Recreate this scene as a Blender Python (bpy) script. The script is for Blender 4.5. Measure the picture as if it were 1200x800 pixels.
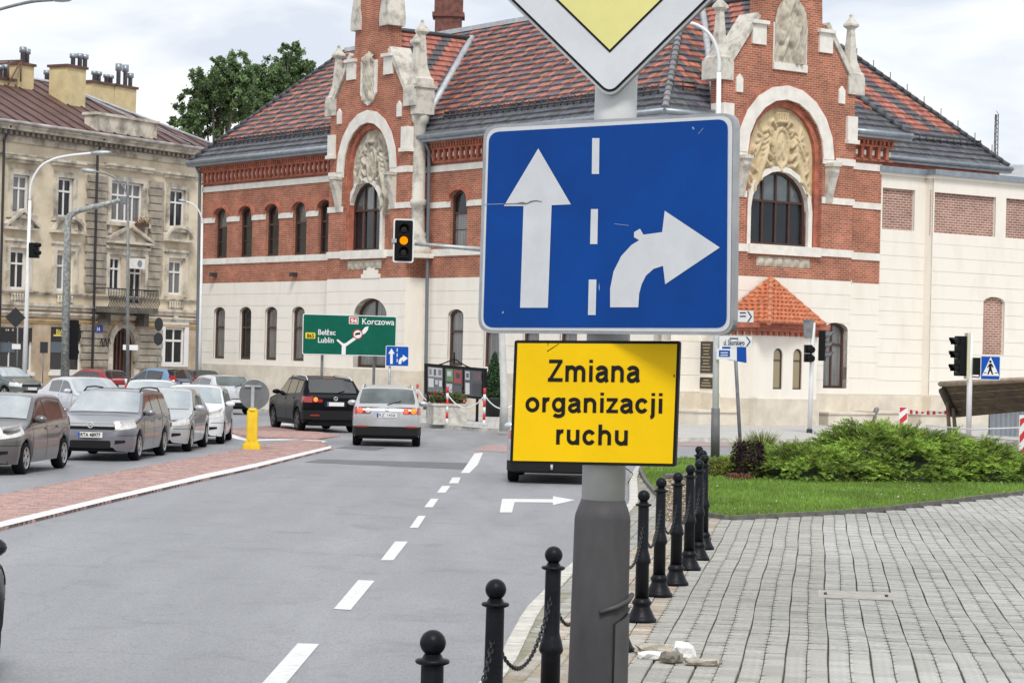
import bpy, bmesh, math, random
import numpy as np
from mathutils import Vector, Matrix
from mathutils.geometry import tessellate_polygon
PI = math.pi
R = math.radians
random.seed(7)
rng = np.random.default_rng(7)
for o in list(bpy.data.objects):
    bpy.data.objects.remove(o)
scene = bpy.context.scene
C = scene.collection

# ------------------------------------------------------------------ camera
FPX, CAMZ, TILT, ROLL = 2762.0, 2.4, math.atan(18 / 2762.0), R(1.38)
_F = Vector((0, math.cos(TILT), math.sin(TILT)))
_U0 = Vector((0, -math.sin(TILT), math.cos(TILT)))
_R0 = Vector((1, 0, 0))
_RV = _R0 * math.cos(ROLL) + _U0 * math.sin(ROLL)
_UV = -_R0 * math.sin(ROLL) + _U0 * math.cos(ROLL)
CAM = Vector((0, 0, CAMZ))
cam_data = bpy.data.cameras.new('camera')
cam = bpy.data.objects.new('camera', cam_data)
C.objects.link(cam)
cam.matrix_world = Matrix(((_RV.x, _UV.x, -_F.x, 0), (_RV.y, _UV.y, -_F.y, 0), (_RV.z, _UV.z, -_F.z, CAMZ), (0, 0, 0, 1)))
cam_data.sensor_width = 36
cam_data.lens = 36 * FPX / 1200
cam_data.clip_end = 5000
cam_data.clip_start = 0.1
scene.camera = cam

# ------------------------------------------------------------------ sky, sun, exposure (overcast day)
SUN_EL, SUN_AZ = R(50), R(175)          # azimuth measured clockwise from +Y: behind the camera, to its right
world = bpy.data.worlds.new('World')
scene.world = world
world.use_nodes = True
wn, wl = world.node_tree.nodes, world.node_tree.links
bg = wn['Background']
sky = wn.new('ShaderNodeTexSky')
sky.sky_type = 'NISHITA'
sky.sun_disc = False
sky.sun_elevation = SUN_EL
sky.sun_rotation = SUN_AZ
sky.dust_density = 3
tc = wn.new('ShaderNodeTexCoord')
mp = wn.new('ShaderNodeMapping'); mp.inputs['Scale'].default_value = (1, 1, 2.6)
wl.new(tc.outputs['Generated'], mp.inputs['Vector'])
nz = wn.new('ShaderNodeTexNoise'); nz.inputs['Scale'].default_value = 8.5; nz.inputs['Detail'].default_value = 6
nz.inputs['Roughness'].default_value = 0.5; nz.inputs['Distortion'].default_value = 0.4
wl.new(mp.outputs[0], nz.inputs['Vector'])
cr = wn.new('ShaderNodeValToRGB')
cr.color_ramp.elements[0].position = 0.38; cr.color_ramp.elements[0].color = (5.1, 5.5, 6.15, 1)
cr.color_ramp.elements[1].position = 0.60; cr.color_ramp.elements[1].color = (7.7, 7.75, 7.8, 1)
wl.new(nz.outputs['Fac'], cr.inputs[0])
mx = wn.new('ShaderNodeMix'); mx.data_type = 'RGBA'; mx.inputs[0].default_value = 0.93
wl.new(sky.outputs[0], mx.inputs[6]); wl.new(cr.outputs[0], mx.inputs[7])
wl.new(mx.outputs[2], bg.inputs['Color'])
bg.inputs['Strength'].default_value = 0.10
sun_data = bpy.data.lights.new('sun', 'SUN')
sun_data.energy = 1.5
sun_data.angle = R(14)
sun_data.color = (1.0, 0.97, 0.92)
sun = bpy.data.objects.new('sun', sun_data)
C.objects.link(sun)
_sd = Vector((math.sin(SUN_AZ) * math.cos(SUN_EL), math.cos(SUN_AZ) * math.cos(SUN_EL), math.sin(SUN_EL)))
sun.rotation_euler = _sd.to_track_quat('Z', 'Y').to_euler()
sun.location = (0, -20, 40)
scene.view_settings.view_transform = 'Standard'
scene.view_settings.look = 'None'
scene.view_settings.gamma = 1
scene.view_settings.exposure = 0.60
scene.render.engine = 'CYCLES'

# ------------------------------------------------------------------ pixels -> directions
def ray(px, py):
    a, b = (px - 600) / FPX, (400 - py) / FPX
    return _F + _RV * a + _UV * b
def G(px, py, z=0.0):
    d = ray(px, py)
    return CAM + d * ((z - CAMZ) / d.z)
def D(px, py, y):
    d = ray(px, py)
    return CAM + d * (y / d.y)
class Plane:
    """vertical plane: s along u, z up, n outward"""
    def __init__(self, org, u, n):
        self.o, self.u, self.n = Vector(org), Vector(u).normalized(), Vector(n).normalized()
    def pt(self, s, z, off=0.0):
        return self.o + self.u * s + self.n * off + Vector((0, 0, z))
    def inv(self, px, py, off=0.0):
        d = ray(px, py)
        o = self.o + self.n * off
        t = (o - CAM).dot(self.n) / d.dot(self.n)
        p = CAM + d * t
        return (p - o).dot(self.u), p.z - self.o.z
    def S(self, px, py=400, off=0.0): return self.inv(px, py, off)[0]
    def Z(self, px, py, off=0.0): return self.inv(px, py, off)[1]
    def rect(self, x0, y0, x1, y1, off=0.0):
        xm, ym = (x0 + x1) / 2, (y0 + y1) / 2
        a, b = self.S(x0, ym, off), self.S(x1, ym, off)
        return min(a, b), max(a, b), self.Z(xm, y1, off), self.Z(xm, y0, off)
    def mat(self, off=0.0):
        o = self.o + self.n * off
        return Matrix(((self.u.x, self.n.x, 0, o.x), (self.u.y, self.n.y, 0, o.y), (0, 0, 1, o.z), (0, 0, 0, 1)))   # local (s, n, z)

# ------------------------------------------------------------------ materials
MATS = {}
def _new(name):
    m = bpy.data.materials.new(name); m.use_nodes = True
    MATS[name] = m
    return m, m.node_tree.nodes, m.node_tree.links, m.node_tree.nodes['Principled BSDF']
def rgb(h):
    """sRGB hex -> linear"""
    v = [int(h[i:i + 2], 16) / 255 for i in (0, 2, 4)]
    return tuple(c / 12.92 if c <= .04045 else ((c + .055) / 1.055) ** 2.4 for c in v)
def M(name, col=(.5, .5, .5), rough=.6, metal=0.0, var=.0, scale=3.0, bump=0.0, bscale=20.0, spec=.5, col2=None, coat=0.0, emit=None, estr=0.0, detail=5, stretch=None, coord='Object', ramp=(.35, .65)):
    if name in MATS: return MATS[name]
    m, n, l, b = _new(name)
    b.inputs['Roughness'].default_value = rough
    b.inputs['Metallic'].default_value = metal
    b.inputs['Specular IOR Level'].default_value = spec
    b.inputs['Coat Weight'].default_value = coat
    b.inputs['Coat Roughness'].default_value = .05
    b.inputs['Base Color'].default_value = (*col, 1)
    if emit:
        b.inputs['Emission Color'].default_value = (*emit, 1); b.inputs['Emission Strength'].default_value = estr
    t = n.new('ShaderNodeTexCoord'); src = t.outputs[coord]
    if stretch:
        mpn = n.new('ShaderNodeMapping'); mpn.inputs['Scale'].default_value = stretch
        l.new(src, mpn.inputs[0]); src = mpn.outputs[0]
    if var or col2:
        c2 = col2 or tuple(max(0, c * (1 - var)) for c in col)
        c1 = col if col2 else tuple(min(1, c * (1 + var)) for c in col)
        t1 = n.new('ShaderNodeTexNoise'); t1.inputs['Scale'].default_value = scale; t1.inputs['Detail'].default_value = detail; t1.inputs['Roughness'].default_value = .62
        l.new(src, t1.inputs['Vector'])
        r1 = n.new('ShaderNodeValToRGB')
        r1.color_ramp.elements[0].position = ramp[0]; r1.color_ramp.elements[0].color = (*c2, 1)
        r1.color_ramp.elements[1].position = ramp[1]; r1.color_ramp.elements[1].color = (*c1, 1)
        l.new(t1.outputs['Fac'], r1.inputs[0]); l.new(r1.outputs[0], b.inputs['Base Color'])
    if bump:
        t2 = n.new('ShaderNodeTexNoise'); t2.inputs['Scale'].default_value = bscale; t2.inputs['Detail'].default_value = 4
        l.new(src, t2.inputs['Vector'])
        bp = n.new('ShaderNodeBump'); bp.inputs['Strength'].default_value = bump; bp.inputs['Distance'].default_value = .02
        l.new(t2.outputs['Fac'], bp.inputs['Height']); l.new(bp.outputs[0], b.inputs['Normal'])
    return m
def M_brick(name, c1, c2, mortar, bw=.26, bh=.077, ms=.012, var=.5):
    m, n, l, b = _new(name)
    uv = n.new('ShaderNodeUVMap')
    br = n.new('ShaderNodeTexBrick')
    br.inputs['Color1'].default_value = (*c1, 1); br.inputs['Color2'].default_value = (*c2, 1); br.inputs['Mortar'].default_value = (*mortar, 1)
    br.inputs['Scale'].default_value = 1; br.inputs['Brick Width'].default_value = bw; br.inputs['Row Height'].default_value = bh
    br.inputs['Mortar Size'].default_value = ms; br.inputs['Bias'].default_value = -.1; br.inputs['Mortar Smooth'].default_value = .2
    l.new(uv.outputs[0], br.inputs['Vector'])
    ns = n.new('ShaderNodeTexNoise'); ns.inputs['Scale'].default_value = .9; ns.inputs['Detail'].default_value = 7; ns.inputs['Roughness'].default_value = .7
    l.new(uv.outputs[0], ns.inputs['Vector'])
    rp = n.new('ShaderNodeValToRGB'); rp.color_ramp.elements[0].position = .3; rp.color_ramp.elements[0].color = (1 - var, 1 - var, 1 - var, 1)
    rp.color_ramp.elements[1].position = .7; rp.color_ramp.elements[1].color = (1 + var * .55, 1 + var * .45, 1 + var * .4, 1)
    l.new(ns.outputs['Fac'], rp.inputs[0])
    mxx = n.new('ShaderNodeMix'); mxx.data_type = 'RGBA'; mxx.blend_type = 'MULTIPLY'; mxx.inputs[0].default_value = 1
    l.new(br.outputs['Color'], mxx.inputs[6]); l.new(rp.outputs[0], mxx.inputs[7]); l.new(mxx.outputs[2], b.inputs['Base Color'])
    bp = n.new('ShaderNodeBump'); bp.inputs['Strength'].default_value = .6; bp.inputs['Distance'].default_value = .01; bp.invert = True
    l.new(br.outputs['Fac'], bp.inputs['Height']); l.new(bp.outputs[0], b.inputs['Normal'])
    b.inputs['Roughness'].default_value = .85; b.inputs['Specular IOR Level'].default_value = .25
    return m
def M_attr(name, rough=.7, attr='col', var=.15, scale=8.0, spec=.4, transl=0.0, noise3=None):
    """colour from a per-corner colour attribute of the pieces, with fine grain"""
    m, n, l, b = _new(name)
    a = n.new('ShaderNodeAttribute'); a.attribute_name = attr
    t = n.new('ShaderNodeTexCoord')
    ns = n.new('ShaderNodeTexNoise'); ns.inputs['Scale'].default_value = scale; ns.inputs['Detail'].default_value = 5
    l.new(t.outputs['Object'], ns.inputs['Vector'])
    rp = n.new('ShaderNodeValToRGB'); rp.color_ramp.elements[0].position = .3; rp.color_ramp.elements[0].color = (1 - var,) * 3 + (1,)
    rp.color_ramp.elements[1].position = .7; rp.color_ramp.elements[1].color = (1 + var,) * 3 + (1,)
    l.new(ns.outputs['Fac'], rp.inputs[0])
    mxx = n.new('ShaderNodeMix'); mxx.data_type = 'RGBA'; mxx.blend_type = 'MULTIPLY'; mxx.inputs[0].default_value = 1
    l.new(a.outputs['Color'], mxx.inputs[6]); l.new(rp.outputs[0], mxx.inputs[7]); l.new(mxx.outputs[2], b.inputs['Base Color'])
    b.inputs['Roughness'].default_value = rough; b.inputs['Specular IOR Level'].default_value = spec
    if transl:
        tr = n.new('ShaderNodeBsdfTranslucent'); l.new(mxx.outputs[2], tr.inputs[0])
        ms = n.new('ShaderNodeMixShader'); ms.inputs[0].default_value = transl
        l.new(b.outputs[0], ms.inputs[1]); l.new(tr.outputs[0], ms.inputs[2])
        l.new(ms.outputs[0], n['Material Output'].inputs[0])
    return m

# ------------------------------------------------------------------ mesh builder
class MB:
    def __init__(self, xf=None):
        self.v, self.f, self.uv, self.col, self.smooth = [], [], {}, {}, []
        self.xf = xf
    def add(self, verts, faces, uvs=None, col=None, smooth=False):
        k = len(self.v)
        for p in verts:
            p = Vector(p)
            self.v.append(self.xf @ p if self.xf else p)
        for f in faces:
            if uvs is not None: self.uv[len(self.f)] = [uvs[i] for i in f]
            if col is not None: self.col[len(self.f)] = col
            self.smooth.append(smooth)
            self.f.append([k + i for i in f])
    def box(self, x0, x1, y0, y1, z0, z1, col=None, m=None):
        vs = [Vector((x, y, z)) for z in (z0, z1) for y in (y0, y1) for x in (x0, x1)]
        if m is not None: vs = [m @ p for p in vs]
        uvs = [(p.x, p.z) if True else 0 for p in vs]
        self.add(vs, [(0, 2, 3, 1), (4, 5, 7, 6), (0, 1, 5, 4), (2, 6, 7, 3), (0, 4, 6, 2), (1, 3, 7, 5)], None, col)
        return self
    def prism(self, pts, a, b, axis='y', col=None, m=None, smooth=False):
        """polygon of 2-D points extruded between a and b along axis; other two axes take the points"""
        def mk(p, h):
            if axis == 'y': q = Vector((p[0], h, p[1]))
            elif axis == 'z': q = Vector((p[0], p[1], h))
            else: q = Vector((h, p[0], p[1]))
            return m @ q if m is not None else q
        n = len(pts)
        vs = [mk(p, a) for p in pts] + [mk(p, b) for p in pts]
        tri = tessellate_polygon([[Vector((p[0], p[1], 0)) for p in pts]]) if n > 4 else None
        fs = []
        if tri:
            fs += [tuple(t) for t in tri] + [tuple(i + n for i in t) for t in tri]
        else:
            fs += [tuple(range(n)), tuple(range(n, 2 * n))]
        fs += [(i, (i + 1) % n, n + (i + 1) % n, n + i) for i in range(n)]
        self.add(vs, fs, None, col, smooth)
        return self
    def tube(self, path, r, seg=8, caps=True, col=None, smooth=True):
        path = [Vector(p) for p in path]
        n = len(path)
        rs = r if isinstance(r, (list, tuple)) else [r] * n
        vs = []
        up = Vector((0, 0, 1))
        prev = None
        for i, p in enumerate(path):
            t = (path[min(i + 1, n - 1)] - path[max(i - 1, 0)]).normalized()
            if prev is None:
                a = t.cross(up)
                if a.length < .05: a = t.cross(Vector((1, 0, 0)))
            else:
                a = prev - t * prev.dot(t)
            a.normalize(); prev = a
            b = t.cross(a)
            for k in range(seg):
                th = 2 * PI * k / seg
                vs.append(p + (a * math.cos(th) + b * math.sin(th)) * rs[i])
        fs = []
        for i in range(n - 1):
            for k in range(seg):
                k2 = (k + 1) % seg
                fs.append((i * seg + k, i * seg + k2, (i + 1) * seg + k2, (i + 1) * seg + k))
        self.add(vs, fs, None, col, smooth)
        if caps:
            self.add([vs[k] for k in range(seg)], [tuple(range(seg))], None, col)
            self.add([vs[(n - 1) * seg + k] for k in range(seg)], [tuple(range(seg))], None, col)
        return self
    def lathe(self, prof, seg=16, m=None, col=None, smooth=True):
        """profile of (r, z) turned round z"""
        vs = []
        for r, z in prof:
            for k in range(seg):
                th = 2 * PI * k / seg
                q = Vector((r * math.cos(th), r * math.sin(th), z))
                vs.append(m @ q if m is not None else q)
        fs = []
        for i in range(len(prof) - 1):
            for k in range(seg):
                k2 = (k + 1) % seg
                fs.append((i * seg + k, i * seg + k2, (i + 1) * seg + k2, (i + 1) * seg + k))
        self.add(vs, fs, None, col, smooth)
        n = len(prof)
        self.add([vs[k] for k in range(seg)], [tuple(range(seg))], None, col)
        self.add([vs[(n - 1) * seg + k] for k in range(seg)], [tuple(range(seg))], None, col)
        return self
    def grid(self, fn, nu, nv, col=None, smooth=True, uvfn=None):
        vs = [fn(i / nu, j / nv) for j in range(nv + 1) for i in range(nu + 1)]
        uvs = [uvfn(i / nu, j / nv) for j in range(nv + 1) for i in range(nu + 1)] if uvfn else None
        fs = [(j * (nu + 1) + i, j * (nu + 1) + i + 1, (j + 1) * (nu + 1) + i + 1, (j + 1) * (nu + 1) + i) for j in range(nv) for i in range(nu)]
        self.add(vs, fs, uvs, col, smooth)
        return self
    def mesh(self, name, mat, fix=True):
        me = bpy.data.meshes.new(name)
        me.from_pydata([tuple(p) for p in self.v], [], self.f)
        if self.uv:
            ul = me.uv_layers.new(name='UVMap')
            for i, p in enumerate(me.polygons):
                if i in self.uv:
                    for li, uvv in zip(p.loop_indices, self.uv[i]): ul.data[li].uv = uvv
        if self.col:
            ca = me.color_attributes.new('col', 'FLOAT_COLOR', 'CORNER')
            for i, p in enumerate(me.polygons):
                c = self.col.get(i, (1, 1, 1))
                for li in p.loop_indices: ca.data[li].color = (*c[:3], 1)
        me.polygons.foreach_set('use_smooth', self.smooth)
        if fix:
            bm = bmesh.new(); bm.from_mesh(me)
            bmesh.ops.remove_doubles(bm, verts=bm.verts, dist=1e-5)
            bmesh.ops.recalc_face_normals(bm, faces=bm.faces)
            bm.to_mesh(me); bm.free()
        if mat is not None: me.materials.append(mat)
        return me
    def build_loose(self, name, mat, parent=None, **kw):
        """one object for each connected piece"""
        me = self.mesh(name, mat)
        par = list(range(len(me.vertices)))
        def fd(i):
            while par[i] != i: par[i] = par[par[i]]; i = par[i]
            return i
        for e in me.edges:
            a, c = fd(e.vertices[0]), fd(e.vertices[1])
            if a != c: par[a] = c
        groups = {}
        for p in me.polygons: groups.setdefault(fd(p.vertices[0]), []).append(p)
        if len(groups) == 1: return obj(name, me, parent, **kw)
        uvl = me.uv_layers[0].data if me.uv_layers else None
        for ps in groups.values():
            b = MB(); idx = {}
            for p in ps:
                for i in p.vertices:
                    if i not in idx: idx[i] = len(b.v); b.v.append(me.vertices[i].co.copy())
            for p in ps:
                if uvl: b.uv[len(b.f)] = [tuple(uvl[li].uv) for li in p.loop_indices]
                b.smooth.append(False); b.f.append([idx[i] for i in p.vertices])
            b.build(name, mat, parent, **kw)
        bpy.data.meshes.remove(me)
    def build(self, name, mat, parent=None, fix=True, **kw):
        return obj(name, self.mesh(name, mat, fix), parent, **kw)

def obj(name, me, parent=None, label=None, cat=None, group=None, kind=None, loc=None):
    o = bpy.data.objects.new(name, me)
    C.objects.link(o)
    if parent is not None: o.parent = parent
    if loc is not None: o.location = loc
    tag(o, label, cat, group, kind)
    return o
def tag(o, label=None, cat=None, group=None, kind=None):
    if label: o['label'] = label
    if cat: o['category'] = cat
    if group: o['group'] = group
    if kind: o['kind'] = kind
    return o
def thing(name, label, cat, loc=(0, 0, 0), rz=0.0, group=None):
    o = bpy.data.objects.new(name, None)
    C.objects.link(o)
    o.location = loc; o.rotation_euler = (0, 0, rz); o.empty_display_size = .2
    tag(o, label, cat, group)
    return o
def copy_tree(o, parent=None):
    c = o.copy(); C.objects.link(c)
    if parent is not None: c.parent = parent
    for ch in list(o.children): copy_tree(ch, c)
    return c
def rel(root):
    """world -> local of a root empty"""
    return Matrix.LocRotScale(root.location, root.rotation_euler, None).inverted()
def np_mesh(name, verts, faces, mat, cols=None, smooth=False):
    """big meshes: verts (n,3), faces (m,k)"""
    me = bpy.data.meshes.new(name)
    verts = np.asarray(verts, np.float32); faces = np.asarray(faces, np.int32)
    m, k = faces.shape
    me.vertices.add(len(verts)); me.vertices.foreach_set('co', verts.ravel())
    me.loops.add(m * k); me.loops.foreach_set('vertex_index', faces.ravel())
    me.polygons.add(m); me.polygons.foreach_set('loop_start', np.arange(0, m * k, k, dtype=np.int32))
    try: me.polygons.foreach_set('loop_total', np.full(m, k, np.int32))
    except Exception: pass
    me.polygons.foreach_set('use_smooth', np.full(m, smooth))
    if cols is not None:
        ca = me.color_attributes.new('col', 'FLOAT_COLOR', 'POINT')
        cc = np.ones((len(verts), 4), np.float32); cc[:, :3] = cols
        ca.data.foreach_set('color', cc.ravel())
    me.update(calc_edges=True); me.validate()
    if mat: me.materials.append(mat)
    return me
_font_cache = {}
def text_mesh(s, offset=0.0, extrude=.0):
    cu = bpy.data.curves.new('txt', 'FONT')
    cu.body = s; cu.size = 1; cu.offset = offset; cu.extrude = extrude; cu.resolution_u = 4
    o = bpy.data.objects.new('txt', cu); C.objects.link(o)
    dg = bpy.context.evaluated_depsgraph_get()
    me = bpy.data.meshes.new_from_object(o.evaluated_get(dg))
    bpy.data.objects.remove(o); bpy.data.curves.remove(cu)
    return me
def text_on(s, org, u, v, n, mat, parent, width=None, height=None, bold=.0, name='lettering', thick=.002, sq=1.0):
    """letters lying on a surface: org = left end of the baseline (parent space), u along, v up, n outward"""
    me = text_mesh(s, bold, 0)
    xs = np.empty(len(me.vertices) * 3, np.float32); me.vertices.foreach_get('co', xs); xs = xs.reshape(-1, 3)
    x0, x1 = xs[:, 0].min(), xs[:, 0].max(); y1 = xs[:, 1].max()
    k = width / (x1 - x0) if width else height / y1
    ky = height / y1 if (height and width) else k * sq
    u, v, n, org = Vector(u), Vector(v), Vector(n), Vector(org)
    out = [org + u * ((p[0] - x0) * k) + v * (p[1] * ky) + n * thick for p in xs]
    me.vertices.foreach_set('co', np.array([tuple(p) for p in out], np.float32).ravel())
    me.materials.clear(); me.materials.append(mat); me.name = name
    me.update()
    return obj(name, me, parent)

# ---- bold grotesque letters drawn from strokes (for the big lettering)
SW = .190; XH = .735; _h = SW / 2
def _arc(cx, cy, rx, ry, a0, a1, n=12): return [(cx + rx * math.cos(R(a0 + (a1 - a0) * k / n)), cy + ry * math.sin(R(a0 + (a1 - a0) * k / n))) for k in range(n + 1)]
def _arch(x0, x1): 
    m = (x0 + x1) / 2; return _arc(m, .43, (x1 - x0) / 2, XH - _h - .43 + .012, 180, 0, 16) + [(x1, 0)]
GL = {
 'n': (.85, [[(.19, 0), (.19, XH)], _arch(.19, .66)]), 'h': (.85, [[(.19, 0), (.19, 1)], _arch(.19, .66)]),
 'm': (1.24, [[(.185, 0), (.185, XH)], _arch(.185, .62), _arch(.62, 1.055)]),
 'u': (.85, [[(.66, 0), (.66, XH)], [(.19, XH)] + _arc(.425, .31, .235, .31 - _h + .012, 180, 360, 16)]),
 'r': (.545, [[(.19, 0), (.19, XH)], _arc(.42, .38, .23, XH - .38 - _h + .01, 180, 78, 10)]),
 'i': (.388, [[(.194, 0), (.194, XH)], [(.194, .86), (.194, 1.0)]]),
 'j': (.388, [[(.20, XH), (.20, -.07)] + _arc(.06, -.07, .14, .12, 0, -85, 6)[1:], [(.20, .86), (.20, 1.0)]]),
 'o': (.85, [_arc(.425, XH / 2, .425 - .055 - _h, XH / 2 - _h + .012, 0, 360, 28)]),
 'c': (.775, [_arc(.40, XH / 2, .40 - .055 - _h, XH / 2 - _h + .012, 32, 328, 24)]),
 'g': (.85, [_arc(.40, XH / 2 + .005, .40 - .055 - _h, XH / 2 - _h + .005, 0, 360, 26), [(.66, XH), (.66, -.04)] + _arc(.40, -.03, .26, .155, 0, -150, 12)[1:]]),
 'a': (.775, [_arc(.365, .50, .235, XH - .50 - _h + .012, 165, 0, 12) + [(.60, .16), (.66, 0)], [(.60, .43), (.42, .40)] + _arc(.33, .215, .185, .155, 110, 290, 12) + [(.46, .10), (.60, .21)]]),
 'z': (.70, [[(.05, XH - .08), (.62, XH - .08)], [(.53, XH - .10), (.15, .10)], [(.04, .08), (.65, .08)]]),
 'Z': (.85, [[(.07, .915), (.78, .915)], [(.68, .88), (.16, .12)], [(.03, .085), (.81, .085)]]),
}
def stroke_text(s):
    """list of strokes as (left side points, right side points), total width"""
    x = 0; out = []
    for ch in s:
        adv, st = GL[ch]
        for path in st:
            w = _h * (.86 if ch in 'zZ' else 1.0); n = len(path); closed = math.hypot(path[0][0] - path[-1][0], path[0][1] - path[-1][1]) < 1e-6
            Lp, Rp = [], []
            for i, p in enumerate(path):
                a = path[i - 1] if i > 0 else (path[-2] if closed else path[0]); c = path[i + 1] if i < n - 1 else (path[1] if closed else path[-1])
                d1 = Vector((p[0] - a[0], p[1] - a[1])); d2 = Vector((c[0] - p[0], c[1] - p[1]))
                if d1.length < 1e-6: d1 = d2
                if d2.length < 1e-6: d2 = d1
                d1.normalize(); d2.normalize(); t = (d1 + d2).normalized(); nn = Vector((-t.y, t.x)); k = w / max(.5, nn.dot(Vector((-d1.y, d1.x))))
                Lp.append((x + p[0] + nn.x * k, p[1] + nn.y * k)); Rp.append((x + p[0] - nn.x * k, p[1] - nn.y * k))
            out.append((Lp, Rp))
        x += adv
    return out, x
def stroke_on(s, org, u, v, n, mat, parent, width, height):
    st, tot = stroke_text(s)
    xs = [p[0] for L, Rr in st for p in L + Rr]; x0, x1 = min(xs), max(xs); k = width / (x1 - x0); b = MB()
    for j, (L, Rr) in enumerate(st):
        m = len(L); V = [org + u * ((p[0] - x0) * k) + v * (p[1] * height) + n * (.0004 * (j % 3)) for p in L + Rr]
        b.add(V, [(i, i + 1, m + i + 1, m + i) for i in range(m - 1)])
    return b.build('lettering', mat, parent, fix=False)
# ================================================================== ground, road, pavements
PV = .12                                   # pavement level
def poly_obj(name, pts, z, mat, parent=None, kind='structure', thick=None, **kw):
    """flat polygon of (x, y) points; with thick also an edge going down"""
    b = MB()
    vv = [Vector((p[0], p[1], 0)) for p in pts]
    tri = tessellate_polygon([vv])
    n = len(pts)
    b.add([(p[0], p[1], z) for p in pts], [tuple(t) for t in tri], [(p[0], p[1]) for p in pts])
    if thick:
        b.add([(p[0], p[1], z) for p in pts] + [(p[0], p[1], z - thick) for p in pts], [(i, (i + 1) % n, n + (i + 1) % n, n + i) for i in range(n)])
    o = b.build(name, mat, parent, **kw)
    if kind: o['kind'] = kind
    return o
def gp(l, z=0.0): return [tuple(G(x, y, z)[:2]) for x, y in l]

def m_asphalt(name, c1, c2, rough=.55):
    m, n, l, b = _new(name)
    t = n.new('ShaderNodeTexCoord')
    a = n.new('ShaderNodeTexNoise'); a.inputs['Scale'].default_value = .35; a.inputs['Detail'].default_value = 6; a.inputs['Roughness'].default_value = .65
    mp2 = n.new('ShaderNodeMapping'); mp2.inputs['Scale'].default_value = (2.2, .35, 1)
    l.new(t.outputs['Object'], mp2.inputs[0]); l.new(mp2.outputs[0], a.inputs['Vector'])
    r = n.new('ShaderNodeValToRGB'); r.color_ramp.elements[0].position = .3; r.color_ramp.elements[0].color = (*c2, 1); r.color_ramp.elements[1].position = .68; r.color_ramp.elements[1].color = (*c1, 1)
    l.new(a.outputs['Fac'], r.inputs[0])
    v = n.new('ShaderNodeTexVoronoi'); v.inputs['Scale'].default_value = 55
    l.new(t.outputs['Object'], v.inputs['Vector'])
    r2 = n.new('ShaderNodeValToRGB'); r2.color_ramp.elements[0].color = (1.25, 1.25, 1.25, 1); r2.color_ramp.elements[1].position = .9; r2.color_ramp.elements[1].color = (.72, .72, .73, 1)
    l.new(v.outputs['Distance'], r2.inputs[0])
    mm = n.new('ShaderNodeMix'); mm.data_type = 'RGBA'; mm.blend_type = 'MULTIPLY'; mm.inputs[0].default_value = 1
    l.new(r.outputs[0], mm.inputs[6]); l.new(r2.outputs[0], mm.inputs[7])
    # fine cracks and old stains
    dn = n.new('ShaderNodeTexNoise'); dn.inputs['Scale'].default_value = 1.5; dn.inputs['Detail'].default_value = 4; l.new(t.outputs['Object'], dn.inputs['Vector'])
    ad = n.new('ShaderNodeMix'); ad.data_type = 'RGBA'; ad.inputs[0].default_value = .35; l.new(t.outputs['Object'], ad.inputs[6]); l.new(dn.outputs['Color'], ad.inputs[7])
    vc = n.new('ShaderNodeTexVoronoi'); vc.feature = 'DISTANCE_TO_EDGE'; vc.inputs['Scale'].default_value = .38; l.new(ad.outputs[2], vc.inputs['Vector'])
    rc = n.new('ShaderNodeValToRGB'); rc.color_ramp.elements[0].position = .002; rc.color_ramp.elements[0].color = (.90, .90, .90, 1); rc.color_ramp.elements[1].position = .008; rc.color_ramp.elements[1].color = (1, 1, 1, 1); l.new(vc.outputs['Distance'], rc.inputs[0])
    sn = n.new('ShaderNodeTexNoise'); sn.inputs['Scale'].default_value = .9; sn.inputs['Detail'].default_value = 8; sn.inputs['Roughness'].default_value = .7; l.new(t.outputs['Object'], sn.inputs['Vector'])
    rs = n.new('ShaderNodeValToRGB'); rs.color_ramp.elements[0].position = .30; rs.color_ramp.elements[0].color = (.78, .78, .78, 1); rs.color_ramp.elements[1].position = .46; rs.color_ramp.elements[1].color = (1, 1, 1, 1); l.new(sn.outputs['Fac'], rs.inputs[0])
    m2 = n.new('ShaderNodeMix'); m2.data_type = 'RGBA'; m2.blend_type = 'MULTIPLY'; m2.inputs[0].default_value = 1; l.new(mm.outputs[2], m2.inputs[6]); l.new(rc.outputs[0], m2.inputs[7])
    m3 = n.new('ShaderNodeMix'); m3.data_type = 'RGBA'; m3.blend_type = 'MULTIPLY'; m3.inputs[0].default_value = 1; l.new(m2.outputs[2], m3.inputs[6]); l.new(rs.outputs[0], m3.inputs[7]); l.new(m3.outputs[2], b.inputs['Base Color'])
    rr = n.new('ShaderNodeMapRange'); rr.inputs[1].default_value = .3; rr.inputs[2].default_value = .7; rr.inputs[3].default_value = rough - .12; rr.inputs[4].default_value = rough + .12
    l.new(a.outputs['Fac'], rr.inputs[0]); l.new(rr.outputs[0], b.inputs['Roughness'])
    bp = n.new('ShaderNodeBump'); bp.inputs['Strength'].default_value = .35; bp.inputs['Distance'].default_value = .006
    l.new(v.outputs['Distance'], bp.inputs['Height']); l.new(bp.outputs[0], b.inputs['Normal'])
    return m
asph = m_asphalt('asphalt', (.315, .32, .335), (.215, .22, .232))
asph_dark = m_asphalt('asphalt_patch', (.15, .155, .168), (.085, .087, .095), .5)
paint = M('road_paint', (.70, .70, .69), .6, col2=(.50, .50, .49), scale=9, ramp=(.25, .5), bump=.1, bscale=60)
soil = M('ground_soil', (.16, .15, .13), .9, var=.2, scale=.5)
joint_m = M('joint_sand', (.10, .095, .07), .95, scale=3, col2=(.06, .075, .03))
conc = M('kerb_concrete', (.52, .50, .45), .85, var=.22, scale=5, bump=.3, bscale=40)
conc_dark = M('kerb_dark', (.13, .125, .11), .9, var=.3, scale=7, bump=.3, bscale=40)

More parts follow.
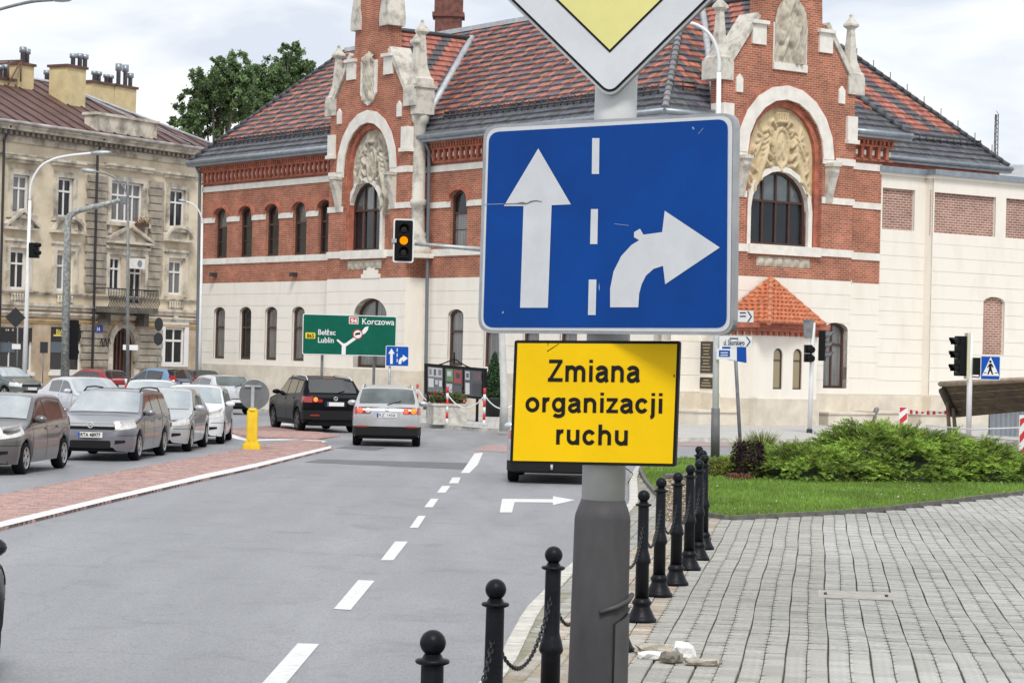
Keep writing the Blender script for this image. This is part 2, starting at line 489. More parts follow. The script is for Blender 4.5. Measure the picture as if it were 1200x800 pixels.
b = MB(); b.add([(-1500, -300, -.06), (1500, -300, -.06), (1500, 2500, -.06), (-1500, 2500, -.06)], [(0, 1, 2, 3)])
b.build('ground', soil, kind='structure')
b = MB(); b.grid(lambda u, v: (-70 + 140 * u, -10 + 160 * v, 0), 14, 16)
road = b.build('road', asph, kind='structure')
poly_obj('road_patch', gp([(356, 541.5), (374, 538), (553, 542.5), (546, 550)]), .004, asph_dark)
poly_obj('road_patch', gp([(392, 525), (405, 522.6), (452, 524.5), (440, 528)]), .004, asph_dark)

# ---- painted markings: each one a thing lying on the road
def marking(pts, label, name='road_marking', group=None, z=.005):
    o = poly_obj(name, gp(pts, z), z, paint, kind=None)
    tag(o, label, 'road marking', group)
    return o
dashes = [((306, 801), (349, 753), (374, 754), (333, 803)), ((391, 713), (420, 679), (439, 680), (411, 714)), ((446, 656), (463, 634), (478, 634), (461, 656)),
          ((480, 618), (490, 604), (499, 604), (490, 618)), ((497, 594), (505, 584), (514, 584), (507, 594)), ((512, 577), (518, 569), (528, 569), (522, 577)), ((526, 566), (530, 559), (540, 559), (537, 566))]
for q in dashes:
    marking(q, 'short white dash of the broken lane line on the asphalt', group='dashes of the lane line')
marking([(540, 554), (548, 543), (556, 531), (566, 530), (560, 544), (550, 554)], 'long solid white stripe ending the broken lane line', name='lane_stripe')
marking([(585.5, 600), (588.5, 584), (648, 584.6), (648, 581), (674, 585.5), (648, 591.5), (648, 588.4), (603, 588), (600, 600)], 'white bent turn arrow painted on the asphalt', name='arrow_marking')

# ---- brick-paved traffic island
isl_px = [(-160, 655), (0, 617.3), (130, 585.3), (240, 560), (300, 547), (388, 525), (372, 516), (330, 518), (240, 534), (120, 556), (0, 580), (-160, 612)]
isl2_px = [(258, 503), (330, 497), (396, 510), (372, 514), (292, 511)]
isl = gp(isl_px, .04); isl2 = gp(isl2_px, .04)
bed = M('island_bed', (.30, .19, .17), .9, var=.2, scale=4)
island = poly_obj('traffic_island', isl, .03, bed, thick=.08)
island2 = poly_obj('traffic_island', isl2, .03, bed, thick=.08)
def inside(p, poly):
    x, y = p; c = False; j = len(poly) - 1
    for i in range(len(poly)):
        xi, yi = poly[i]; xj, yj = poly[j]
        if (yi > y) != (yj > y) and x < (xj - xi) * (y - yi) / (yj - yi) + xi: c = not c
        j = i
    return c
def boxes_mesh(name, items, mat, top=None):
    """items: (polygon list of local (x,y), cx, cy, ang, z0, z1, colour) -> one mesh of prisms (top and sides)"""
    V, F4, cols = [], [], []
    k = 0
    for pts, cx, cy, ang, z0, z1, col in items:
        c, s = math.cos(ang), math.sin(ang); n = len(pts)
        P = [(cx + c * x - s * y, cy + s * x + c * y) for x, y in pts]
        V += [(x, y, z1) for x, y in P] + [(x, y, z0) for x, y in P]
        cols += [col] * (2 * n)
        for i in range(1, n - 1): F4.append((k, k + i, k + i + 1))
        for i in range(n):
            j = (i + 1) % n
            F4.append((k + i, k + n + i, k + n + j)); F4.append((k + i, k + n + j, k + j))
        k += 2 * n
    return np_mesh(name, V, F4, mat, cols)
brickpave = M_attr('island_bricks', .8, var=.25, scale=14)
def fill_island(poly, parent, ang):
    items = []
    xs = [p[0] for p in poly]; ys = [p[1] for p in poly]
    c, s = math.cos(ang), math.sin(ang)
    quad = [(-.097, -.046), (.097, -.046), (.097, .046), (-.097, .046)]
    ox, oy = (min(xs) + max(xs)) / 2, (min(ys) + max(ys)) / 2
    ext = max(max(xs) - min(xs), max(ys) - min(ys)) * .75
    r = 0
    a = -ext
    while a < ext:
        bq = -ext + (.1 if r % 2 else 0)
        while bq < ext:
            x, y = ox + c * bq - s * a, oy + s * bq + c * a
            if inside((x, y), poly) and inside((x + .02, y - .22), poly) and -12 < x < 4 and y < 70:
                t = random.random(); w = random.uniform(.85, 1.15)
                col = (.44 * w, .28 * w, .25 * w) if t < .75 else (.36 * w, .25 * w, .23 * w)
                items.append((quad, x, y, ang, 0, .04 + random.uniform(-.003, .003), col))
            bq += .2
        a += .1; r += 1
    if items: obj('paving_bricks', boxes_mesh('paving_bricks', items, brickpave), parent, kind='stuff')
fill_island(isl, island, R(-8)); fill_island(isl2, island2, R(-8))
marking([(-160, 655), (0, 617.5), (130, 585.5), (240, 560), (300, 547), (388, 525), (388, 522), (300, 542.5), (240, 555), (130, 580.5), (0, 611), (-160, 648)], 'continuous white edge line along the brick traffic island', name='edge_line', z=.046)
marking([(248, 506), (268, 507), (284, 513), (296, 515.5), (292, 517), (276, 514), (262, 509)], 'thin curved white line at the island tip near the yellow post', name='edge_line', z=.006)
marking([(300, 514.5), (360, 513), (384, 517), (378, 518.2), (352, 515), (300, 516.5)], 'thin white line across the gap between the brick islands', name='edge_line', z=.006)
marking([(320, 496), (344, 496.6), (340, 497.8), (318, 497.3)], 'faint short white dash beside the black car', name='edge_line', z=.006)

# ---- the paved plaza beside the road
BA, BB = Vector((.129, .9916)), Vector((.9916, -.129))       # along / across the bollard line
BO = Vector((-.31, 9.3))
def bl(a, b_): return BO + BA * a + BB * b_
PANG = math.atan2(BA.y, BA.x) - PI / 2
kerb_line = [(-2.6, -2), (-1.45, 6), (-.85, 10.5), (-.45, 14), (-.08, 17.5), (.17, 21.5), (.95, 28.5), (1.95, 38), (2.35, 46), (2.75, 51), (3.6, 55.5), (6, 58), (12, 60), (40, 66)]
plaza = poly_obj('plaza', [(p[0] + .14, p[1]) for p in kerb_line] + [(40, -2)], PV - .025, joint_m)
def kerb_run(line, w, top, bottom, mat, parent, L=1.0, right=True, name='kerb_stone', jit=.004):
    """kerb stones one after another along a polyline; each a bevelled block"""
    pts = [Vector(p) for p in line]
    seg = [(pts[i + 1] - pts[i]).length for i in range(len(pts) - 1)]
    tot = sum(seg)
    def at(d):
        i = 0
        while i < len(seg) - 1 and d > seg[i]: d -= seg[i]; i += 1
        return pts[i].lerp(pts[i + 1], min(1, d / seg[i]))
    n = int(tot / L); sh = {}
    for k in range(n):
        p, q = at(k * L), at((k + 1) * L)
        t = (q - p); ln = t.length; t.normalize(); nn = Vector((t.y, -t.x)) * (1 if right else -1)
        key = round(ln, 2)
        if key not in sh:
            b = MB(); e = .012; h = top - bottom
            prof = [(0, 0), (w, 0), (w, h), (e * 1.5, h), (0, h - e * 1.5)]
            b.prism([(x, z) for x, z in prof], .004, ln - .004, 'y')
            sh[key] = b.mesh(name, mat)
        o = obj(name, sh[key], parent, loc=(p.x, p.y, bottom + random.uniform(-jit, jit)))
        a = math.atan2(t.y, t.x) - PI / 2
        o.rotation_euler = (0, 0, a)
        if not right: o.scale = (-1, 1, 1)
strip_ = [(x + .13, y) for x, y in kerb_line if 5 < y < 50]
poly_obj('paving_margin', strip_ + [(x + .55, y) for x, y in strip_][::-1], PV - .007, M('margin_sand', (.33, .31, .26), .95, col2=(.20, .20, .13), scale=5))
kerb_run(kerb_line, .15, PV + .006, -.05, conc, plaza, 1.0)

lawn_pts = [(3.2, 34.1), (5.6, 36.7), (9.4, 43.2), (12.5, 48.5), (16, 54), (22, 60), (10, 58.6), (5.5, 57.2), (3.7, 54.6), (2.95, 51), (2.72, 48), (2.6, 44), (2.55, 40), (2.65, 37), (2.85, 35)]
paver_m = M_attr('concrete_pavers', .8, var=.2, scale=30)
# 'bone' pavers: straight outer edge, clipped corners on the inner edge
pw, ph = .157, .188
paverA = [(.0032, .005), (pw - .030, .005), (pw, .042), (pw, ph - .042), (pw - .030, ph - .003), (.0032, ph - .003)]
paverB = [(-x, y) for x, y in paverA][::-1]
def paver_piece(name, pts, col):
    b = MB(); n = len(pts); e = .006
    cx = sum(p[0] for p in pts) / n; cy = sum(p[1] for p in pts) / n
    ins = [(x + (cx - x) * .06, y + (cy - y) * .06) for x, y in pts]
    b.add([(x, y, 0) for x, y in ins] + [(x, y, -e) for x, y in pts] + [(x, y, -.06) for x, y in pts],
          [tuple(range(n))] + [(i, (i + 1) % n, n + (i + 1) % n, n + i) for i in range(n)] + [(n + i, n + (i + 1) % n, 2 * n + (i + 1) % n, 2 * n + i) for i in range(n)], None, col)
    return b.mesh(name, paver_m)
def kerb_x(y):
    for (x0, y0), (x1, y1) in zip(kerb_line, kerb_line[1:]):
        if y0 <= y <= y1: return x0 + (x1 - x0) * (y - y0) / (y1 - y0)
    return 99
def project(p):
    v = Vector(p) - CAM
    z = v.dot(_F)
    if z <= .1: return None
    return 600 + FPX * v.dot(_RV) / z, 400 - FPX * v.dot(_UV) / z
cover_c = G(1003, 697, PV)                 # inspection cover in the paving
items, near = [], []
for i in range(-8, 50):
    for side in (0, 1):
        for j in range(int(4 / .19), int(44 / .19)):
            a = j * .19 + (.0 if side == 0 else .0)
            b_ = i * .327
            wv = .008 * math.sin(a * .7 + i * .2) + .004 * math.sin(a * 2.1 + i)
            cxy = bl(a, b_ + wv)
            if cxy.x + (.163 if side else 0) < kerb_x(cxy.y) + .15: continue
            pr = project((cxy.x, cxy.y, PV))
            if not pr or not (-60 < pr[0] < 1330) or pr[1] > 1000: continue
            if inside((cxy.x, cxy.y), lawn_pts): continue
            pc_ = (bl(a + .09, b_ + (.08 if side == 0 else .24)) - Vector(cover_c[:2])); pu, pv_ = pc_.dot(BB), pc_.dot(BA)
            if abs(pu) < .36 and abs(pv_) < .36: continue
            if cxy.y > 56: continue
            w = random.uniform(.86, 1.10) * (.94 + .1 * math.sin(cxy.x * .9 + 2 * math.sin(cxy.y * .35))); m_ = random.random()
            base = (.405, .40, .375)
            if -.75 < b_ + side * .16 < .1 and i >= -2: base = random.choice([(.40, .32, .24), (.38, .34, .28), (.42, .39, .34)])
            elif b_ < 1.4: base = (.36, .352, .318)
            if m_ < .05: base = tuple(c * .86 for c in base)
            col = tuple(c * w for c in base)
            z1 = PV + random.uniform(-.004, .004)
            off = 0 if side == 0 else .32
            p0 = bl(a, b_ + wv + off)
            rec = (paverA if side == 0 else paverB, p0.x, p0.y, PANG, PV - .05, z1, col)
            (near if (pr[1] < 815 and 560 < pr[0] < 1215) else items).append((pr[1], rec))
near.sort(key=lambda t: -t[0])
pm = {}
for k, (_, rec) in enumerate(near[:300]):
    side = 0 if rec[0] is paverA else 1
    q = int(sum(rec[6]) * 12); hue = int(rec[6][0] * 10 / rec[6][2])
    key = (side, q, hue)
    if key not in pm: pm[key] = paver_piece('paving_block', rec[0], rec[6])
    o = obj('paving_block', pm[key], plaza, loc=(rec[1], rec[2], rec[5])); o.rotation_euler = (random.uniform(-.008, .008), random.uniform(-.008, .008), rec[3])
obj('paving_blocks', boxes_mesh('paving_blocks', [r for _, r in near[300:]] + [r for _, r in items], paver_m), plaza, kind='stuff')

# inspection cover
cov = thing('inspection_cover', 'flat rectangular concrete inspection cover set in the grey paving blocks', 'cover', (cover_c.x, cover_c.y, PV), PANG)
b = MB(); b.box(-.37, .37, -.37, .37, -.05, .004); b.build('cover_slab', M('cover_concrete', (.36, .34, .31), .9, var=.18, scale=6, bump=.3), cov)
b = MB()
for x in (-.41, .41): b.box(x - .04, x + .04, -.45, .45, -.05, -.003)
for y in (-.41, .41): b.box(-.37, .37, y - .04, y + .04, -.05, -.003)
b.build('cover_frame', M('rusty_iron', (.12, .09, .07), .8, var=.3, scale=9), cov)
for x in (-.3, .3):
    b = MB(); b.box(x - .015, x + .015, -.1, .1, .004, .010); b.build('lifting_slot', M('dark_slot', (.02, .02, .02), .9), cov)

# ---- lawn with stone edging, its grass is built with the planting
lawn = poly_obj('lawn', lawn_pts, PV + .02, M('lawn_soil', (.09, .15, .03), .95, var=.3, scale=2))
edge = lawn_pts[9:] + lawn_pts[:6]
kerb_run(edge, .08, PV + .065, PV - .05, conc_dark, lawn, 1.0, right=True, name='edging_stone', jit=.006)

# ---- the far pavement in front of the buildings
def m_slabs(name, c, mort, w, h):
    m, n, l, b = _new(name)
    uv = n.new('ShaderNodeUVMap'); br = n.new('ShaderNodeTexBrick')
    br.inputs['Color1'].default_value = (*c, 1); br.inputs['Color2'].default_value = (*[x * .88 for x in c], 1); br.inputs['Mortar'].default_value = (*mort, 1)
    br.inputs['Scale'].default_value = 1; br.inputs['Brick Width'].default_value = w; br.inputs['Row Height'].default_value = h; br.inputs['Mortar Size'].default_value = .02
    l.new(uv.outputs[0], br.inputs['Vector']); l.new(br.outputs['Color'], b.inputs['Base Color']); b.inputs['Roughness'].default_value = .8
    return m
slab_m = m_slabs('pavement_slabs', (.50, .49, .47), (.3, .29, .27), .5, .5)
far_kerb = [(-30, 134), (-10, 93), (-1.2, 75.5), (1.2, 72.5), (4.8, 70), (12, 72.5), (25, 82), (45, 97)]
far_pave = poly_obj('pavement', far_kerb + [(45, 160), (-30, 160)], PV, slab_m)
kerb_run(far_kerb, .18, PV + .004, -.05, conc, far_pave, 1.6, right=False)
poly_obj('brick_strip', [(2.5, 69.2), (4.8, 66.6), (12, 69), (25, 78.5), (25, 80.5), (12, 71.4), (4.8, 69.2), (3.4, 70.4)], .006, M('strip_bricks', (.36, .25, .23), .85, var=.2, scale=4))
poly_obj('brick_strip', gp([(556, 528), (572, 521), (640, 523), (640, 532)]), .006, MATS['strip_bricks'])
# ================================================================== building helpers
def hole(s0, s1, z0, z1, rise=0.0): return (s0, s1, z0, z1, rise)
def hprof(h, z):
    s0, s1, z0, z1, r = h
    if r <= 0 or z <= z1 - r: return s0, s1
    k = min(1.0, (z - (z1 - r)) / r)
    hw = (s1 - s0) / 2 * math.sqrt(max(0, 1 - k * k)); c = (s0 + s1) / 2
    return c - hw, c + hw
def wall_course(b, pl, s0, s1, z0, z1, holes, n0, n1, edge=None):
    """one course of wall with openings; every piece a stack of prisms with reveals. edge(z)->(s0,s1) for raked outlines"""
    cuts = {z0, z1}
    for h in holes:
        for z in (h[2], h[3]):
            if z0 < z < z1: cuts.add(z)
        if h[4] > 0:
            for k in range(0, 13):
                z = h[3] - h[4] + h[4] * math.sin(k / 12 * PI / 2)
                if z0 < z < z1: cuts.add(z)
    if edge:
        for z in edge(None):
            if z0 < z < z1: cuts.add(z)
    cuts = sorted(cuts)
    for za, zb in zip(cuts, cuts[1:]):
        if zb - za < 1e-4: continue
        zm = (za + zb) / 2
        act = sorted([h for h in holes if h[2] < zm < h[3]], key=lambda h: h[0])
        ea, eb = (edge(za + 1e-5), edge(zb - 1e-5)) if edge else ((s0, s1), (s0, s1))
        la, lb = ea[0], eb[0]
        rows = []
        for h in act:
            pa, pb = hprof(h, za), hprof(h, zb)
            rows.append((la, lb, pa[0], pb[0])); la, lb = pa[1], pb[1]
        rows.append((la, lb, ea[1], eb[1]))
        for (a0, a1, c0, c1) in rows:
            if c0 - a0 < 1e-4 and c1 - a1 < 1e-4: continue
            q = [(a0, za), (c0, za), (c1, zb), (a1, zb)]
            vs = [pl.pt(s, z, n1) for s, z in q] + [pl.pt(s, z, n0) for s, z in q]
            uvs = [(s, z) for s, z in q] + [(s + (n1 - n0) * (1 if i in (1, 2) else -1), z) for i, (s, z) in enumerate(q)]
            top = (zb == cuts[-1]) or any(abs(zb - h[2]) < 1e-4 for h in holes)
            bot = (za == cuts[0]) or any(abs(za - h[3]) < 1e-4 for h in holes)
            fs = [(0, 1, 2, 3), (0, 3, 7, 4), (1, 5, 6, 2)]
            if top: fs.append((3, 2, 6, 7))
            if bot: fs.append((0, 4, 5, 1))
            b.add(vs, fs, uvs)
def outline(h, k=10):
    """outline of an opening, counter-clockwise from bottom left"""
    s0, s1, z0, z1, r = h
    if r <= 0: return [(s0, z0), (s1, z0), (s1, z1), (s0, z1)]
    c, hw, zs = (s0 + s1) / 2, (s1 - s0) / 2, z1 - r
    return [(s0, z0), (s1, z0)] + [(c + hw * math.cos(PI * i / k), zs + r * math.sin(PI * i / k)) for i in range(k + 1)]
def inset(h, t):
    s0, s1, z0, z1, r = h
    return (s0 + t, s1 - t, z0 + t, z1 - t, max(0, r - t * r / ((s1 - s0) / 2) * .999) if r > 0 else 0)
def ring(b, pl, ho, hi, n0, n1, skip_bottom=False):
    po, pi_ = outline(ho), outline(hi)
    n = len(po)
    V = [pl.pt(s, z, n1) for s, z in po] + [pl.pt(s, z, n1) for s, z in pi_] + [pl.pt(s, z, n0) for s, z in po] + [pl.pt(s, z, n0) for s, z in pi_]
    F = []
    for i in range(n):
        j = (i + 1) % n
        if skip_bottom and i == 0: continue
        F += [(i, j, n + j, n + i), (n + i, n + j, 3 * n + j, 3 * n + i), (i, 2 * n + i, 2 * n + j, j)]
    b.add(V, F)
def pbox(b, pl, s0, s1, z0, z1, n0, n1, col=None):
    vs = [pl.pt(s, z, n) for z in (z0, z1) for n in (n0, n1) for s in (s0, s1)]
    uv = [(s + n, z) for z in (z0, z1) for n in (n0, n1) for s in (s0, s1)]
    b.add(vs, [(0, 2, 3, 1), (4, 5, 7, 6), (0, 1, 5, 4), (2, 6, 7, 3), (0, 4, 6, 2), (1, 3, 7, 5)], uv, col)
def pprism(b, pl, pts, n0, n1, col=None, smooth=False):
    """(s,z) polygon extruded along the plane normal"""
    b.prism(pts, n0, n1, 'y', col, m=pl.mat())
glass_dark = M('window_glass', (.012, .014, .017), .06, spec=.5, var=.3, scale=.8)
glass_curt = M('curtain_glass', (.20, .20, .19), .25, spec=.6, col2=(.09, .09, .09), scale=2.2, stretch=(5, 5, .3), coat=.6)
glass_blue = M('sky_glass', (.10, .12, .13), .08, spec=.9, col2=(.03, .04, .035), scale=.9, coat=.5)
brown_wood = M('brown_frame', (.06, .028, .02), .5, var=.2, scale=5)
white_frame = M('white_frame', (.78, .78, .77), .45, var=.06)
def window(pl, h, n, root, frame_mat=brown_wood, pane_mat=glass_dark, t=.07, mull=1, transom=.62, depth=.07, bars=0, lower=None, name='window'):
    b = MB()
    ring(b, pl, h, inset(h, t), n, n + depth)
    hi = inset(h, t * .9)
    s0, s1, z0, z1, r = hi
    mw = t * .55
    for k in range(mull):
        s = s0 + (s1 - s0) * (k + 1) / (mull + 1)
        pl_, pr_ = hprof(h, z1 - .01), None
        zt = z1 - (r * (1 - math.sqrt(max(0, 1 - ((s - (s0 + s1) / 2) / ((s1 - s0) / 2)) ** 2))) if r > 0 else 0)
        pbox(b, pl, s - mw / 2 - .012, s + mw / 2 + .012, z0, zt, n, n + depth * .8)
    if transom:
        z = z0 + (z1 - z0) * transom
        a, c = hprof(hi, z)
        pbox(b, pl, a, c, z - mw * .7, z + mw * .7, n + .005, n + depth * .95)
    for k in range(bars):
        z = z0 + (z1 - z0) * transom * (k + 1) / (bars + 1)
        pbox(b, pl, s0, s1, z - .018, z + .018, n, n + depth * .5)
    w = b.build(name, frame_mat, root)
    def pane(zlo, zhi, mat):
        hh = inset(h, t * .8); pts = []
        zs = [zlo] + [hh[3] - hh[4] + hh[4] * math.sin(k / 8 * PI / 2) for k in range(9) if hh[4] > 0 and zlo < hh[3] - hh[4] + hh[4] * math.sin(k / 8 * PI / 2) < zhi] + [zhi]
        Lp = [(hprof(hh, z)[0], z) for z in zs]; Rp = [(hprof(hh, z)[1], z) for z in zs]
        bb = MB(); nn = len(zs)
        bb.add([pl.pt(s, z, n + .015) for s, z in Lp] + [pl.pt(s, z, n + .015) for s, z in Rp], [(i, nn + i, nn + i + 1, i + 1) for i in range(nn - 1)])
        bb.build('pane', mat, w)
    zt = z0 + (z1 - z0) * transom if transom else None
    if zt:
        pane(h[2] + t * .8, zt, lower or pane_mat); pane(zt, h[3] - t * .8 - .002, pane_mat)
    else: pane(h[2] + t * .8, h[3] - t * .8 - .002, pane_mat)
    return w

# ================================================================== the brick town building
C0 = Vector((5.45, 86, 0))
uL, nL = Vector((-.5865, .81, 0)).normalized(), Vector((-.81, -.5865, 0)).normalized()
uR, nR = Vector((.81, .5865, 0)).normalized(), Vector((.5865, -.81, 0)).normalized()
hall = thing('brick_hall', 'large red brick hall with cream ground storey, gables and patterned tile roof', 'building', (C0.x, C0.y, PV))
_o = Vector((0, 0, -PV))                   # planes are expressed in the root's space
class LPlane(Plane):
    def pt(self, s, z, off=0.0): return super().pt(s, z, off) - C0 + _o
    def mat(self, off=0.0):
        return Matrix.Translation(-C0 + _o) @ super().mat(off)
LP, RP = LPlane(C0, uL, nL), LPlane(C0, uR, nR)
brick_m = M_brick('red_brick', (.47, .150, .082), (.31, .092, .055), (.48, .37, .29), .27, .085, .011, .40)
brick_pale = M_brick('pale_brick', (.40, .17, .13), (.27, .10, .08), (.52, .47, .40), .27, .09, .018, .3)
brick_plain = M('brick_trim', (.40, .135, .085), .85, var=.3, scale=3, bump=.3, bscale=30)
cream = M('cream_render', (.82, .775, .70), .8, col2=(.74, .685, .595), scale=1.1, stretch=(1.6, 1.6, .45), ramp=(.22, .52), bump=.04, bscale=8)
cream2 = M('cream_plinth', (.72, .66, .56), .85, col2=(.56, .50, .41), scale=1.2, bump=.08, bscale=10)
white_st = M('white_stone', (.74, .71, .65), .8, var=.10, scale=2.5, bump=.1, bscale=15)
grey_st = M('weathered_stone', (.62, .59, .52), .85, col2=(.30, .28, .25), scale=2.6, bump=.3, bscale=12, ramp=(.30, .55))
sand_st = M('carved_sandstone', (.66, .54, .34), .85, col2=(.50, .40, .25), scale=2.2, bump=.2, bscale=20)
zinc = M('zinc_metal', (.30, .34, .38), .45, .6, var=.15, scale=3)
zinc_l = M('zinc_flashing', (.52, .55, .58), .5, .3, var=.15, scale=3)
dark_metal = M('dark_metal', (.06, .06, .065), .5, .4)
ZP, ZC, ZG = 1.7, 5.6, 11.45
NB = .9
def pieces(pl, segs, courses, holes, mat, name, n0, n1, gap=.0, parent=hall, one=False):
    bb = MB() if one else None
    for z0, z1 in courses:
        b = bb or MB()
        for s0, s1 in segs:
            hs = [h for h in holes if h[1] > s0 and h[0] < s1]
            wall_course(b, pl, s0, s1, z0 + gap / 2, z1 - gap / 2, hs, n0, n1)
        if not one: b.build_loose(name, mat, parent)
    if one: bb.build(name, mat, parent)
def courses(z0, z1, n): return [(z0 + (z1 - z0) * i / n, z0 + (z1 - z0) * (i + 1) / n) for i in range(n)]
def facade(pl, s0, s1, n, up, lo, zp=ZP, cream_to=ZC, top=10.3, plinth_proud=.09):
    """plain wing: plinth, cream courses, brick with bands; up/lo are openings"""
    th = .45
    pieces(pl, [(s0, s1)], [(PV, zp)], [], cream2, 'plinth', n - th, n + plinth_proud)
    pieces(pl, [(s0, s1)], [(zp, cream_to)], lo, cream, 'backing_wall', n - th, n - .02)
    pieces(pl, [(s0, s1)], courses(zp + .02, cream_to, 7), lo, cream, 'stone_course', n - .06, n, gap=.02)
    pieces(pl, [(s0, s1)], [(cream_to, top + .95)], up, brick_m, 'brick_wall', n - th, n, one=True)
    for z0, z1 in ((6.5, 6.78), (8.5, 8.74), (10.0, 10.26)):
        pieces(pl, [(s0, s1)], [(z0, z1)], up, white_st, 'white_band', n - .05, n + .05)
def cornice(pl, s0, s1, n, z=10.3):
    b = MB()
    pbox(b, pl, s0, s1, z + .08, z + .16, n, n + .10); pbox(b, pl, s0, s1, z + .62, z + .70, n, n + .20)
    pbox(b, pl, s0, s1, z + .86, z + .98, n, n + .30); pbox(b, pl, s0, s1, z + .98, z + 1.1, n, n + .38)
    b.build('cornice', brick_plain, hall)
    b, w = MB(), MB()
    k = int((s1 - s0) / .40)
    for i in range(k):
        s = s0 + .1 + i * (s1 - s0 - .1) / k
        pbox(b, pl, s, s + .14, z + .16, z + .62, n, n + .18)
        pbox(w, pl, s + .16, s + .34, z + .30, z + .48, n, n + .09)
        pbox(b, pl, s, s + .1, z + .70, z + .86, n, n + .28); pbox(b, pl, s + .2, s + .3, z + .70, z + .86, n, n + .28)
    b.build('dentils', brick_plain, hall, kind='stuff'); w.build('cornice_blocks', white_st, hall, kind='stuff')
def wins(pl, xs, y, n, w, z0, z1, rise):
    out = []
    for x in xs:
        c = pl.S(x, y, n); out.append(hole(c - w / 2, c + w / 2, z0, z1, rise))
    return out
sBL, sBR = LP.S(384, 300, NB), LP.S(476, 300, NB)          # left bay
sEnd = LP.S(236, 300)
upL = wins(LP, [259, 288, 319, 351, 381], 270, 0, 1.22, 6.78, 9.2, .36)
loL = wins(LP, [256.5, 287, 317, 349], 390, 0, 1.12, ZP + .28, 4.45, .28)
facade(LP, sBL, sEnd, 0, upL, loL); cornice(LP, sBL, sEnd, 0)
upM = wins(LP, [537, 580, 625, 669, 714], 270, 0, 1.22, 6.78, 9.2, .36)
loM = wins(LP, [533.5, 576, 622, 666], 390, 0, 1.12, ZP + .28, 4.3, .28) + wins(LP, [712], 390, 0, 1.7, ZP + .28, 4.4, .5)
facade(LP, 0.0, sBR, 0, upM, loM); cornice(LP, 0, sBR, 0)
for i, h in enumerate(upL + upM):
    window(LP, h, -.22, hall, pane_mat=glass_dark if i % 3 else glass_blue, t=.12, mull=0, transom=.62, bars=1, lower=glass_curt if i > 4 else glass_dark)
    b = MB(); hh = (h[0] - .16, h[1] + .16, h[3] - .45, h[3] + .17, .46)
    ring(b, LP, hh, (h[0] - .02, h[1] + .02, h[3] - .46, h[3] + .01, .37), 0, .09, True); b.build('window_hood', brick_plain, hall)
for i, h in enumerate(loL + loM):
    window(LP, h, -.2, hall, pane_mat=glass_curt if i != 1 else glass_dark, t=.12, mull=0, transom=.62)
# small wall hooks
for x in (253, 347):
    s, z = LP.inv(x, 322); b = MB(); pbox(b, LP, s - .12, s + .12, z - .08, z + .1, 0, .3); b.build('wall_bracket', dark_metal, hall)

# ---- carved relief panels (heightfield of shield, crown, supporters)
def blob(x, y, cx, cy, rx, ry, h, p=2.0):
    d = ((x - cx) / rx) ** 2 + ((y - cy) / ry) ** 2
    return h * max(0, 1 - d) ** (1 / p) if d < 1 else 0
def seg_d(x, y, a, b_):
    vx, vy = b_[0] - a[0], b_[1] - a[1]; t = max(0, min(1, ((x - a[0]) * vx + (y - a[1]) * vy) / (vx * vx + vy * vy)))
    return math.hypot(x - a[0] - t * vx, y - a[1] - t * vy)
def limb(x, y, pts, r, h):
    d = min(seg_d(x, y, a, b_) for a, b_ in zip(pts, pts[1:]))
    return h * max(0, 1 - (d / r) ** 2) ** .32 if d < r else 0
def heraldic(x, y):
    """x -1..1, y 0..1: crowned shield between two rampant beasts with wings and scrolls, on a sunk ground"""
    ax = abs(x); h = 0.0
    # shield with raised rim and charge
    e = math.hypot(x / .23, (y - .60) / (.20 if y > .6 else .23))
    if e < 1: h = .10 if e > .80 else .055
    if e < .72: h = max(h, .055 + limb(ax, y, [(0, .70), (.05, .63), (.02, .56), (.07, .50)], .035, .06))
    # crown
    if .83 < y < .86 and ax < .15: h = max(h, .13)
    for k in (0, .07, .135): h = max(h, limb(ax, y, [(k, .86), (k * 1.15, .915)], .022, .12)); h = max(h, blob(ax, y, k * 1.15, .93, .022, .02, .14))
    # mantling scrolls above the shield
    h = max(h, limb(ax, y, [(.16, .80), (.26, .86), (.35, .83), (.34, .76), (.27, .76)], .026, .10)); h = max(h, limb(ax, y, [(.30, .72), (.40, .77), (.48, .74)], .022, .09))
    # beast: head, mane, chest, belly, legs, tail
    h = max(h, blob(ax, y, .37, .64, .065, .05, .17, 3)); h = max(h, limb(ax, y, [(.33, .62), (.30, .60)], .025, .15))
    for k in range(5): h = max(h, limb(ax, y, [(.42 + .015 * k, .70 - .05 * k), (.50 + .02 * k, .67 - .055 * k)], .022, .13))
    h = max(h, limb(ax, y, [(.43, .56), (.50, .46), (.60, .36), (.66, .27)], .062, .15))
    h = max(h, limb(ax, y, [(.42, .53), (.33, .50), (.27, .47)], .024, .15)); h = max(h, limb(ax, y, [(.46, .45), (.37, .40), (.30, .41)], .024, .15))
    h = max(h, limb(ax, y, [(.62, .27), (.53, .20), (.58, .11), (.51, .07)], .034, .15)); h = max(h, limb(ax, y, [(.69, .25), (.78, .17), (.74, .07), (.68, .04)], .036, .15))
    h = max(h, limb(ax, y, [(.68, .32), (.79, .36), (.76, .46), (.83, .53), (.78, .58)], .020, .11))
    # wing-like plumes behind
    for k in range(5): h = max(h, limb(ax, y, [(.52, .66), (.62 + .04 * k, .80 - .085 * k)], .020, .075))
    # ribbon and leaves below the shield
    h = max(h, limb(ax, y, [(.0, .34), (.12, .31), (.24, .34), (.36, .30)], .026, .085)); h = max(h, blob(ax, y, 0, .36, .06, .05, .12))
    for k in range(4): h = max(h, limb(ax, y, [(.86 - .02 * k, .06 + .09 * k), (.93 - .03 * k, .11 + .09 * k)], .02, .08))
    return h + .004 * math.sin(x * 83) * math.sin(y * 71)
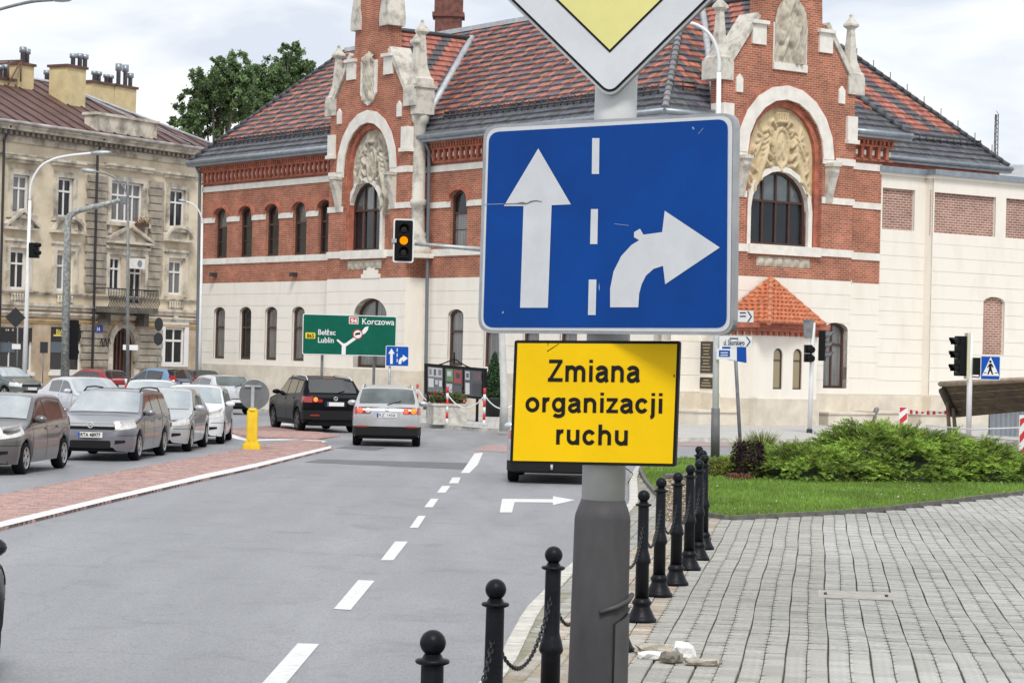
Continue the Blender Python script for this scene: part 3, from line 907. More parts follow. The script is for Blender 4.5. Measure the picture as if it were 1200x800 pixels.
def relief(pl, h, hin, n, mat, fn=heraldic, nu=120, nv=100, zlow=None, scale=1.0, name='carved_relief', sx=None):
    """panel filling opening h, leaving hin free; fn gives the height"""
    b = MB(); s0, s1, z0, z1, r = h
    zl = zlow if zlow is not None else z0
    c = (s0 + s1) / 2; hw = (s1 - s0) / 2
    V, idx, F = [], {}, []
    for j in range(nv + 1):
        z = zl + (z1 - .004 - zl) * j / nv
        a, e = hprof(h, z)
        for i in range(nu + 1):
            s = a + (e - a) * i / nu
            idx[i, j] = len(V)
            V.append(pl.pt(s, z, n + fn((s - c) / hw, (z - zl) / (z1 - zl)) * scale))
    def free(i, j):
        z = zl + (z1 - .004 - zl) * (j + .5) / nv; a, e = hprof(h, z); s = a + (e - a) * (i + .5) / nu
        if hin and hin[2] < z < hin[3]:
            p, q = hprof(hin, z); return not (p < s < q)
        return True
    for j in range(nv):
        for i in range(nu):
            if free(i, j): F.append((idx[i, j], idx[i + 1, j], idx[i + 1, j + 1], idx[i, j + 1]))
    b.add(V, F, smooth=True)
    return b.build(name, mat, hall)

def console(pl, s, z0, z1, n, w=.34):
    pts = [(0, z1), (.42, z1), (.42, z1 - .22), (.34, z1 - .42), (.22, z1 - .8), (.10, z0 + .1), (.08, z0), (0, z0)]
    b = MB(); m = pl.mat()
    mm = m @ Matrix(((0, 0, 1, s - w / 2), (1, 0, 0, n), (0, 1, 0, 0), (0, 0, 0, 1)))
    b.prism(pts, 0, w, 'z', m=mm)
    pbox(b, pl, s - w * .62, s + w * .62, z1, z1 + .13, n, n + .5)
    b.build('console', grey_st, hall)
def pinnacle(pl, s, n, z0, z1, w=.5):
    b = MB(); c = pl.pt(s, 0, n); m = Matrix.Translation(c) @ pl.mat().to_3x3().to_4x4()
    def sq(r, z): return [(m @ Vector((x * r, y * r, z))) for x, y in ((-1, -1), (1, -1), (1, 1), (-1, 1))]
    H = z1 - z0
    prof = [(w * .62, 0), (w * .62, .1 * H), (w * .5, .13 * H), (w * .34, .26 * H), (w * .30, .30 * H), (w * .17, .76 * H), (w * .20, .77 * H), (w * .36, .81 * H), (w * .34, .84 * H), (w * .12, .92 * H), (w * .07, .95 * H), (w * .09, .97 * H), (w * .02, H)]
    V = []
    for r, z in prof: V += sq(r, z0 + z)
    F = [(4 * i + k, 4 * i + (k + 1) % 4, 4 * i + 4 + (k + 1) % 4, 4 * i + 4 + k) for i in range(len(prof) - 1) for k in range(4)] + [(0, 1, 2, 3)]
    b.add(V, F)
    b.build('pinnacle', grey_st, hall)
def coping(pl, p0, p1, n0, n1, t=.16):
    (sa, za), (sb, zb) = p0, p1
    L_ = math.hypot(sb - sa, zb - za); dx, dz = (sb - sa) / L_, (zb - za) / L_
    nx, nz = (-dz, dx) if dx > 0 else (dz, -dx)
    if nz < 0: nx, nz = -nx, -nz
    b = MB(); pprism(b, pl, [(sa, za), (sb, zb), (sb + nx * t, zb + nz * t), (sa + nx * t, za + nz * t)], n0, n1)
    b.build('coping', grey_st, hall)
def bay(pl, s0, s1, ca, ra, win, lowwins, zp, side, relief_kind):
    """gabled bay: s0..s1, recess arch centre ca half-width ra, window opening win"""
    n = NB; th = .9
    c = (s0 + s1) / 2; hw = (s1 - s0) / 2
    pieces(pl, [(s0, s1)], [(PV, zp)], [], cream2, 'plinth', -.1, n + .09)
    pieces(pl, [(s0, s1)], [(zp, ZC)], lowwins, cream, 'backing_wall', -.1, n - .02)
    pieces(pl, [(s0 - .001, s1 + .001)], courses(zp + .02, ZC, 7 if zp > 1.5 else 8), lowwins, cream, 'stone_course', -.05, n, gap=.02)
    rec = hole(ca - ra, ca + ra, 6.78, 12.25, ra * 1.08)
    G_ = [(ZC, hw), (12.75, hw), (13.35, hw - .35), (15.25, hw - 1.72), (15.3, hw - 1.80), (16.6, hw - 1.86), (16.65, hw - 2.15), (18.8, hw - 2.35), (19.6, .25)]
    def edge(z):
        if z is None: return [g[0] for g in G_]
        for (za, wa), (zb, wb) in zip(G_, G_[1:]):
            if za <= z <= zb:
                w = wa + (wb - wa) * (z - za) / (zb - za); return c - w, c + w
        return c - .25, c + .25
    b = MB(); wall_course(b, pl, s0, s1, ZC, 11.3, [rec], -.1, n)
    wall_course(b, pl, s0, s1, 11.3, 19.6, [rec] , n - .7, n, edge)
    b.build('gable_wall', brick_m, hall)
    for z0, z1 in ((6.5, 6.78), (8.5, 8.74), (10.0, 10.26)):
        pieces(pl, [(s0 - .05, s1 + .05)], [(z0, z1)], [rec] if z0 > 6.6 else [], white_st, 'white_band', -.05, n + .05)
    # white arch ring, inner brick order, carved panel, window
    b = MB(); ho = hole(ca - ra - .55, ca + ra + .55, 10.26, 12.25 + .58, ra * 1.08 + .56 - .0)
    zsp = 12.25 - ra * 1.08
    ring(b, pl, (ca - ra - .55, ca + ra + .55, zsp - .02, 12.25 + .55, ra * 1.08 + .55), (ca - ra - .02, ca + ra + .02, zsp - .03, 12.27, ra * 1.08 + .02), n, n + .07, True)
    b.build('arch_ring', white_st, hall)
    b = MB(); ring(b, pl, (ca - ra - .66, ca + ra + .66, zsp - .02, 12.25 + .66, ra * 1.08 + .66), (ca - ra - .56, ca + ra + .56, zsp - .03, 12.25 + .56, ra * 1.08 + .56), n, n + .05, True)
    b.build('arch_hood', brick_plain, hall)
    b = MB(); h1 = inset(rec, .0); ring(b, pl, rec, (ca - ra + .22, ca + ra - .22, 6.78, 12.25 - .24, ra * 1.08 - .24), n - .5, n - .16, True); b.build('arch_order', brick_plain, hall)
    wh = win
    pan = hole(ca - ra + .2, ca + ra - .2, 6.78, 12.02, ra * 1.08 - .23)
    fr = (wh[0] - .2, wh[1] + .2, wh[2], wh[3] + .2, (wh[1] - wh[0]) / 2 + .2)
    b = MB(); wall_course(b, pl, pan[0] - .2, pan[1] + .2, 6.78, 8.5, [wh], -.1, n - .34); b.build('brick_wall', brick_m, hall)
    relief(pl, pan, (wh[0], wh[1], wh[2], wh[3], wh[4]), n - .33, sand_st if side > 0 else grey_sand, zlow=8.3, scale=1.5)
    b = MB(); ring(b, pl, fr, wh, n - .5, n - .2, True); b.build('window_surround', white_st, hall)
    window(pl, wh, n - .52, hall, pane_mat=glass_blue, t=.11, mull=3 if side > 0 else 2, transom=.60, lower=glass_dark, depth=.1)
    pieces(pl, [(ca - ra + .1, ca + ra - .1)], [(6.44, 6.8)], [], white_st, 'window_sill', -.05, n + .16)
    for sg in (-1, 1): console(pl, ca + sg * (ra + .32), 8.55, 9.9, n)
    # frieze strip under the sill
    relief(pl, hole(ca - 1.35, ca + 1.35, 6.0, 6.36, 0), None, n + .01, grey_sand, fn=lambda x, y: .07 * abs(math.sin(x * 9.5)) * math.sin(y * PI) + .02 * math.sin(x * 60) * math.sin(y * 9), nu=60, nv=8, name='carved_frieze')
    # copings, kneelers, small stones
    for sg in (-1, 1):
        coping(pl, (c + sg * (hw - .30), 13.35), (c + sg * (hw - 1.68), 15.25), n - .95, n + .10, .2)
        b = MB(); q = c + sg * (hw - 1.98); pprism(b, pl, [(q - .36, 16.3), (q + .36, 16.3), (q + .36, 16.75), (q + .12, 17.9), (q - .12, 17.9), (q - .36, 16.75)], n - .75, n + .12); b.build('shoulder_stone', grey_st, hall)
        b = MB(); pbox(b, pl, c + sg * (hw - .0) - .42, c + sg * (hw - .0) + .42, 12.75, 13.45, n - .75, n + .08); b.build('kneeler_stone', grey_st, hall)
        pinnacle(pl, c + sg * (hw - .02), n - .3, 13.3, 15.9, .62)
        b = MB(); s = c + sg * (hw - .75); pprism(b, pl, [(s - .16, 12.35), (s + .16, 12.35), (s + .16, 12.85), (s, 13.02), (s - .16, 12.85)], n - .1, n + .07); b.build('lozenge_stone', white_st, hall)
        b = MB(); s = c + sg * (hw - 1.65); pbox(b, pl, s - .34, s + .34, 14.2, 14.95, n - .2, n + .09); pbox(b, pl, s - .40, s + .40, 14.95, 15.08, n - .2, n + .2); b.build('kneeler_stone', white_st, hall)
        b = MB(); s = c + sg * (hw - .2); pbox(b, pl, s - .26, s + .26, 11.0, 11.9, n - .6, n + .12); pbox(b, pl, s - .3, s + .3, 10.85, 11.0, n - .6, n + .2); b.build('kneeler_stone', white_st, hall)
    # upper carved stone
    pc = (c + ca) / 2
    if relief_kind == 'shield':
        b = MB(); pprism(b, pl, [(pc - .62, 14.9), (pc - .62, 13.5), (pc - .35, 13.15), (pc, 12.98), (pc + .35, 13.15), (pc + .62, 13.5), (pc + .62, 14.9)], n - .05, n + .08); b.build('shield_stone', white_st, hall)
        relief(pl, hole(pc - .48, pc + .48, 13.2, 15.3, .5), None, n + .085, grey_sand, fn=lambda x, y: max(blob(abs(x), y, 0, .45, .6, .38, .14, 3), blob(abs(x), y, 0, .82, .5, .14, .2), blob(abs(x), y, .75, .84, .25, .07, .14), limb(abs(x), y, [(.3, .1), (.7, .02)], .1, .1)) + .03 * math.sin(x * 21) * math.sin(y * 33), nu=26, nv=34)
    else:
        b = MB(); pbox(b, pl, pc - .85, pc + .85, 13.35, 13.62, n - .05, n + .09); pbox(b, pl, pc - .85, pc + .85, 13.62, 15.1, n - .05, n + .03); b.build('relief_ground', white_st, hall)
        def beast(x, y):
            pts = max(limb(x, y, [(-.45, .62), (-.1, .48), (.25, .36)], .2, .2), blob(x, y, -.5, .74, .26, .13, .24), limb(x, y, [(-.4, .5), (-.62, .36), (-.8, .40)], .09, .16), limb(x, y, [(-.2, .42), (-.5, .22), (-.62, .14)], .09, .16),
                      limb(x, y, [(.25, .36), (.15, .2), (.35, .08)], .11, .17), limb(x, y, [(.3, .34), (.5, .2), (.62, .05)], .10, .17), limb(x, y, [(.3, .42), (.6, .6), (.5, .8), (.2, .86)], .07, .13), limb(x, y, [(-.2, .8), (.0, .95), (.3, .98)], .09, .15))
            return pts + .02 * math.sin(x * 30) * math.sin(y * 27)
        relief(pl, hole(pc - .8, pc + .8, 13.62, 16.1, .9), None, n + .062, grey_sand, fn=beast, nu=44, nv=44)
    return c, hw
grey_sand = M('carved_greystone', (.60, .55, .45), .85, col2=(.36, .32, .26), scale=3, bump=.2, bscale=20)
ca = LP.S(430, 200, NB)
cw = LP.S(435.5, 280, NB - .6)
lowL = [hole(LP.S(433, 390, NB) - 1.3, LP.S(433, 390, NB) + 1.3, ZP + .1, 4.75, .75)]
gL = bay(LP, sBR, sBL, ca, 1.85, hole(cw - 1.24, cw + 1.24, 6.8, 9.75, 1.24), lowL, ZP, -1, 'shield')
window(LP, lowL[0], NB - .35, hall, pane_mat=glass_curt, t=.12, mull=1, transom=.6)
sR0, sR1 = RP.S(843, 300, NB), RP.S(998, 300, NB)
caR = RP.S(920, 200, NB); cwR = RP.S(905, 280, NB - .6)
lowR = [hole(RP.S(979, 420, NB) - .62, RP.S(979, 420, NB) + .62, 1.5, 4.0, .3)]
gR = bay(RP, sR0, sR1, caR, 1.9, hole(cwR - 1.45, cwR + 1.45, 6.8, 9.6, 1.45), lowR, 1.25, 1, 'beast')
window(RP, lowR[0], NB - .3, hall, pane_mat=glass_curt, t=.1, mull=1, transom=.68)
# keystone pattern over the low arch of the left bay
b = MB(); cc = LP.S(433, 390, NB)
for w_, z0, z1 in ((1.5, 5.6, 5.78), (1.15, 5.78, 5.95), (.6, 5.95, 6.1)): pbox(b, LP, cc - w_ / 2, cc + w_ / 2, z0, z1, NB - .05, NB + .03)
b.build('keystone_steps', cream, hall)
# colonette at the corner of the left bay
s_c, n_c = sBR - .12, NB * .5
b = MB(); m = Matrix.Translation(LP.pt(s_c, 0, n_c))
b.lathe([(.52, 6.55), (.62, 6.6), (.62, 6.8), (.45, 7.1), (.36, 7.3), (.40, 7.4), (.30, 7.55), (.29, 8.6), (.36, 8.66), (.36, 8.82), (.28, 8.9), (.27, 12.0), (.36, 12.1), (.40, 12.4), (.32, 12.5)], 14, m); b.build('colonette', grey_st, hall)
b = MB(); pbox(b, LP, s_c - .42, s_c + .42, 12.4, 13.5, n_c - .42, n_c + .42); pbox(b, LP, s_c - .5, s_c + .5, 13.5, 13.66, n_c - .5, n_c + .5); b.build('tabernacle', grey_st, hall)
pinnacle(LP, s_c, n_c, 13.6, 16.4, .62)
b = MB(); pbox(b, LP, sBR - .75, sBR + .1, 6.42, 6.6, .0, NB + .15); b.build('buttress_ledge', white_st, hall)
# right part of the right front
wingR = RP.S(1031, 300)
facade(RP, 0, sR0, 0, [], [], zp=1.25); facade(RP, sR1, wingR, 0, [], [], zp=1.25); cornice(RP, sR1 + .1, wingR + .5, 0)
b = MB(); s = sR1 + .15; pprism(b, RP, [(s, ZC + .02), (s + .75, ZC + .02), (s + .25, ZC + .6), (s, ZC + .9)], 0, .06); b.build('sloped_stone', white_st, hall)
# ---- cream annex with blind brick panels
ax0, ax1, ax2 = wingR, RP.S(1085, 300), 34.0
annex_top = 9.9
def annex(s0, s1, n, panels, holes):
    pieces(RP, [(s0, s1)], [(PV, 1.25)], [], cream2, 'plinth', n - .5, n + .09)
    pieces(RP, [(s0, s1)], [(1.25, annex_top)], holes + panels, cream, 'backing_wall', n - .5, n - .02)
    pieces(RP, [(s0, s1)], courses(1.27, 7.3, 11), holes, cream, 'stone_course', n - .06, n, gap=.02)
    pieces(RP, [(s0, s1)], [(7.3, annex_top)], panels, cream, 'panel_wall', n - .06, n)
    for h in panels + holes:
        b = MB(); vs = [RP.pt(h[0] - .1, h[2] - .1, n - .14), RP.pt(h[1] + .1, h[2] - .1, n - .14), RP.pt(h[1] + .1, h[3] + .1, n - .14), RP.pt(h[0] - .1, h[3] + .1, n - .14)]
        b.add(vs, [(0, 1, 2, 3)], [(h[0], h[2]), (h[1], h[2]), (h[1], h[3]), (h[0], h[3])]); b.build('brick_panel', brick_pale, hall)
    b = MB(); pbox(b, RP, s0 - .1, s1 + .1, annex_top, annex_top + .12, n - .5, n + .12); b.build('coping_band', cream, hall)
    b = MB(); pbox(b, RP, s0 - .14, s1 + .14, annex_top + .12, annex_top + .34, n - .6, n + .22); b.build('metal_coping', zinc, hall)
annex(ax0 + .002, ax1, -.1, [hole(RP.S(1034, 250) + .1, RP.S(1074, 250), 7.78, 9.4)], [])
an = .35
annex(ax1, ax2, an, [hole(RP.S(1095, 250, an), RP.S(1167, 250, an), 7.74, 9.35), hole(RP.S(1179, 250, an), RP.S(1179, 250, an) + 3.2, 7.74, 9.35)], [hole(RP.S(1152, 380, an), RP.S(1177, 380, an), 2.95, 5.3, .25)])
for i, (x0, x1, h_) in enumerate(((958, 1010, .42), (1026, 1054, .45), (1078, 1110, .4), (806, 852, .45))):       # cellar-light upstands at the foot of the wall
    s0, s1 = RP.S(x0, 490, 1.2), RP.S(x1, 490, 1.2); nn = NB + .09 if x0 < 1000 else .45
    b = MB(); pbox(b, RP, s0, s1, PV, PV + h_, 0, nn + .8); pbox(b, RP, s0 - .04, s1 + .04, PV + h_, PV + h_ + .07, 0, nn + .86); b.build('cellar_upstand', cream2, hall)
# setback wing behind the annex
nS = -6.0
sW = RP.S(1177, 196, nS)
pieces(RP, [(8, sW - .5)], [(9.0, 11.2)], [], brick_m, 'brick_wall', nS - .9, nS - .5)
b = MB(); pbox(b, RP, 8, sW - .2, 11.0, 11.25, nS - .6, nS - .1); b.build('cornice', brick_plain, hall)

# ---- roof: patterned flat tiles, laid row by row as real slabs
tile_m = M_attr('roof_tiles', .45, var=.25, scale=5, spec=.5)
RED, DARK = (.40, .145, .105), (.098, .101, .115)
def tile_field(pl, n_e, z_e, rows, srange, pat, slope=1.0, clip=None, name='roof_tiles', dirs=None):
    """eave at (n_e, z_e); going up moves inward. srange(t)->(s0,s1) with t the inward run"""
    V, F, Cc = [], [], []
    run = .245; wv = .26; k = 0
    for r in range(rows):
        t0, t1 = r * run, (r + 1.12) * run
        a, e = srange(t0 + run * .5)
        i0, i1 = math.floor(a / wv), math.ceil(e / wv)
        for i in range(i0, i1):
            s0, s1 = max(a, i * wv + .004), min(e, (i + 1) * wv - .004)
            if s1 - s0 < .03: continue
            if clip and clip((s0 + s1) / 2, t0 + run / 2): continue
            base = RED if pat(i, r) else DARK
            w = random.uniform(.72, 1.2); col = (base[0] * w, base[1] * w * random.uniform(.9, 1.1), base[2] * w * random.uniform(.9, 1.1))
            lo, hi = .085 + random.uniform(-.012, .012), .012
            P = [pl.pt(s0, z_e + slope * t0 + lo, n_e - t0 + lo * .4), pl.pt(s1, z_e + slope * t0 + lo, n_e - t0 + lo * .4), pl.pt(s1, z_e + slope * t1 + hi, n_e - t1), pl.pt(s0, z_e + slope * t1 + hi, n_e - t1),
                 pl.pt(s0, z_e + slope * t0 - .02, n_e - t0), pl.pt(s1, z_e + slope * t0 - .02, n_e - t0)]
            V += [tuple(p) for p in P]; Cc += [col] * 6
            F += [(k, k + 1, k + 2, k + 3), (k, k + 4, k + 5, k + 1)]; k += 6
    o = obj(name, np_mesh(name, V, F, tile_m, Cc), hall, kind='stuff')
    return o
NE = .5; ROWS = 22; RUN = ROWS * .245
def diag(i, r):
    if r < 4: return False
    return (i + 2 * r) % 6 < 3
gc, ghw = gL
cr_top = 16.3; cr_run = cr_top - ZG
def clipL(s, t):
    # cut out the cross-gable roof of the left bay: its valleys run from the bay's edges to its ridge
    f = t / cr_run
    return f < 1 and abs(s - gc) < ghw * (1 - f) - .02
tile_field(LP, NE, ZG, ROWS, lambda t: (-NE + t, sEnd + NE - t), diag, clip=clipL)
gcR, ghwR = gR
sFR = wingR + .95
def clipR(s, t):
    f = t / cr_run
    return f < 1 and abs(s - gcR) < ghwR * (1 - f) - .02
tile_field(RP, NE, ZG, ROWS, lambda t: (-NE + t, max(-NE + t, sFR - t)), diag, clip=clipR)
tile_field(RP, nS, ZG - .1, ROWS, lambda t: (max(4, sFR - 9 + t * .3), max(0, sW + .3 - t)), lambda i, r: ((i + r) % 7) < 4 and r > 5)
# roof decks below the tiles (so nothing shows through) and side hips
deck = M('roof_deck', (.05, .05, .055), .8)
b = MB()
zt = ZG + RUN
def quad(pl_pts, z=0): b.add(pl_pts, [tuple(range(len(pl_pts)))])
dz = -.06
quad([LP.pt(-NE, ZG + dz, NE), LP.pt(sEnd + NE, ZG + dz, NE), LP.pt(sEnd + NE - RUN, zt + dz, NE - RUN), LP.pt(-NE + RUN, zt + dz, NE - RUN)])
quad([RP.pt(-NE, ZG + dz, NE), RP.pt(sFR, ZG + dz, NE), RP.pt(sFR - RUN, zt + dz, NE - RUN), RP.pt(-NE + RUN, zt + dz, NE - RUN)])
quad([RP.pt(sFR, ZG + dz, NE), RP.pt(sFR, ZG + dz, NE - 12), RP.pt(sFR - RUN, zt + dz, NE - 12), RP.pt(sFR - RUN, zt + dz, NE - RUN)])
quad([RP.pt(4, ZG - .1 + dz, nS), RP.pt(sW + .3, ZG - .1 + dz, nS), RP.pt(sW + .3 - RUN, zt - .1 + dz, nS - RUN), RP.pt(4, zt - .1 + dz, nS - RUN)])
quad([RP.pt(sW + .3, ZG - .1 + dz, nS), RP.pt(sW + .3, ZG - .1 + dz, nS - 16), RP.pt(sW + .3 - RUN, zt - .1 + dz, nS - 16 + RUN), RP.pt(sW + .3 - RUN, zt - .1 + dz, nS - RUN)])
quad([LP.pt(sEnd + NE, ZG + dz, NE), LP.pt(sEnd + NE, ZG + dz, NE - 16), LP.pt(sEnd + NE - RUN, zt + dz, NE - 16 + RUN), LP.pt(sEnd + NE - RUN, zt + dz, NE - RUN)])
b.build('roof_deck', deck, hall)
# main body behind the fronts, closing the volume
b = MB(); ib = .5
b.prism([(p.x, p.y) for p in (LP.pt(ib, 0, -ib), LP.pt(sEnd - .02, 0, -ib), LP.pt(sEnd - .02, 0, -16), RP.pt(sW - .6, 0, -22), RP.pt(sW - .6, 0, nS - .9), RP.pt(wingR - .02, 0, nS - .9), RP.pt(wingR - .02, 0, -ib))], 0, 11.2, 'z')
b.build('core_wall', brick_plain, hall)
b = MB()
p1 = [LP.pt(sEnd + NE - RUN, zt, NE - RUN), LP.pt(-NE + RUN, zt, NE - RUN), RP.pt(sFR - RUN, zt, NE - RUN), RP.pt(sW - RUN, zt, nS - RUN), RP.pt(sW - RUN, zt, -20), LP.pt(sEnd + NE - RUN, zt, -14)]
cen = sum(p1, Vector()) / 6 + Vector((0, 0, 1.6))
b.add(p1 + [cen], [(i, (i + 1) % 6, 6) for i in range(6)]); b.build('metal_roof', zinc, hall)
b = MB()
pbox(b, LP, -NE + RUN - .1, sEnd + NE - RUN, zt + .02, zt + .22, NE - RUN - .1, NE - RUN + .08); pbox(b, RP, -NE + RUN, sFR - RUN, zt + .02, zt + .22, NE - RUN - .1, NE - RUN + .08)
b.build('roof_edge_flashing', zinc_l, hall)
# cross-gable roofs behind both gables
def cross_roof(pl, c, hw, parent_pat):
    for sg in (-1, 1):
        V, F, Cc = [], [], []; k = 0
        L_ = cr_run; rows = 20; H = cr_top - ZG; wv = .26
        for r in range(rows):
            f0, f1 = r / rows, (r + 1.15) / rows
            t_end = f0 * L_ + NE * 0                       # inward run reached at this height
            y = NE - .1
            while y > NE - t_end - .2 - (0 if r else .1):
                pass
                break
            m_ = int((t_end + .6) / wv) + 1
            for q in range(m_):
                n0, n1 = NE + .0 - q * wv, NE - (q + 1) * wv + .006
                if NE - n1 > t_end + .25: continue
                base = RED if ((q - r * 1 + 40) % 5) < 3 and r > 3 else DARK
                w = random.uniform(.82, 1.16); col = tuple(x * w for x in base)
                sa, sb = c + sg * hw * (1 - f0), c + sg * hw * (1 - f1)
                za, zb = ZG + H * f0, ZG + H * f1
                P = [pl.pt(sa + sg * .05, za + .06, n0), pl.pt(sa + sg * .05, za + .06, n1), pl.pt(sb, zb + .01, n1), pl.pt(sb, zb + .01, n0), pl.pt(sa, za - .03, n0), pl.pt(sa, za - .03, n1)]
                V += [tuple(p) for p in P]; Cc += [col] * 6; F += [(k, k + 1, k + 2, k + 3), (k, k + 4, k + 5, k + 1)]; k += 6
        obj('roof_tiles', np_mesh('roof_tiles', V, F, tile_m, Cc), hall, kind='stuff')
        b = MB(); b.add([pl.pt(c + sg * hw, ZG - .05, NE), pl.pt(c, cr_top - .05, NE), pl.pt(c, cr_top - .05, NE - cr_run)], [(0, 1, 2)]); b.build('roof_deck', deck, hall)
        b = MB(); a0, a1 = pl.pt(c + sg * hw, ZG + .1, NE + .05), pl.pt(c, cr_top + .1, NE - cr_run)
        b.tube([a0, a1], .16, 6); b.build('valley_flashing', zinc_l, hall)
    b = MB(); b.tube([pl.pt(c, cr_top + .05, NE), pl.pt(c, cr_top + .05, NE - cr_run)], .12, 8); b.build('ridge', dark_metal, hall)
cross_roof(LP, gc, ghw, None); cross_roof(RP, gcR, ghwR, None)
# hips, gutters, snow guards, downpipes
def hip(a, bpt, col, r=.13):
    b = MB(); n = max(3, int((bpt - a).length / .38))
    for k in range(n):
        p, q = a.lerp(bpt, k / n), a.lerp(bpt, (k + 1.05) / n)
        b.tube([p, q], [r, r * .78], 8)
    b.build('hip_tiles', col, hall)
hipm = M('hip_tile_grey', (.20, .20, .215), .6, var=.3, scale=3); hipd = M('hip_tile_dark', (.06, .062, .07), .6, var=.3, scale=3)
hip(LP.pt(-NE, ZG + .08, NE), LP.pt(-NE + RUN, zt + .08, NE - RUN), hipm, .16)
hip(LP.pt(sEnd + NE, ZG + .08, NE), LP.pt(sEnd + NE - RUN, zt + .08, NE - RUN), hipd)
hip(RP.pt(sFR, ZG + .08, NE), RP.pt(sFR - RUN * .6, ZG + RUN * .6 + .08, NE - RUN * .6), hipd)
hip(RP.pt(sW + .3, ZG, nS), RP.pt(sW + .3 - RUN, zt, nS - RUN), hipd)
def gutter(pl, s0, s1, n, z):
    b = MB(); b.tube([pl.pt(s0, z, n), pl.pt(s1, z, n)], .11, 8); pbox(b, pl, s0, s1, z - .2, z - .09, n - .35, n - .02); b.build('gutter', zinc, hall)
def snow_guard(pl, s0, s1, n, z):
    b = MB(); b.tube([pl.pt(s0, z + .30, n), pl.pt(s1, z + .30, n)], .03, 5); b.tube([pl.pt(s0, z + .14, n), pl.pt(s1, z + .14, n)], .03, 5)
    k = int(abs(s1 - s0) / .42)
    for i in range(k + 1):
        s = s0 + (s1 - s0) * i / k
        b.tube([pl.pt(s, z - .05, n + .05), pl.pt(s, z + .36, n)], .035, 4)
    b.build('snow_guard', dark_metal, hall)
gutter(LP, sBL + .1, sEnd + NE + .1, NE + .1, ZG - .02); gutter(LP, -NE - .1, sBR - .1, NE + .1, ZG - .02)
gutter(RP, -NE - .1, sR0 - .1, NE + .1, ZG - .02); gutter(RP, sR1 + .2, sFR + .1, NE + .1, ZG - .02); gutter(RP, wingR - 1, sW + .4, nS + .1, ZG - .12)
for s0, s1 in ((sBL + .3, sEnd - .5), (.8, sBR - .9)): snow_guard(LP, s0, s1, NE - .75, ZG + .75)
snow_guard(RP, .5, sR0 - .2, NE - .95, ZG + .95); snow_guard(RP, sFR, sW - .6, nS - .9, ZG + .8)
for pl, s, n in ((LP, sEnd - .05, .12), (LP, sBR - .55, .14)):
    b = MB(); b.tube([pl.pt(s, ZG - .1, NE), pl.pt(s, ZG - .6, n + .1), pl.pt(s, 1.2, n), pl.pt(s, PV, n)], .075, 8); b.build('downpipe', M('lead_pipe', (.16, .18, .21), .5, .3), hall)
# lightning-rod spikes along the right hip
for k in range(1, 10):
    p = RP.pt(sW + .3, ZG, nS).lerp(RP.pt(sW + .3 - RUN, zt, nS - RUN), k / 10.0); b = MB(); b.tube([p, p + Vector((0, 0, .42))], .018, 4); b.build('conductor_rod', dark_metal, hall)
# brick chimney stack
cp = LP.pt(LP.S(526, 10, NE - 8), 0, NE - 8); b = MB(); z0 = zt - .5; ztop = zt + 1.65
b.box(cp.x - .62, cp.x + .62, cp.y - .6, cp.y + .6, z0, ztop - .35); b.box(cp.x - .75, cp.x + .75, cp.y - .7, cp.y + .7, ztop - .35, ztop - .15); b.box(cp.x - .66, cp.x + .66, cp.y - .62, cp.y + .62, ztop - .15, ztop + .6)
b.build('chimney', M('chimney_brick', (.15, .058, .045), .85, var=.35, scale=4, bump=.3, bscale=30), hall)
# ---- porch with clay-tile roof on the right front
pz = 3.55
A_, B_, C_, D_ = RP.pt(2.0, 0, NB), RP.pt(RP.S(884, 440, NB + 1.5), 0, NB + 1.5), RP.pt(RP.S(957, 440, NB + 1.2), 0, NB + 1.2), RP.pt(RP.S(957, 440, NB + 1.2), 0, NB)
def wall_pl(p, q):
    u = (q - p); u.normalize(); n = Vector((u.y, -u.x, 0))
    w = LPlane(p + C0 - _o, u, n); w.o.z = 0
    return w, (q - p).length
plA, lA = wall_pl(Vector((A_.x, A_.y, 0)), Vector((B_.x, B_.y, 0))); plB, lB = wall_pl(Vector((B_.x, B_.y, 0)), Vector((C_.x, C_.y, 0)))
hs = []
for x in (911.5, 934.5):
    s = plB.S(x, 435); hs.append(hole(s - .25, s + .25, 1.45, 2.95, .25))
for pl_, ln, hh in ((plA, lA, []), (plB, lB, hs)):
    pieces(pl_, [(0, ln)], [(PV, pz)], hh, cream, 'porch_wall', -.3, 0, one=True)
    b = MB(); pbox(b, pl_, -.1, ln + .1, PV, 1.1, -.2, .07); b.build('plinth', cream2, hall)
    b = MB(); pbox(b, pl_, -.25, ln + .25, pz, pz + .12, -.3, .2); pbox(b, pl_, -.35, ln + .35, pz + .12, pz + .32, -.3, .32)
    for k in range(int(ln / .3) + 1): pbox(b, pl_, k * .3, k * .3 + .15, pz - .15, pz, -.1, .12)
    b.build('porch_cornice', brick_plain, hall)
for h in hs: window(plB, h, -.10, hall, pane_mat=M('amber_curtain', (.30, .25, .15), .3, coat=.5), t=.05, mull=0, transom=.72, depth=.05)
clay = M_attr('clay_tiles', .6, var=.2, scale=6)
apex = RP.pt(RP.S(903, 334, NB + .2), 5.55, NB + .2)
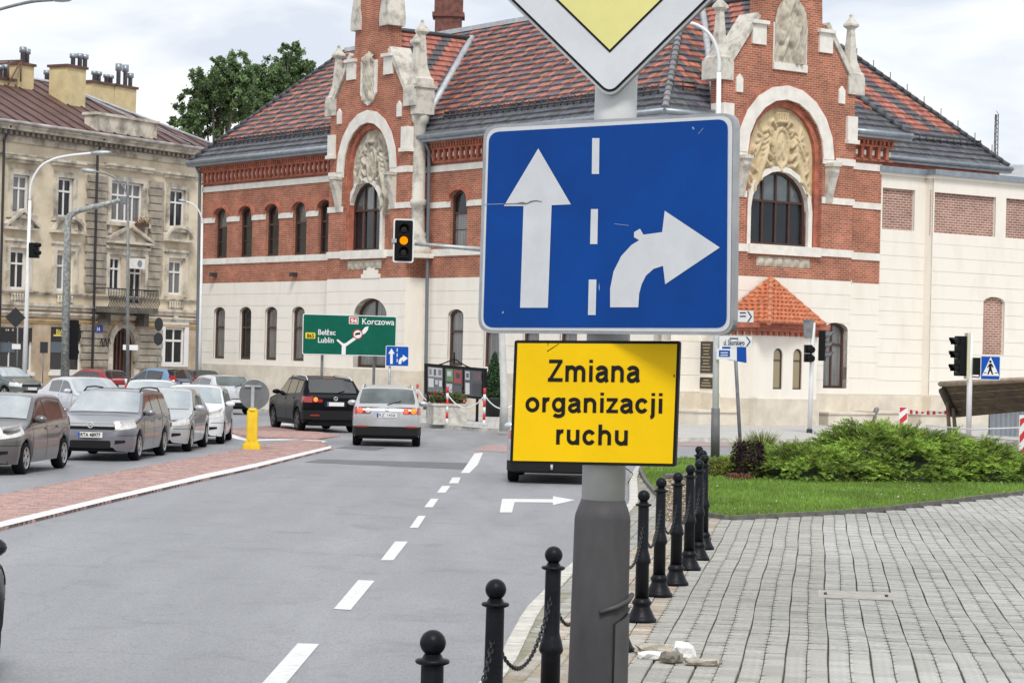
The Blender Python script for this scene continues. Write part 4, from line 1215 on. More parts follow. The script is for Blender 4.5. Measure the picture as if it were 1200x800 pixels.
def tri_tiles(a, bq, ap, rows=11):
    V, F, Cc = [], [], []; k = 0
    nn = (bq - a).cross(ap - a).normalized()
    if nn.z < 0: nn = -nn
    for r in range(rows):
        f0, f1 = r / rows, (r + 1.1) / rows
        p0, p1, q0, q1 = a.lerp(ap, f0), bq.lerp(ap, f0), a.lerp(ap, min(1, f1)), bq.lerp(ap, min(1, f1))
        m_ = max(1, int((p1 - p0).length / .26))
        for i in range(m_):
            for h0, h1, e0, e1 in ((0, .5, 0, .05), (.5, 1, .05, 0)):
                g0, g1 = (i + h0) / m_, (i + h1) / m_
                w = random.uniform(.85, 1.12); col = (.47 * w, .155 * w, .075 * w)
                P = [p0.lerp(p1, g0) + nn * (.05 + e0), p0.lerp(p1, g1) + nn * (.05 + e1), q0.lerp(q1, g1) + nn * (.01 + e1), q0.lerp(q1, g0) + nn * (.01 + e0), p0.lerp(p1, g0) - nn * .02, p0.lerp(p1, g1) - nn * .02]
                V += [tuple(x) for x in P]; Cc += [col] * 6; F += [(k, k + 1, k + 2, k + 3), (k, k + 4, k + 5, k + 1)]; k += 6
    obj('porch_tiles', np_mesh('porch_tiles', V, F, clay, Cc), hall, kind='stuff')
ez = pz + .30
E0 = RP.pt(1.75, ez, NB + .1); E1 = RP.pt(RP.S(901, 392, NB + 2.35), ez, NB + 2.35); E2 = RP.pt(RP.S(967, 392, NB + 1.5), ez, NB + 1.5); E3 = RP.pt(RP.S(967, 392, NB + 1.5), ez, NB)
for a, c in ((E0, E1), (E1, E2), (E2, E3)): tri_tiles(a, c, apex)
clay_p = M('clay_ridge', (.50, .19, .10), .65, var=.25, scale=4)
for e in (E0, E1, E2): hip(e, apex, clay_p, .1)
b = MB(); b.add([E0, E1, E2, E3], [(0, 1, 2, 3)]); b.build('porch_soffit', brick_plain, hall)
# wall plaques on the side face of the right bay
PSW = LPlane(C0 + uR * sR0, nR, -uR)
plaque_m = M('dark_plaque', (.035, .033, .03), .35, var=.3, scale=6)
gold = M('plaque_gold', (.35, .27, .15), .5)
for (x0, y0, x1, y1, rows) in ((820, 400, 835.5, 437, 9), (820, 442, 835.5, 455, 3)):
    s0, s1, z0, z1 = PSW.rect(x0, y0, x1, y1, 0.02)
    nq = .03
    b = MB(); pbox(b, PSW, s0, s1, z0, z1, -.02, nq); pq = b.build('plaque', plaque_m, hall)
    b = MB()
    for k in range(rows):
        zz = z1 - (z1 - z0) * (k + 1) / (rows + 1); wq = random.uniform(.2, .38) * (s1 - s0); c_ = (s0 + s1) / 2
        pbox(b, PSW, c_ - wq, c_ + wq, zz - .022, zz + .022, nq, nq + .006)
    b.build('plaque_lines', gold, pq)
# ================================================================== the old tenement on the left
T0 = Vector((-26.5, 122, 0))
uT, nT = Vector((.50, .866, 0)).normalized(), Vector((.866, -.50, 0)).normalized()
ten = thing('old_tenement', 'weathered beige tenement with stucco window pediments and brown metal roof', 'building', (T0.x, T0.y, PV))
class TPlane(Plane):
    def pt(self, s, z, off=0.0): return super().pt(s, z, off) - T0 + _o
    def mat(self, off=0.0): return Matrix.Translation(-T0 + _o) @ super().mat(off)
TP = TPlane(T0, uT, nT)
stucco = M('old_stucco', (.74, .655, .50), .9, col2=(.50, .43, .31), scale=.55, bump=.25, bscale=9, ramp=(.33, .56), detail=9)
stucco_g = M('old_stucco_ground', (.58, .46, .33), .9, col2=(.34, .265, .19), scale=.8, bump=.25, bscale=9, ramp=(.33, .62), detail=9)
stucco_t = M('stucco_trim', (.66, .61, .51), .9, col2=(.20, .18, .15), scale=1.1, bump=.2, bscale=12, ramp=(.32, .56), detail=8)
ochre = M('ochre_band', (.60, .44, .22), .9, col2=(.36, .26, .15), scale=1.2)
brown_metal = M('brown_metal_roof', (.17, .085, .07), .55, .2, col2=(.09, .05, .045), scale=1.4)
yellow_st = M('yellow_render', (.62, .51, .29), .85, var=.12, scale=1.5)
iron = M('black_iron', (.02, .02, .02), .6)
Zg = TP.Z(20, 147)
def tr(x0, y0, x1, y1, n=0): return TP.rect(x0, y0, x1, y1, n)
top = [hole(*tr(14, 205, 33.5, 251)), hole(*tr(67, 208.5, 85.5, 255)), hole(*tr(129.5, 213.5, 167, 261)), hole(*tr(198, 222, 216.5, 267.5))]
mid = [hole(*tr(11.5, 293, 30.5, 339)), hole(*tr(66, 296.5, 85, 341)), hole(*tr(128, 301, 142, 341.5)), hole(*tr(152, 301, 167, 358)), hole(*tr(197, 305, 214, 345.5))]
grd = [hole(*tr(-14, 383, 37.5, 435)), hole(*tr(59, 383, 95, 435)), hole(*tr(192.5, 383, 215.5, 427.5))]
dr = tr(131, 384, 157, 446); door_h = hole(dr[0], dr[1], PV, dr[3], (dr[1] - dr[0]) / 2)
holes = top + mid + grd + [door_h]
s0T, s1T = -9.0, TP.S(240, 300) + 1.2
z1f = TP.Z(75, 363)
b = MB(); wall_course(b, TP, s0T, s1T, PV, z1f, holes, -.4, 0); b.build('ground_wall', stucco_g, ten)
b = MB(); wall_course(b, TP, s0T, s1T, z1f, Zg - .9, holes, -.4, 0); b.build('wall', stucco, ten)
for h in top + mid:
    w_ = h[1] - h[0]
    window(TP, h, -.18, ten, white_frame, glass_dark if random.random() < .4 else glass_curt, t=.13, mull=1 if w_ < 2 else 3, transom=.68 if w_ < 2 else .68, depth=.08)
for h in grd[2:]:
    window(TP, h, -.12, ten, white_frame, glass_dark, t=.16, mull=1, transom=.66)
    b = MB(); ring(b, TP, (h[0] - .35, h[1] + .35, h[2] - .1, h[3] + .4, 0), h, -.1, .07); pprism(b, TP, [((h[0] + h[1]) / 2 - .25, h[3] + .4), ((h[0] + h[1]) / 2 + .25, h[3] + .4), ((h[0] + h[1]) / 2 + .15, h[3] + .8), ((h[0] + h[1]) / 2 - .15, h[3] + .8)], -.02, .1)
    b.build('window_surround', white_frame, ten)
shop_dark = M('shop_dark', (.018, .02, .026), .12, spec=.7)
for k, h in enumerate(grd[:2]):
    w = window(TP, h, -.15, ten, white_frame, shop_dark, t=.09, mull=1 if k == 0 else 0, transom=0)
    b = MB(); pbox(b, TP, h[0] - .1, h[1] + .1, h[2] - .22, h[2] - .02, -.1, .14); b.build('window_sill', white_frame, ten)
    b = MB(); pbox(b, TP, h[0], h[1], h[3] - .75, h[3] - .04, -.1, -.02); b.build('shop_fascia', M('fascia_black', (.015, .015, .015), .5), ten)
    b = MB(); pbox(b, TP, h[0] + .1, h[0] + (h[1] - h[0]) * .62, h[2] + 1.0, h[3] - .8, -.11, -.06); b.build('shop_poster', M('poster_blue', (.10, .13, .17) if k == 0 else (.02, .022, .03), .4), ten)
text_on('BIA', TP.pt(TP.S(66, 390), TP.Z(66, 391.5), -.01), uT, Vector((0, 0, 1)), nT, M('sign_yellow_letters', (.75, .62, .12), .5), ten, width=.55, bold=.03)
b = MB(); s_ = TP.rect(63, 391.5, 74, 393); pbox(b, TP, s_[0], s_[1], s_[2] - .04, s_[3] - .02, -.02, 0); b.build('lettering_line', MATS['sign_yellow_letters'], ten)
b = MB()
for x0, x1 in ((7, 8), (9.2, 10.6), (14.5, 16)): s_ = TP.rect(x0, 385.5, x1, 387.5); pbox(b, TP, s_[0], s_[1], s_[2], s_[3], -.02, 0)
b.build('lettering', M('pale_letters', (.6, .6, .5), .5), ten, kind='stuff')
# door
b = MB(); ring(b, TP, door_h, inset(door_h, .16), -.3, -.18, True)
for f in (.33, .5, .67):
    s = door_h[0] + (door_h[1] - door_h[0]) * f; pbox(b, TP, s - .04, s + .04, PV, door_h[3] - .2, -.3, -.2)
door_w = M('brown_door', (.085, .032, .022), .55, var=.25, scale=3)
dd = b.build('door', door_w, ten)
b = MB(); wall_course(b, TP, door_h[0], door_h[1], PV, door_h[3], [], -.34, -.28, None); b.build('door_leaf', M('dark_door', (.035, .016, .012), .5), dd)
b = MB(); ring(b, TP, (door_h[0] - .4, door_h[1] + .4, PV, door_h[3] + .4, door_h[4] + .4), door_h, -.05, .1, True); b.build('door_arch', stucco_t, ten)
# mouldings
def mould(z, h_, n, mat=stucco_t, s0=s0T, s1=s1T, name='string_course'):
    b = MB(); pbox(b, TP, s0, s1, z, z + h_ * .55, -.02, n * .6); pbox(b, TP, s0, s1, z + h_ * .55, z + h_, -.02, n); b.build(name, mat, ten)
mould(z1f - .05, .35, .22); mould(z1f - .75, .2, .1, ochre); mould(TP.Z(75, 344.5) - .1, .18, .14); mould(TP.Z(75, 372), .25, .16)
mould(Zg - 1.65, .2, .14, name='frieze_band')
b = MB(); pbox(b, TP, s0T, s1T, Zg - .9, Zg - .55, -.4, .12); pbox(b, TP, s0T, s1T + .2, Zg - .32, Zg - .14, -.4, .62); pbox(b, TP, s0T, s1T + .25, Zg - .14, Zg + .06, -.4, .72); b.build('cornice', stucco_t, ten)
b = MB(); k = int((s1T - s0T) / .42)
for i in range(k): s = s0T + i * .42; pbox(b, TP, s, s + .2, Zg - .55, Zg - .32, -.1, .5)
b.build('modillions', M('dirty_stone', (.22, .20, .17), .9, var=.3, scale=2), ten, kind='stuff')
for h in top:
    c, hw = (h[0] + h[1]) / 2, (h[1] - h[0]) / 2
    b = MB(); ring(b, TP, (h[0] - .28, h[1] + .28, h[2] - .02, h[3] + .3, 0), h, -.1, .08, True); b.build('window_surround', stucco_t, ten)
    b = MB(); pbox(b, TP, h[0] - .55, h[1] + .55, h[3] + .62, h[3] + .78, 0, .3); pbox(b, TP, h[0] - .62, h[1] + .62, h[3] + .78, h[3] + .92, 0, .4); b.build('window_cornice', stucco_t, ten)
    b = MB(); pbox(b, TP, h[0] - .45, h[1] + .45, h[2] - .22, h[2] - .02, 0, .28)
    for sg in (-1, 1): pbox(b, TP, c + sg * (hw + .15) - .1, c + sg * (hw + .15) + .1, h[2] - .65, h[2] - .22, 0, .2)
    b.build('window_sill', stucco_t, ten)
def pediment(c, hw, z, kind):
    b = MB()
    if kind == 't':
        pprism(b, TP, [(c - hw, z), (c + hw, z), (c + hw, z + .14), (c - hw, z + .14)], 0, .38)
        for sg in (-1, 1): pprism(b, TP, [(c + sg * hw, z + .14), (c, z + .95), (c, z + 1.12), (c + sg * (hw + .05), z + .28)], 0, .36)
        pprism(b, TP, [(c - hw + .1, z + .14), (c + hw - .1, z + .14), (c, z + .92)], 0, .1)
    else:
        pprism(b, TP, [(c - hw, z), (c + hw, z), (c + hw, z + .14), (c - hw, z + .14)], 0, .36)
        ring(b, TP, (c - hw, c + hw, z + .13, z + .95, .80), (c - hw + .16, c + hw - .16, z + .12, z + .78, .64), 0, .36, True)
        pprism(b, TP, outline((c - hw + .16, c + hw - .16, z + .12, z + .76, .62)), 0, .1)
    b.build('pediment', stucco_t, ten)
mids = [(mid[0], 't'), (mid[1], 's'), (None, 't'), (mid[4], 's')]
for h, kd in mids:
    if h is None:
        a_, b2 = mid[2], mid[3]
        c, hw, zt_ = (a_[0] + b2[1]) / 2, (b2[1] - a_[0]) / 2, a_[3]
    else: c, hw, zt_ = (h[0] + h[1]) / 2, (h[1] - h[0]) / 2, h[3]
    pediment(c, hw + (.65 if h else .45), zt_ + (1.05 if h else .75), kd)
    b = MB(); pbox(b, TP, c - hw - .35, c + hw + .35, zt_ + .12, zt_ + .45, 0, .12); pbox(b, TP, c - hw - .45, c + hw + .45, zt_ + .45, zt_ + .6, 0, .2)
    for sg in (-1, 1): pbox(b, TP, c + sg * (hw + .22) - .13, c + sg * (hw + .22) + .13, zt_ - 2.1, zt_ + .12, 0, .12)
    b.build('window_surround', stucco_t, ten)
    if h:                                  # balustrade below the window
        zb0, zb1 = z1f + .3, TP.Z(75, 344.5) - .1
        for k in range(6):
            s = c - hw + (k + .5) * hw / 3; bb = MB()
            bb.lathe([(.05, zb0), (.10, zb0 + (zb1 - zb0) * .35), (.05, zb0 + (zb1 - zb0) * .8), (.07, zb1)], 8, Matrix.Translation(TP.pt(s, 0, .1))); bb.build('baluster', stucco_t, ten)
# rusticated lesenes beside the centre
q_m = M('quoin_stone', (.42, .38, .31), .9, col2=(.20, .18, .15), scale=1.5, ramp=(.3, .6))
def lesene(x0, x1, y0, y1, n_):
    a, c = TP.S(x0, 300), TP.S(x1, 300); z0, z1 = TP.Z((x0 + x1) / 2, y1), TP.Z((x0 + x1) / 2, y0)
    for k in range(n_):
        b = MB(); e = .10 if k % 2 else 0
        za, zb = z0 + (z1 - z0) * k / n_ + .03, z0 + (z1 - z0) * (k + 1) / n_ - .03
        pbox(b, TP, a - e, c + e, za, zb, -.02, .14 - (.02 if k % 2 else 0)); b.build('quoin', q_m, ten)
lesene(100, 122, 205, 342, 15); lesene(173, 188, 212, 345, 15); lesene(98, 127, 380, 430, 6); lesene(160, 190, 385, 432, 6)
# attic block
b = MB(); a_ = TP.rect(112, 140, 183, 164, .3); pbox(b, TP, a_[0], a_[1], Zg + .06, Zg + 1.15, -.5, .35); pbox(b, TP, a_[0] - .1, a_[1] + .1, Zg + 1.15, Zg + 1.3, -.6, .45); b.build('attic_parapet', stucco_t, ten)
# balcony
bz = TP.Z(152, 361); bs0, bs1 = TP.S(124, 360, .9), TP.S(182, 365, .9)
b = MB(); pbox(b, TP, bs0, bs1, bz - .3, bz, 0, 1.1)
for s in (bs0 + .5, bs1 - .5): pprism(b, TP, [(s - .2, bz - 1.0), (s + .2, bz - 1.0), (s + .2, bz - .3), (s - .2, bz - .3)], 0, .7)
b.build('balcony', M('balcony_stone', (.12, .11, .095), .9, var=.4, scale=2), ten)
b = MB(); b.tube([TP.pt(bs0, bz + 1.0, .05), TP.pt(bs0, bz + 1.0, 1.05), TP.pt(bs1, bz + 1.0, 1.05), TP.pt(bs1, bz + 1.0, .05)], .035, 5)
n_ = int((bs1 - bs0) / .13)
for i in range(n_ + 1):
    s = bs0 + (bs1 - bs0) * i / n_; b.tube([TP.pt(s, bz, 1.05), TP.pt(s + .05, bz + .3, 1.16), TP.pt(s - .03, bz + .65, 1.1), TP.pt(s, bz + 1.0, 1.05)], .022, 4)
b.build('balcony_railing', iron, ten)
# air-conditioning unit, number plate, graffiti, pipes
ac = TP.rect(155, 303, 167.5, 315, .3); b = MB(); pbox(b, TP, ac[0], ac[1], ac[2], ac[3], .02, .45); o = b.build('air_conditioner', white_frame, ten)
b = MB(); c_ = TP.pt((ac[0] + ac[1]) / 2, (ac[2] + ac[3]) / 2, .46); b.lathe([(.2, 0), (.2, .01), (.06, .012)], 14, Matrix.Translation(c_) @ (TP.mat().to_3x3() @ Matrix.Rotation(PI / 2, 3, 'X')).to_4x4()); b.build('fan_grille', M('fan_grey', (.25, .25, .26), .6), o)
pn = TP.rect(112, 381, 120.5, 389.5, .16); b = MB(); pbox(b, TP, pn[0], pn[1], pn[2], pn[3], .14, .17); o = b.build('house_number_plate', M('plate_blue', (.03, .05, .32), .35), ten)
text_on('14', TP.pt(pn[0] + .11, pn[2] + .09, .17), uT, Vector((0, 0, 1)), nT, white_frame, o, width=.24, bold=.03, name='house_number', thick=.004)
gf = M('graffiti_black', (.02, .02, .02), .7); s_, z_ = TP.inv(115, 401); b = MB()
for k in range(5): b.tube([TP.pt(s_ + k * .16, z_ - .05, .145), TP.pt(s_ + k * .16 + .12, z_ + .22 * (-1) ** k, .147), TP.pt(s_ + k * .16 + .24, z_ - .08, .145)], .03, 4)
b.build('graffiti', gf, ten)
for x in (1.5, 111.5):
    s = TP.S(x, 300, .2); b = MB(); b.tube([TP.pt(s, Zg - .1, .65), TP.pt(s, Zg - .9, .2), TP.pt(s, PV, .2)], .07, 8); b.build('downpipe', M('pipe_dark', (.07, .075, .085), .5, .3), ten)
# roof: hipped brown sheet metal with standing seams
zr = TP.Z(52, 97, -6); RB_ = 6.2
ev = .75
def rp_(s, f): return TP.pt(s, Zg + .08 + (zr - Zg) * f, ev - (RB_ + ev) * f)
sR_ = TP.S(62, 100, -6)
b = MB(); b.add([rp_(s0T - 3, 0), rp_(s1T + .3, 0), rp_(sR_, 1), rp_(s0T - 3, 1)], [(0, 1, 2, 3)])
b.add([rp_(s1T + .3, 0), TP.pt(s1T + .3, Zg + .08, -12), TP.pt(sR_, zr + .08, -8), rp_(sR_, 1)], [(0, 1, 2, 3)])
b.add([rp_(sR_, 1), TP.pt(sR_, zr + .08, -8), TP.pt(s0T - 3, zr + .08, -8), rp_(s0T - 3, 1)], [(0, 1, 2, 3)])
roof_o = b.build('roof', brown_metal, ten)
b = MB(); s = s0T
while s < s1T:
    f = 1.0 if s < sR_ else max(0, (s1T + .3 - s) / (s1T + .3 - sR_))
    b.tube([rp_(s, .01) + Vector((0, 0, .03)), rp_(s, f) + Vector((0, 0, .03))], .045, 4); s += 1.15
b.build('seams', M('seam_brown', (.08, .045, .04), .6), roof_o, kind='stuff')
b = MB(); b.tube([TP.pt(s0T, Zg + .06, ev + .05), TP.pt(s1T + .3, Zg + .06, ev + .05)], .09, 8); b.build('gutter', M('gutter_pale', (.42, .40, .38), .6, .2, var=.4, scale=1.0), ten)
b = MB(); b.tube([rp_(s1T + .3, 0) + Vector((0, 0, .05)), rp_(sR_, 1) + Vector((0, 0, .05)), rp_(s0T - 3, 1) + Vector((0, 0, .05))], .1, 6); b.build('ridge_cap', zinc_l, roof_o)
for fa in (.42, .5): b = MB(); b.tube([rp_(sR_ + .1, .99) + Vector((0, 0, .1)), rp_(sR_ + 10 * fa, .02) + Vector((0, 0, .1))], .025, 4); b.build('lightning_cable', zinc_l, roof_o)
# core volume
b = MB(); b.prism([(p.x, p.y) for p in (TP.pt(s0T, 0, -.4), TP.pt(s1T - .02, 0, -.4), TP.pt(s1T - .02, 0, -11.5), TP.pt(s0T, 0, -11.5))], 0, Zg - .2, 'z'); b.build('core_wall', stucco, ten)
# chimneys with pots
def chimney(x0, x1, ytop, n, pots, zb=None, dn=1.3):
    a, c = TP.S(x0, ytop, n), TP.S(x1, ytop, n); z1 = TP.Z((x0 + x1) / 2, ytop, n); z0 = Zg + 1.0
    b = MB(); pbox(b, TP, a, c, z0, z1, n - dn, n); ch = b.build('chimney', yellow_st, ten)
    b = MB(); pbox(b, TP, a - .1, c + .1, z1, z1 + .14, n - dn - .1, n + .1); b.build('chimney_cap', brown_metal, ch)
    for x, h_ in pots:
        s = TP.S(x, ytop, n - .4); b = MB(); p = TP.pt(s, 0, n - .5)
        b.lathe([(.13, z1 + .14), (.13, z1 + .1 + h_ * .5), (.2, z1 + .1 + h_ * .52), (.2, z1 + .1 + h_ * .75)], 8, Matrix.Translation(p)); b.build('chimney_pot', zinc, ch)
chimney(22, 40, 77, -4.5, [(28, 1.3), (33, 1.2)]); chimney(79, 101, 80, -3.0, [(87, 1.0), (95, 1.1), (101, 1.1)])
chimney(108, 134, 99, -7.0, [(112, .9), (117, .9), (126, .8), (131, .8)]); chimney(134.5, 160, 103, -7.0, [(140, 1.8), (148, 1.8), (154, 1.2)])
chimney(-4, 17, 94, -4.5, [(2, 1.0), (8, 1.1)]); chimney(49, 71, 99, -9.0, [(56, 1.0), (60, 1.0), (66, .9)])
b = MB(); ah = Zg + 4.2
for x in (-2, 9.5, 24): s = TP.S(x, 95, -4.3); b.tube([TP.pt(s, Zg + 3, -4.3), TP.pt(s, TP.Z(x, 72, -4.3), -4.3)], .05, 5)
s0_, s1_ = TP.S(-4, 72, -4.3), TP.S(26, 72, -4.3); b.tube([TP.pt(s0_, TP.Z(-4, 72, -4.3), -4.3), TP.pt(s1_, TP.Z(26, 71, -4.3), -4.3)], .05, 5); b.tube([TP.pt(TP.S(23, 74, -4.3), TP.Z(23, 74, -4.3), -4.3), TP.pt(TP.S(7, 104, -4.3), TP.Z(7, 104, -4.3), -4.3)], .05, 5)
b.build('roof_frame', M('rust_frame', (.16, .08, .06), .8), ten)
# flower box with red geraniums
fs, fz = TP.inv(165, 262, .3); b = MB(); pbox(b, TP, fs - .5, fs + .5, fz - .18, fz, .28, .5); fb = b.build('flower_box', brown_metal, ten)
V, F, cc = [], [], []
for k in range(160):
    p = TP.pt(fs + random.uniform(-.55, .55), fz + random.uniform(-.02, .45) * random.random(), .4 + random.uniform(-.15, .2)); a = Vector([random.gauss(0, 1) for _ in range(3)]).normalized() * .07; c2 = Vector([random.gauss(0, 1) for _ in range(3)]).normalized() * .07
    i = len(V); V += [tuple(p - a), tuple(p + c2), tuple(p + a)]; F.append((i, i + 1, i + 2)); cc += [(.45, .06, .04) if random.random() < .5 else (.06, .12, .03)] * 3
leaf_m = M_attr('leaf_mat', .55, var=.25, scale=1.2, transl=.25)
obj('flowers', np_mesh('flowers', V, F, leaf_m, cc), fb, kind='stuff')

# ================================================================== far background: low grey house on the right with antenna
hz = D(1188, 196, 150)
far = thing('far_house', 'distant grey gabled house roof past the end of the brick hall', 'building', (hz.x + 2, hz.y, 0))
b = MB(); b.box(-5, 12, -5, 5, 0, 11.9); b.build('wall', cream2, far)
b = MB(); b.prism([(-5.4, 11.7), (5.4, 11.7), (0, 15.4)], -5.5, 12.5, 'x'); b.build('roof', M('far_slate', (.35, .36, .38), .6, var=.15), far)
ap = D(1167, 185, 118)
mast = thing('antenna_mast', 'thin lattice antenna mast on the roof at the right end', 'antenna', (ap.x, ap.y, 0))
zt_ = D(1168, 134, 118).z
b = MB()
for dx, dy in ((-.12, 0), (.12, 0), (0, .14)): b.tube([(dx, dy, 10), (dx * .6, dy * .6, zt_)], .025, 4)
k = 0
while 10.5 + k * .4 < zt_: z = 10.5 + k * .4; b.tube([(-.11, 0, z), (.11, 0, z + .2), (0, .12, z + .4)], .018, 3); k += 1
b.build('lattice', iron, mast)
b = MB(); b.box(-.2, .2, -.1, .3, 0, 10.2); b.build('mast_foot', zinc, mast)

# ================================================================== trees behind
def tree(name, label, x, y, H, crown, seed, nleaf=16000, group='trees behind the buildings', ls=.10):
    """crown: list of (dx, dy, z, r)"""
    r_ = np.random.default_rng(seed)
    root = thing(name, label, 'tree', (x, y, 0), 0, group)
    b = MB(); zc = min(c[2] - c[3] for c in crown)
    b.tube([(0, 0, 0), (.1, 0, H * .3), (-.1, .1, H * .6), (0, 0, H * .85)], [.5, .4, .26, .08], 8)
    for c in crown:
        z0 = max(2, c[2] * .55); b.tube([(0, 0, z0), (c[0] * .5, c[1] * .5, (z0 + c[2]) / 2 + .3), (c[0] * .9, c[1] * .9, c[2])], [.16, .11, .04], 5)
    b.build('trunk', M('tree_bark', (.09, .075, .06), .9, var=.3, scale=4), root)
    tot = sum(c[3] ** 2 for c in crown); P, Cc = [], []
    for c in crown:
        n = int(nleaf * c[3] ** 2 / tot); ncl = max(6, int(n / 95))
        cd = r_.normal(size=(ncl, 3)); cd /= np.linalg.norm(cd, axis=1)[:, None]; cd *= (r_.random(ncl) ** .5 * 1.28)[:, None]
        cen = np.array(c[:3]) + cd * c[3] * np.array([1, 1, .88])
        tone = r_.uniform(.5, 1.5, ncl)
        idx = r_.integers(0, ncl, n)
        P.append(cen[idx] + r_.normal(size=(n, 3)) * c[3] * .085); g = (tone[idx] * r_.uniform(.8, 1.2, n))[:, None]
        Cc.append(np.array([[.14, .215, .09]]) * g)
    P = np.vstack(P); Cc = np.vstack(Cc); n = len(P)
    a = r_.normal(size=(n, 3)); a /= np.linalg.norm(a, axis=1)[:, None]; w = r_.normal(size=(n, 3)); w -= a * (w * a).sum(1)[:, None]; w /= np.linalg.norm(w, axis=1)[:, None]
    L_ = r_.uniform(.7, 1.3, n)[:, None] * ls
    V = np.stack([P - a * L_, P + w * L_ * .5, P + a * L_, P - w * L_ * .5], 1).reshape(-1, 3)
    F = np.arange(4 * n).reshape(-1, 4)
    o = obj('crown', np_mesh('crown', V, F, leaf_m, np.repeat(Cc, 4, 0)), root)
    return root
def treepx(label, seed, d, blobs, nleaf):
    cx = sum(q[0] for q in blobs) / len(blobs); base = D(cx, 300, d)
    cr_ = []
    for px, py, rp in blobs:
        p = D(px, py, d); cr_.append((p.x - base.x, random.uniform(-1, 1), p.z, rp / FPX * d))
    H = max(c[2] for c in cr_)
    tree('broadleaf_tree', label, base.x, d, H, cr_, seed, nleaf)
treepx('broad dark green tree between the tenement and the brick hall', 3, 150, [(275, 85, 22), (250, 100, 22), (262, 118, 26), (230, 120, 20), (240, 140, 24), (222, 148, 16), (278, 110, 22), (262, 72, 12)], 38000)
treepx('tall green tree rising behind the hipped tile roof', 4, 156, [(335, 75, 20), (318, 92, 22), (345, 92, 18), (305, 112, 22), (330, 105, 22), (364, 84, 13), (300, 140, 24), (340, 62, 12)], 38000)
# ================================================================== foreground: pole with signs
black_iron = M('painted_iron', (.008, .009, .012), .40, var=.3, scale=6, bump=.12, bscale=45, spec=.15)
white_pole = M('white_pole_paint', (.60, .61, .61), .55, var=.07, scale=3, bump=.08, bscale=25, detail=8)
grey_base = M('grey_pole_base', (.085, .081, .084), .6, spec=.3, col2=(.045, .043, .047), scale=3.5, bump=.15, bscale=18, stretch=(1, 1, .35))
alu = M('aluminium_edge', (.42, .43, .44), .42, .7, var=.15, scale=6)
refl_white = M('reflective_white', (.60, .62, .65), .4, var=.05, scale=8, bump=.03, bscale=90)
refl_blue = M('reflective_blue', (.0, .050, .262), .45, spec=.18, var=.10, scale=3, bump=.03, bscale=90)
refl_yellow = M('reflective_yellow', (.84, .53, .0), .45, spec=.2, var=.05, scale=3, bump=.03, bscale=90)
pale_yellow = M('faded_yellow', (.70, .66, .25), .4, var=.06, scale=3)
sign_black = M('sign_black', (.012, .011, .011), .5, spec=.15)
rust = M('rust_stain', (.14, .09, .07), .9, var=.3, scale=9)
DP = 9.0
def vert(px0, py0, px1, py1, d): return D(px0, py0, d), D(px1, py1, d)
pb = D(700, 800, DP); ptp = D(722, 110, DP)
lean = (ptp - pb) / (ptp.z - pb.z)
axis0 = pb + lean * (PV - pb.z)
pole = thing('lamp_post', 'thick white lamp post with dark grey base carrying three road signs', 'lamp post', tuple(axis0))
def pole_at(z): return lean * (z - PV)
b = MB(); 
zt0 = D(700, 608, DP).z; zt1 = D(700, 585, DP).z
b.tube([pole_at(PV), pole_at(PV + .02), pole_at(zt0), pole_at(zt0 + .02), pole_at(zt1)], [.124, .121, .107, .104, .084], 40, smooth=True)
b.build('post_base', grey_base, pole)
b = MB(); b.tube([pole_at(zt1 - .01), pole_at(3.0), pole_at(5.0), pole_at(7.4)], [.083, .0825, .074, .058], 36); b.build('post_shaft', white_pole, pole)
b = MB(); b.tube([pole_at(7.4), pole_at(8.2), pole_at(8.9) + Vector((-.3, .1, 0)), pole_at(9.2) + Vector((-1.2, .4, 0))], [.056, .05, .045, .04], 12); b.build('lamp_arm', white_pole, pole)
b = MB(); p9 = pole_at(9.2) + Vector((-1.2, .4, 0)); b.box(-.55, .05, -.13, .13, -.05, .09, m=Matrix.Translation(p9)); b.build('lamp_head', alu, pole)
# access door outlined in the base and a bent rod across it
b = MB(); z0_, z1_ = PV + .25, D(722, 712, DP).z
def on_base(th, z, out=.004):
    r = .121 + (.107 - .121) * (z - PV) / (zt0 - PV) + out
    return pole_at(z) + Vector((math.sin(th) * r, -math.cos(th) * r, 0))
def strip(th0, th1, za, zb, mat, name, out=.003, tp=.0):
    bb = MB(); bb.grid(lambda u, v: on_base(th0 + (th1 - th0) * u, za + (zb - za) * v - tp * (1 - u) * v, out), 8, 4); return bb.build(name, mat, pole)
strip(R(28), R(95), z0_, z1_, M('door_grey', (.085, .08, .085), .6, var=.15, scale=6), 'access_door', .004, .05)
b = MB(); b.tube([on_base(R(28), z0_, .004), on_base(R(28), z1_ - .05, .004), on_base(R(60), z1_ - .02, .004), on_base(R(95), z1_, .004)], .004, 5); b.build('door_gap', sign_black, pole)
ra_, rb_ = D(696, 713, DP), D(737, 696, DP); b = MB()
q = [on_base(R(-2 + 30 * k), (ra_.z + (rb_.z - ra_.z) * k / 3.0), .012) for k in range(4)]
b.tube(q, [.009, .011, .011, .010], 8); b.build('hooked_rod', M('rod_metal', (.07, .065, .065), .6, .3), pole)
# torn sticker wire on the shaft
b = MB(); wq = [D(733, 548, DP), D(741, 554, DP - .02), D(735, 565, DP - .02)]; b.tube([Vector(p) - axis0 + Vector((0, -.05, 0)) for p in wq], .002, 4); b.build('wire_end', sign_black, pole)

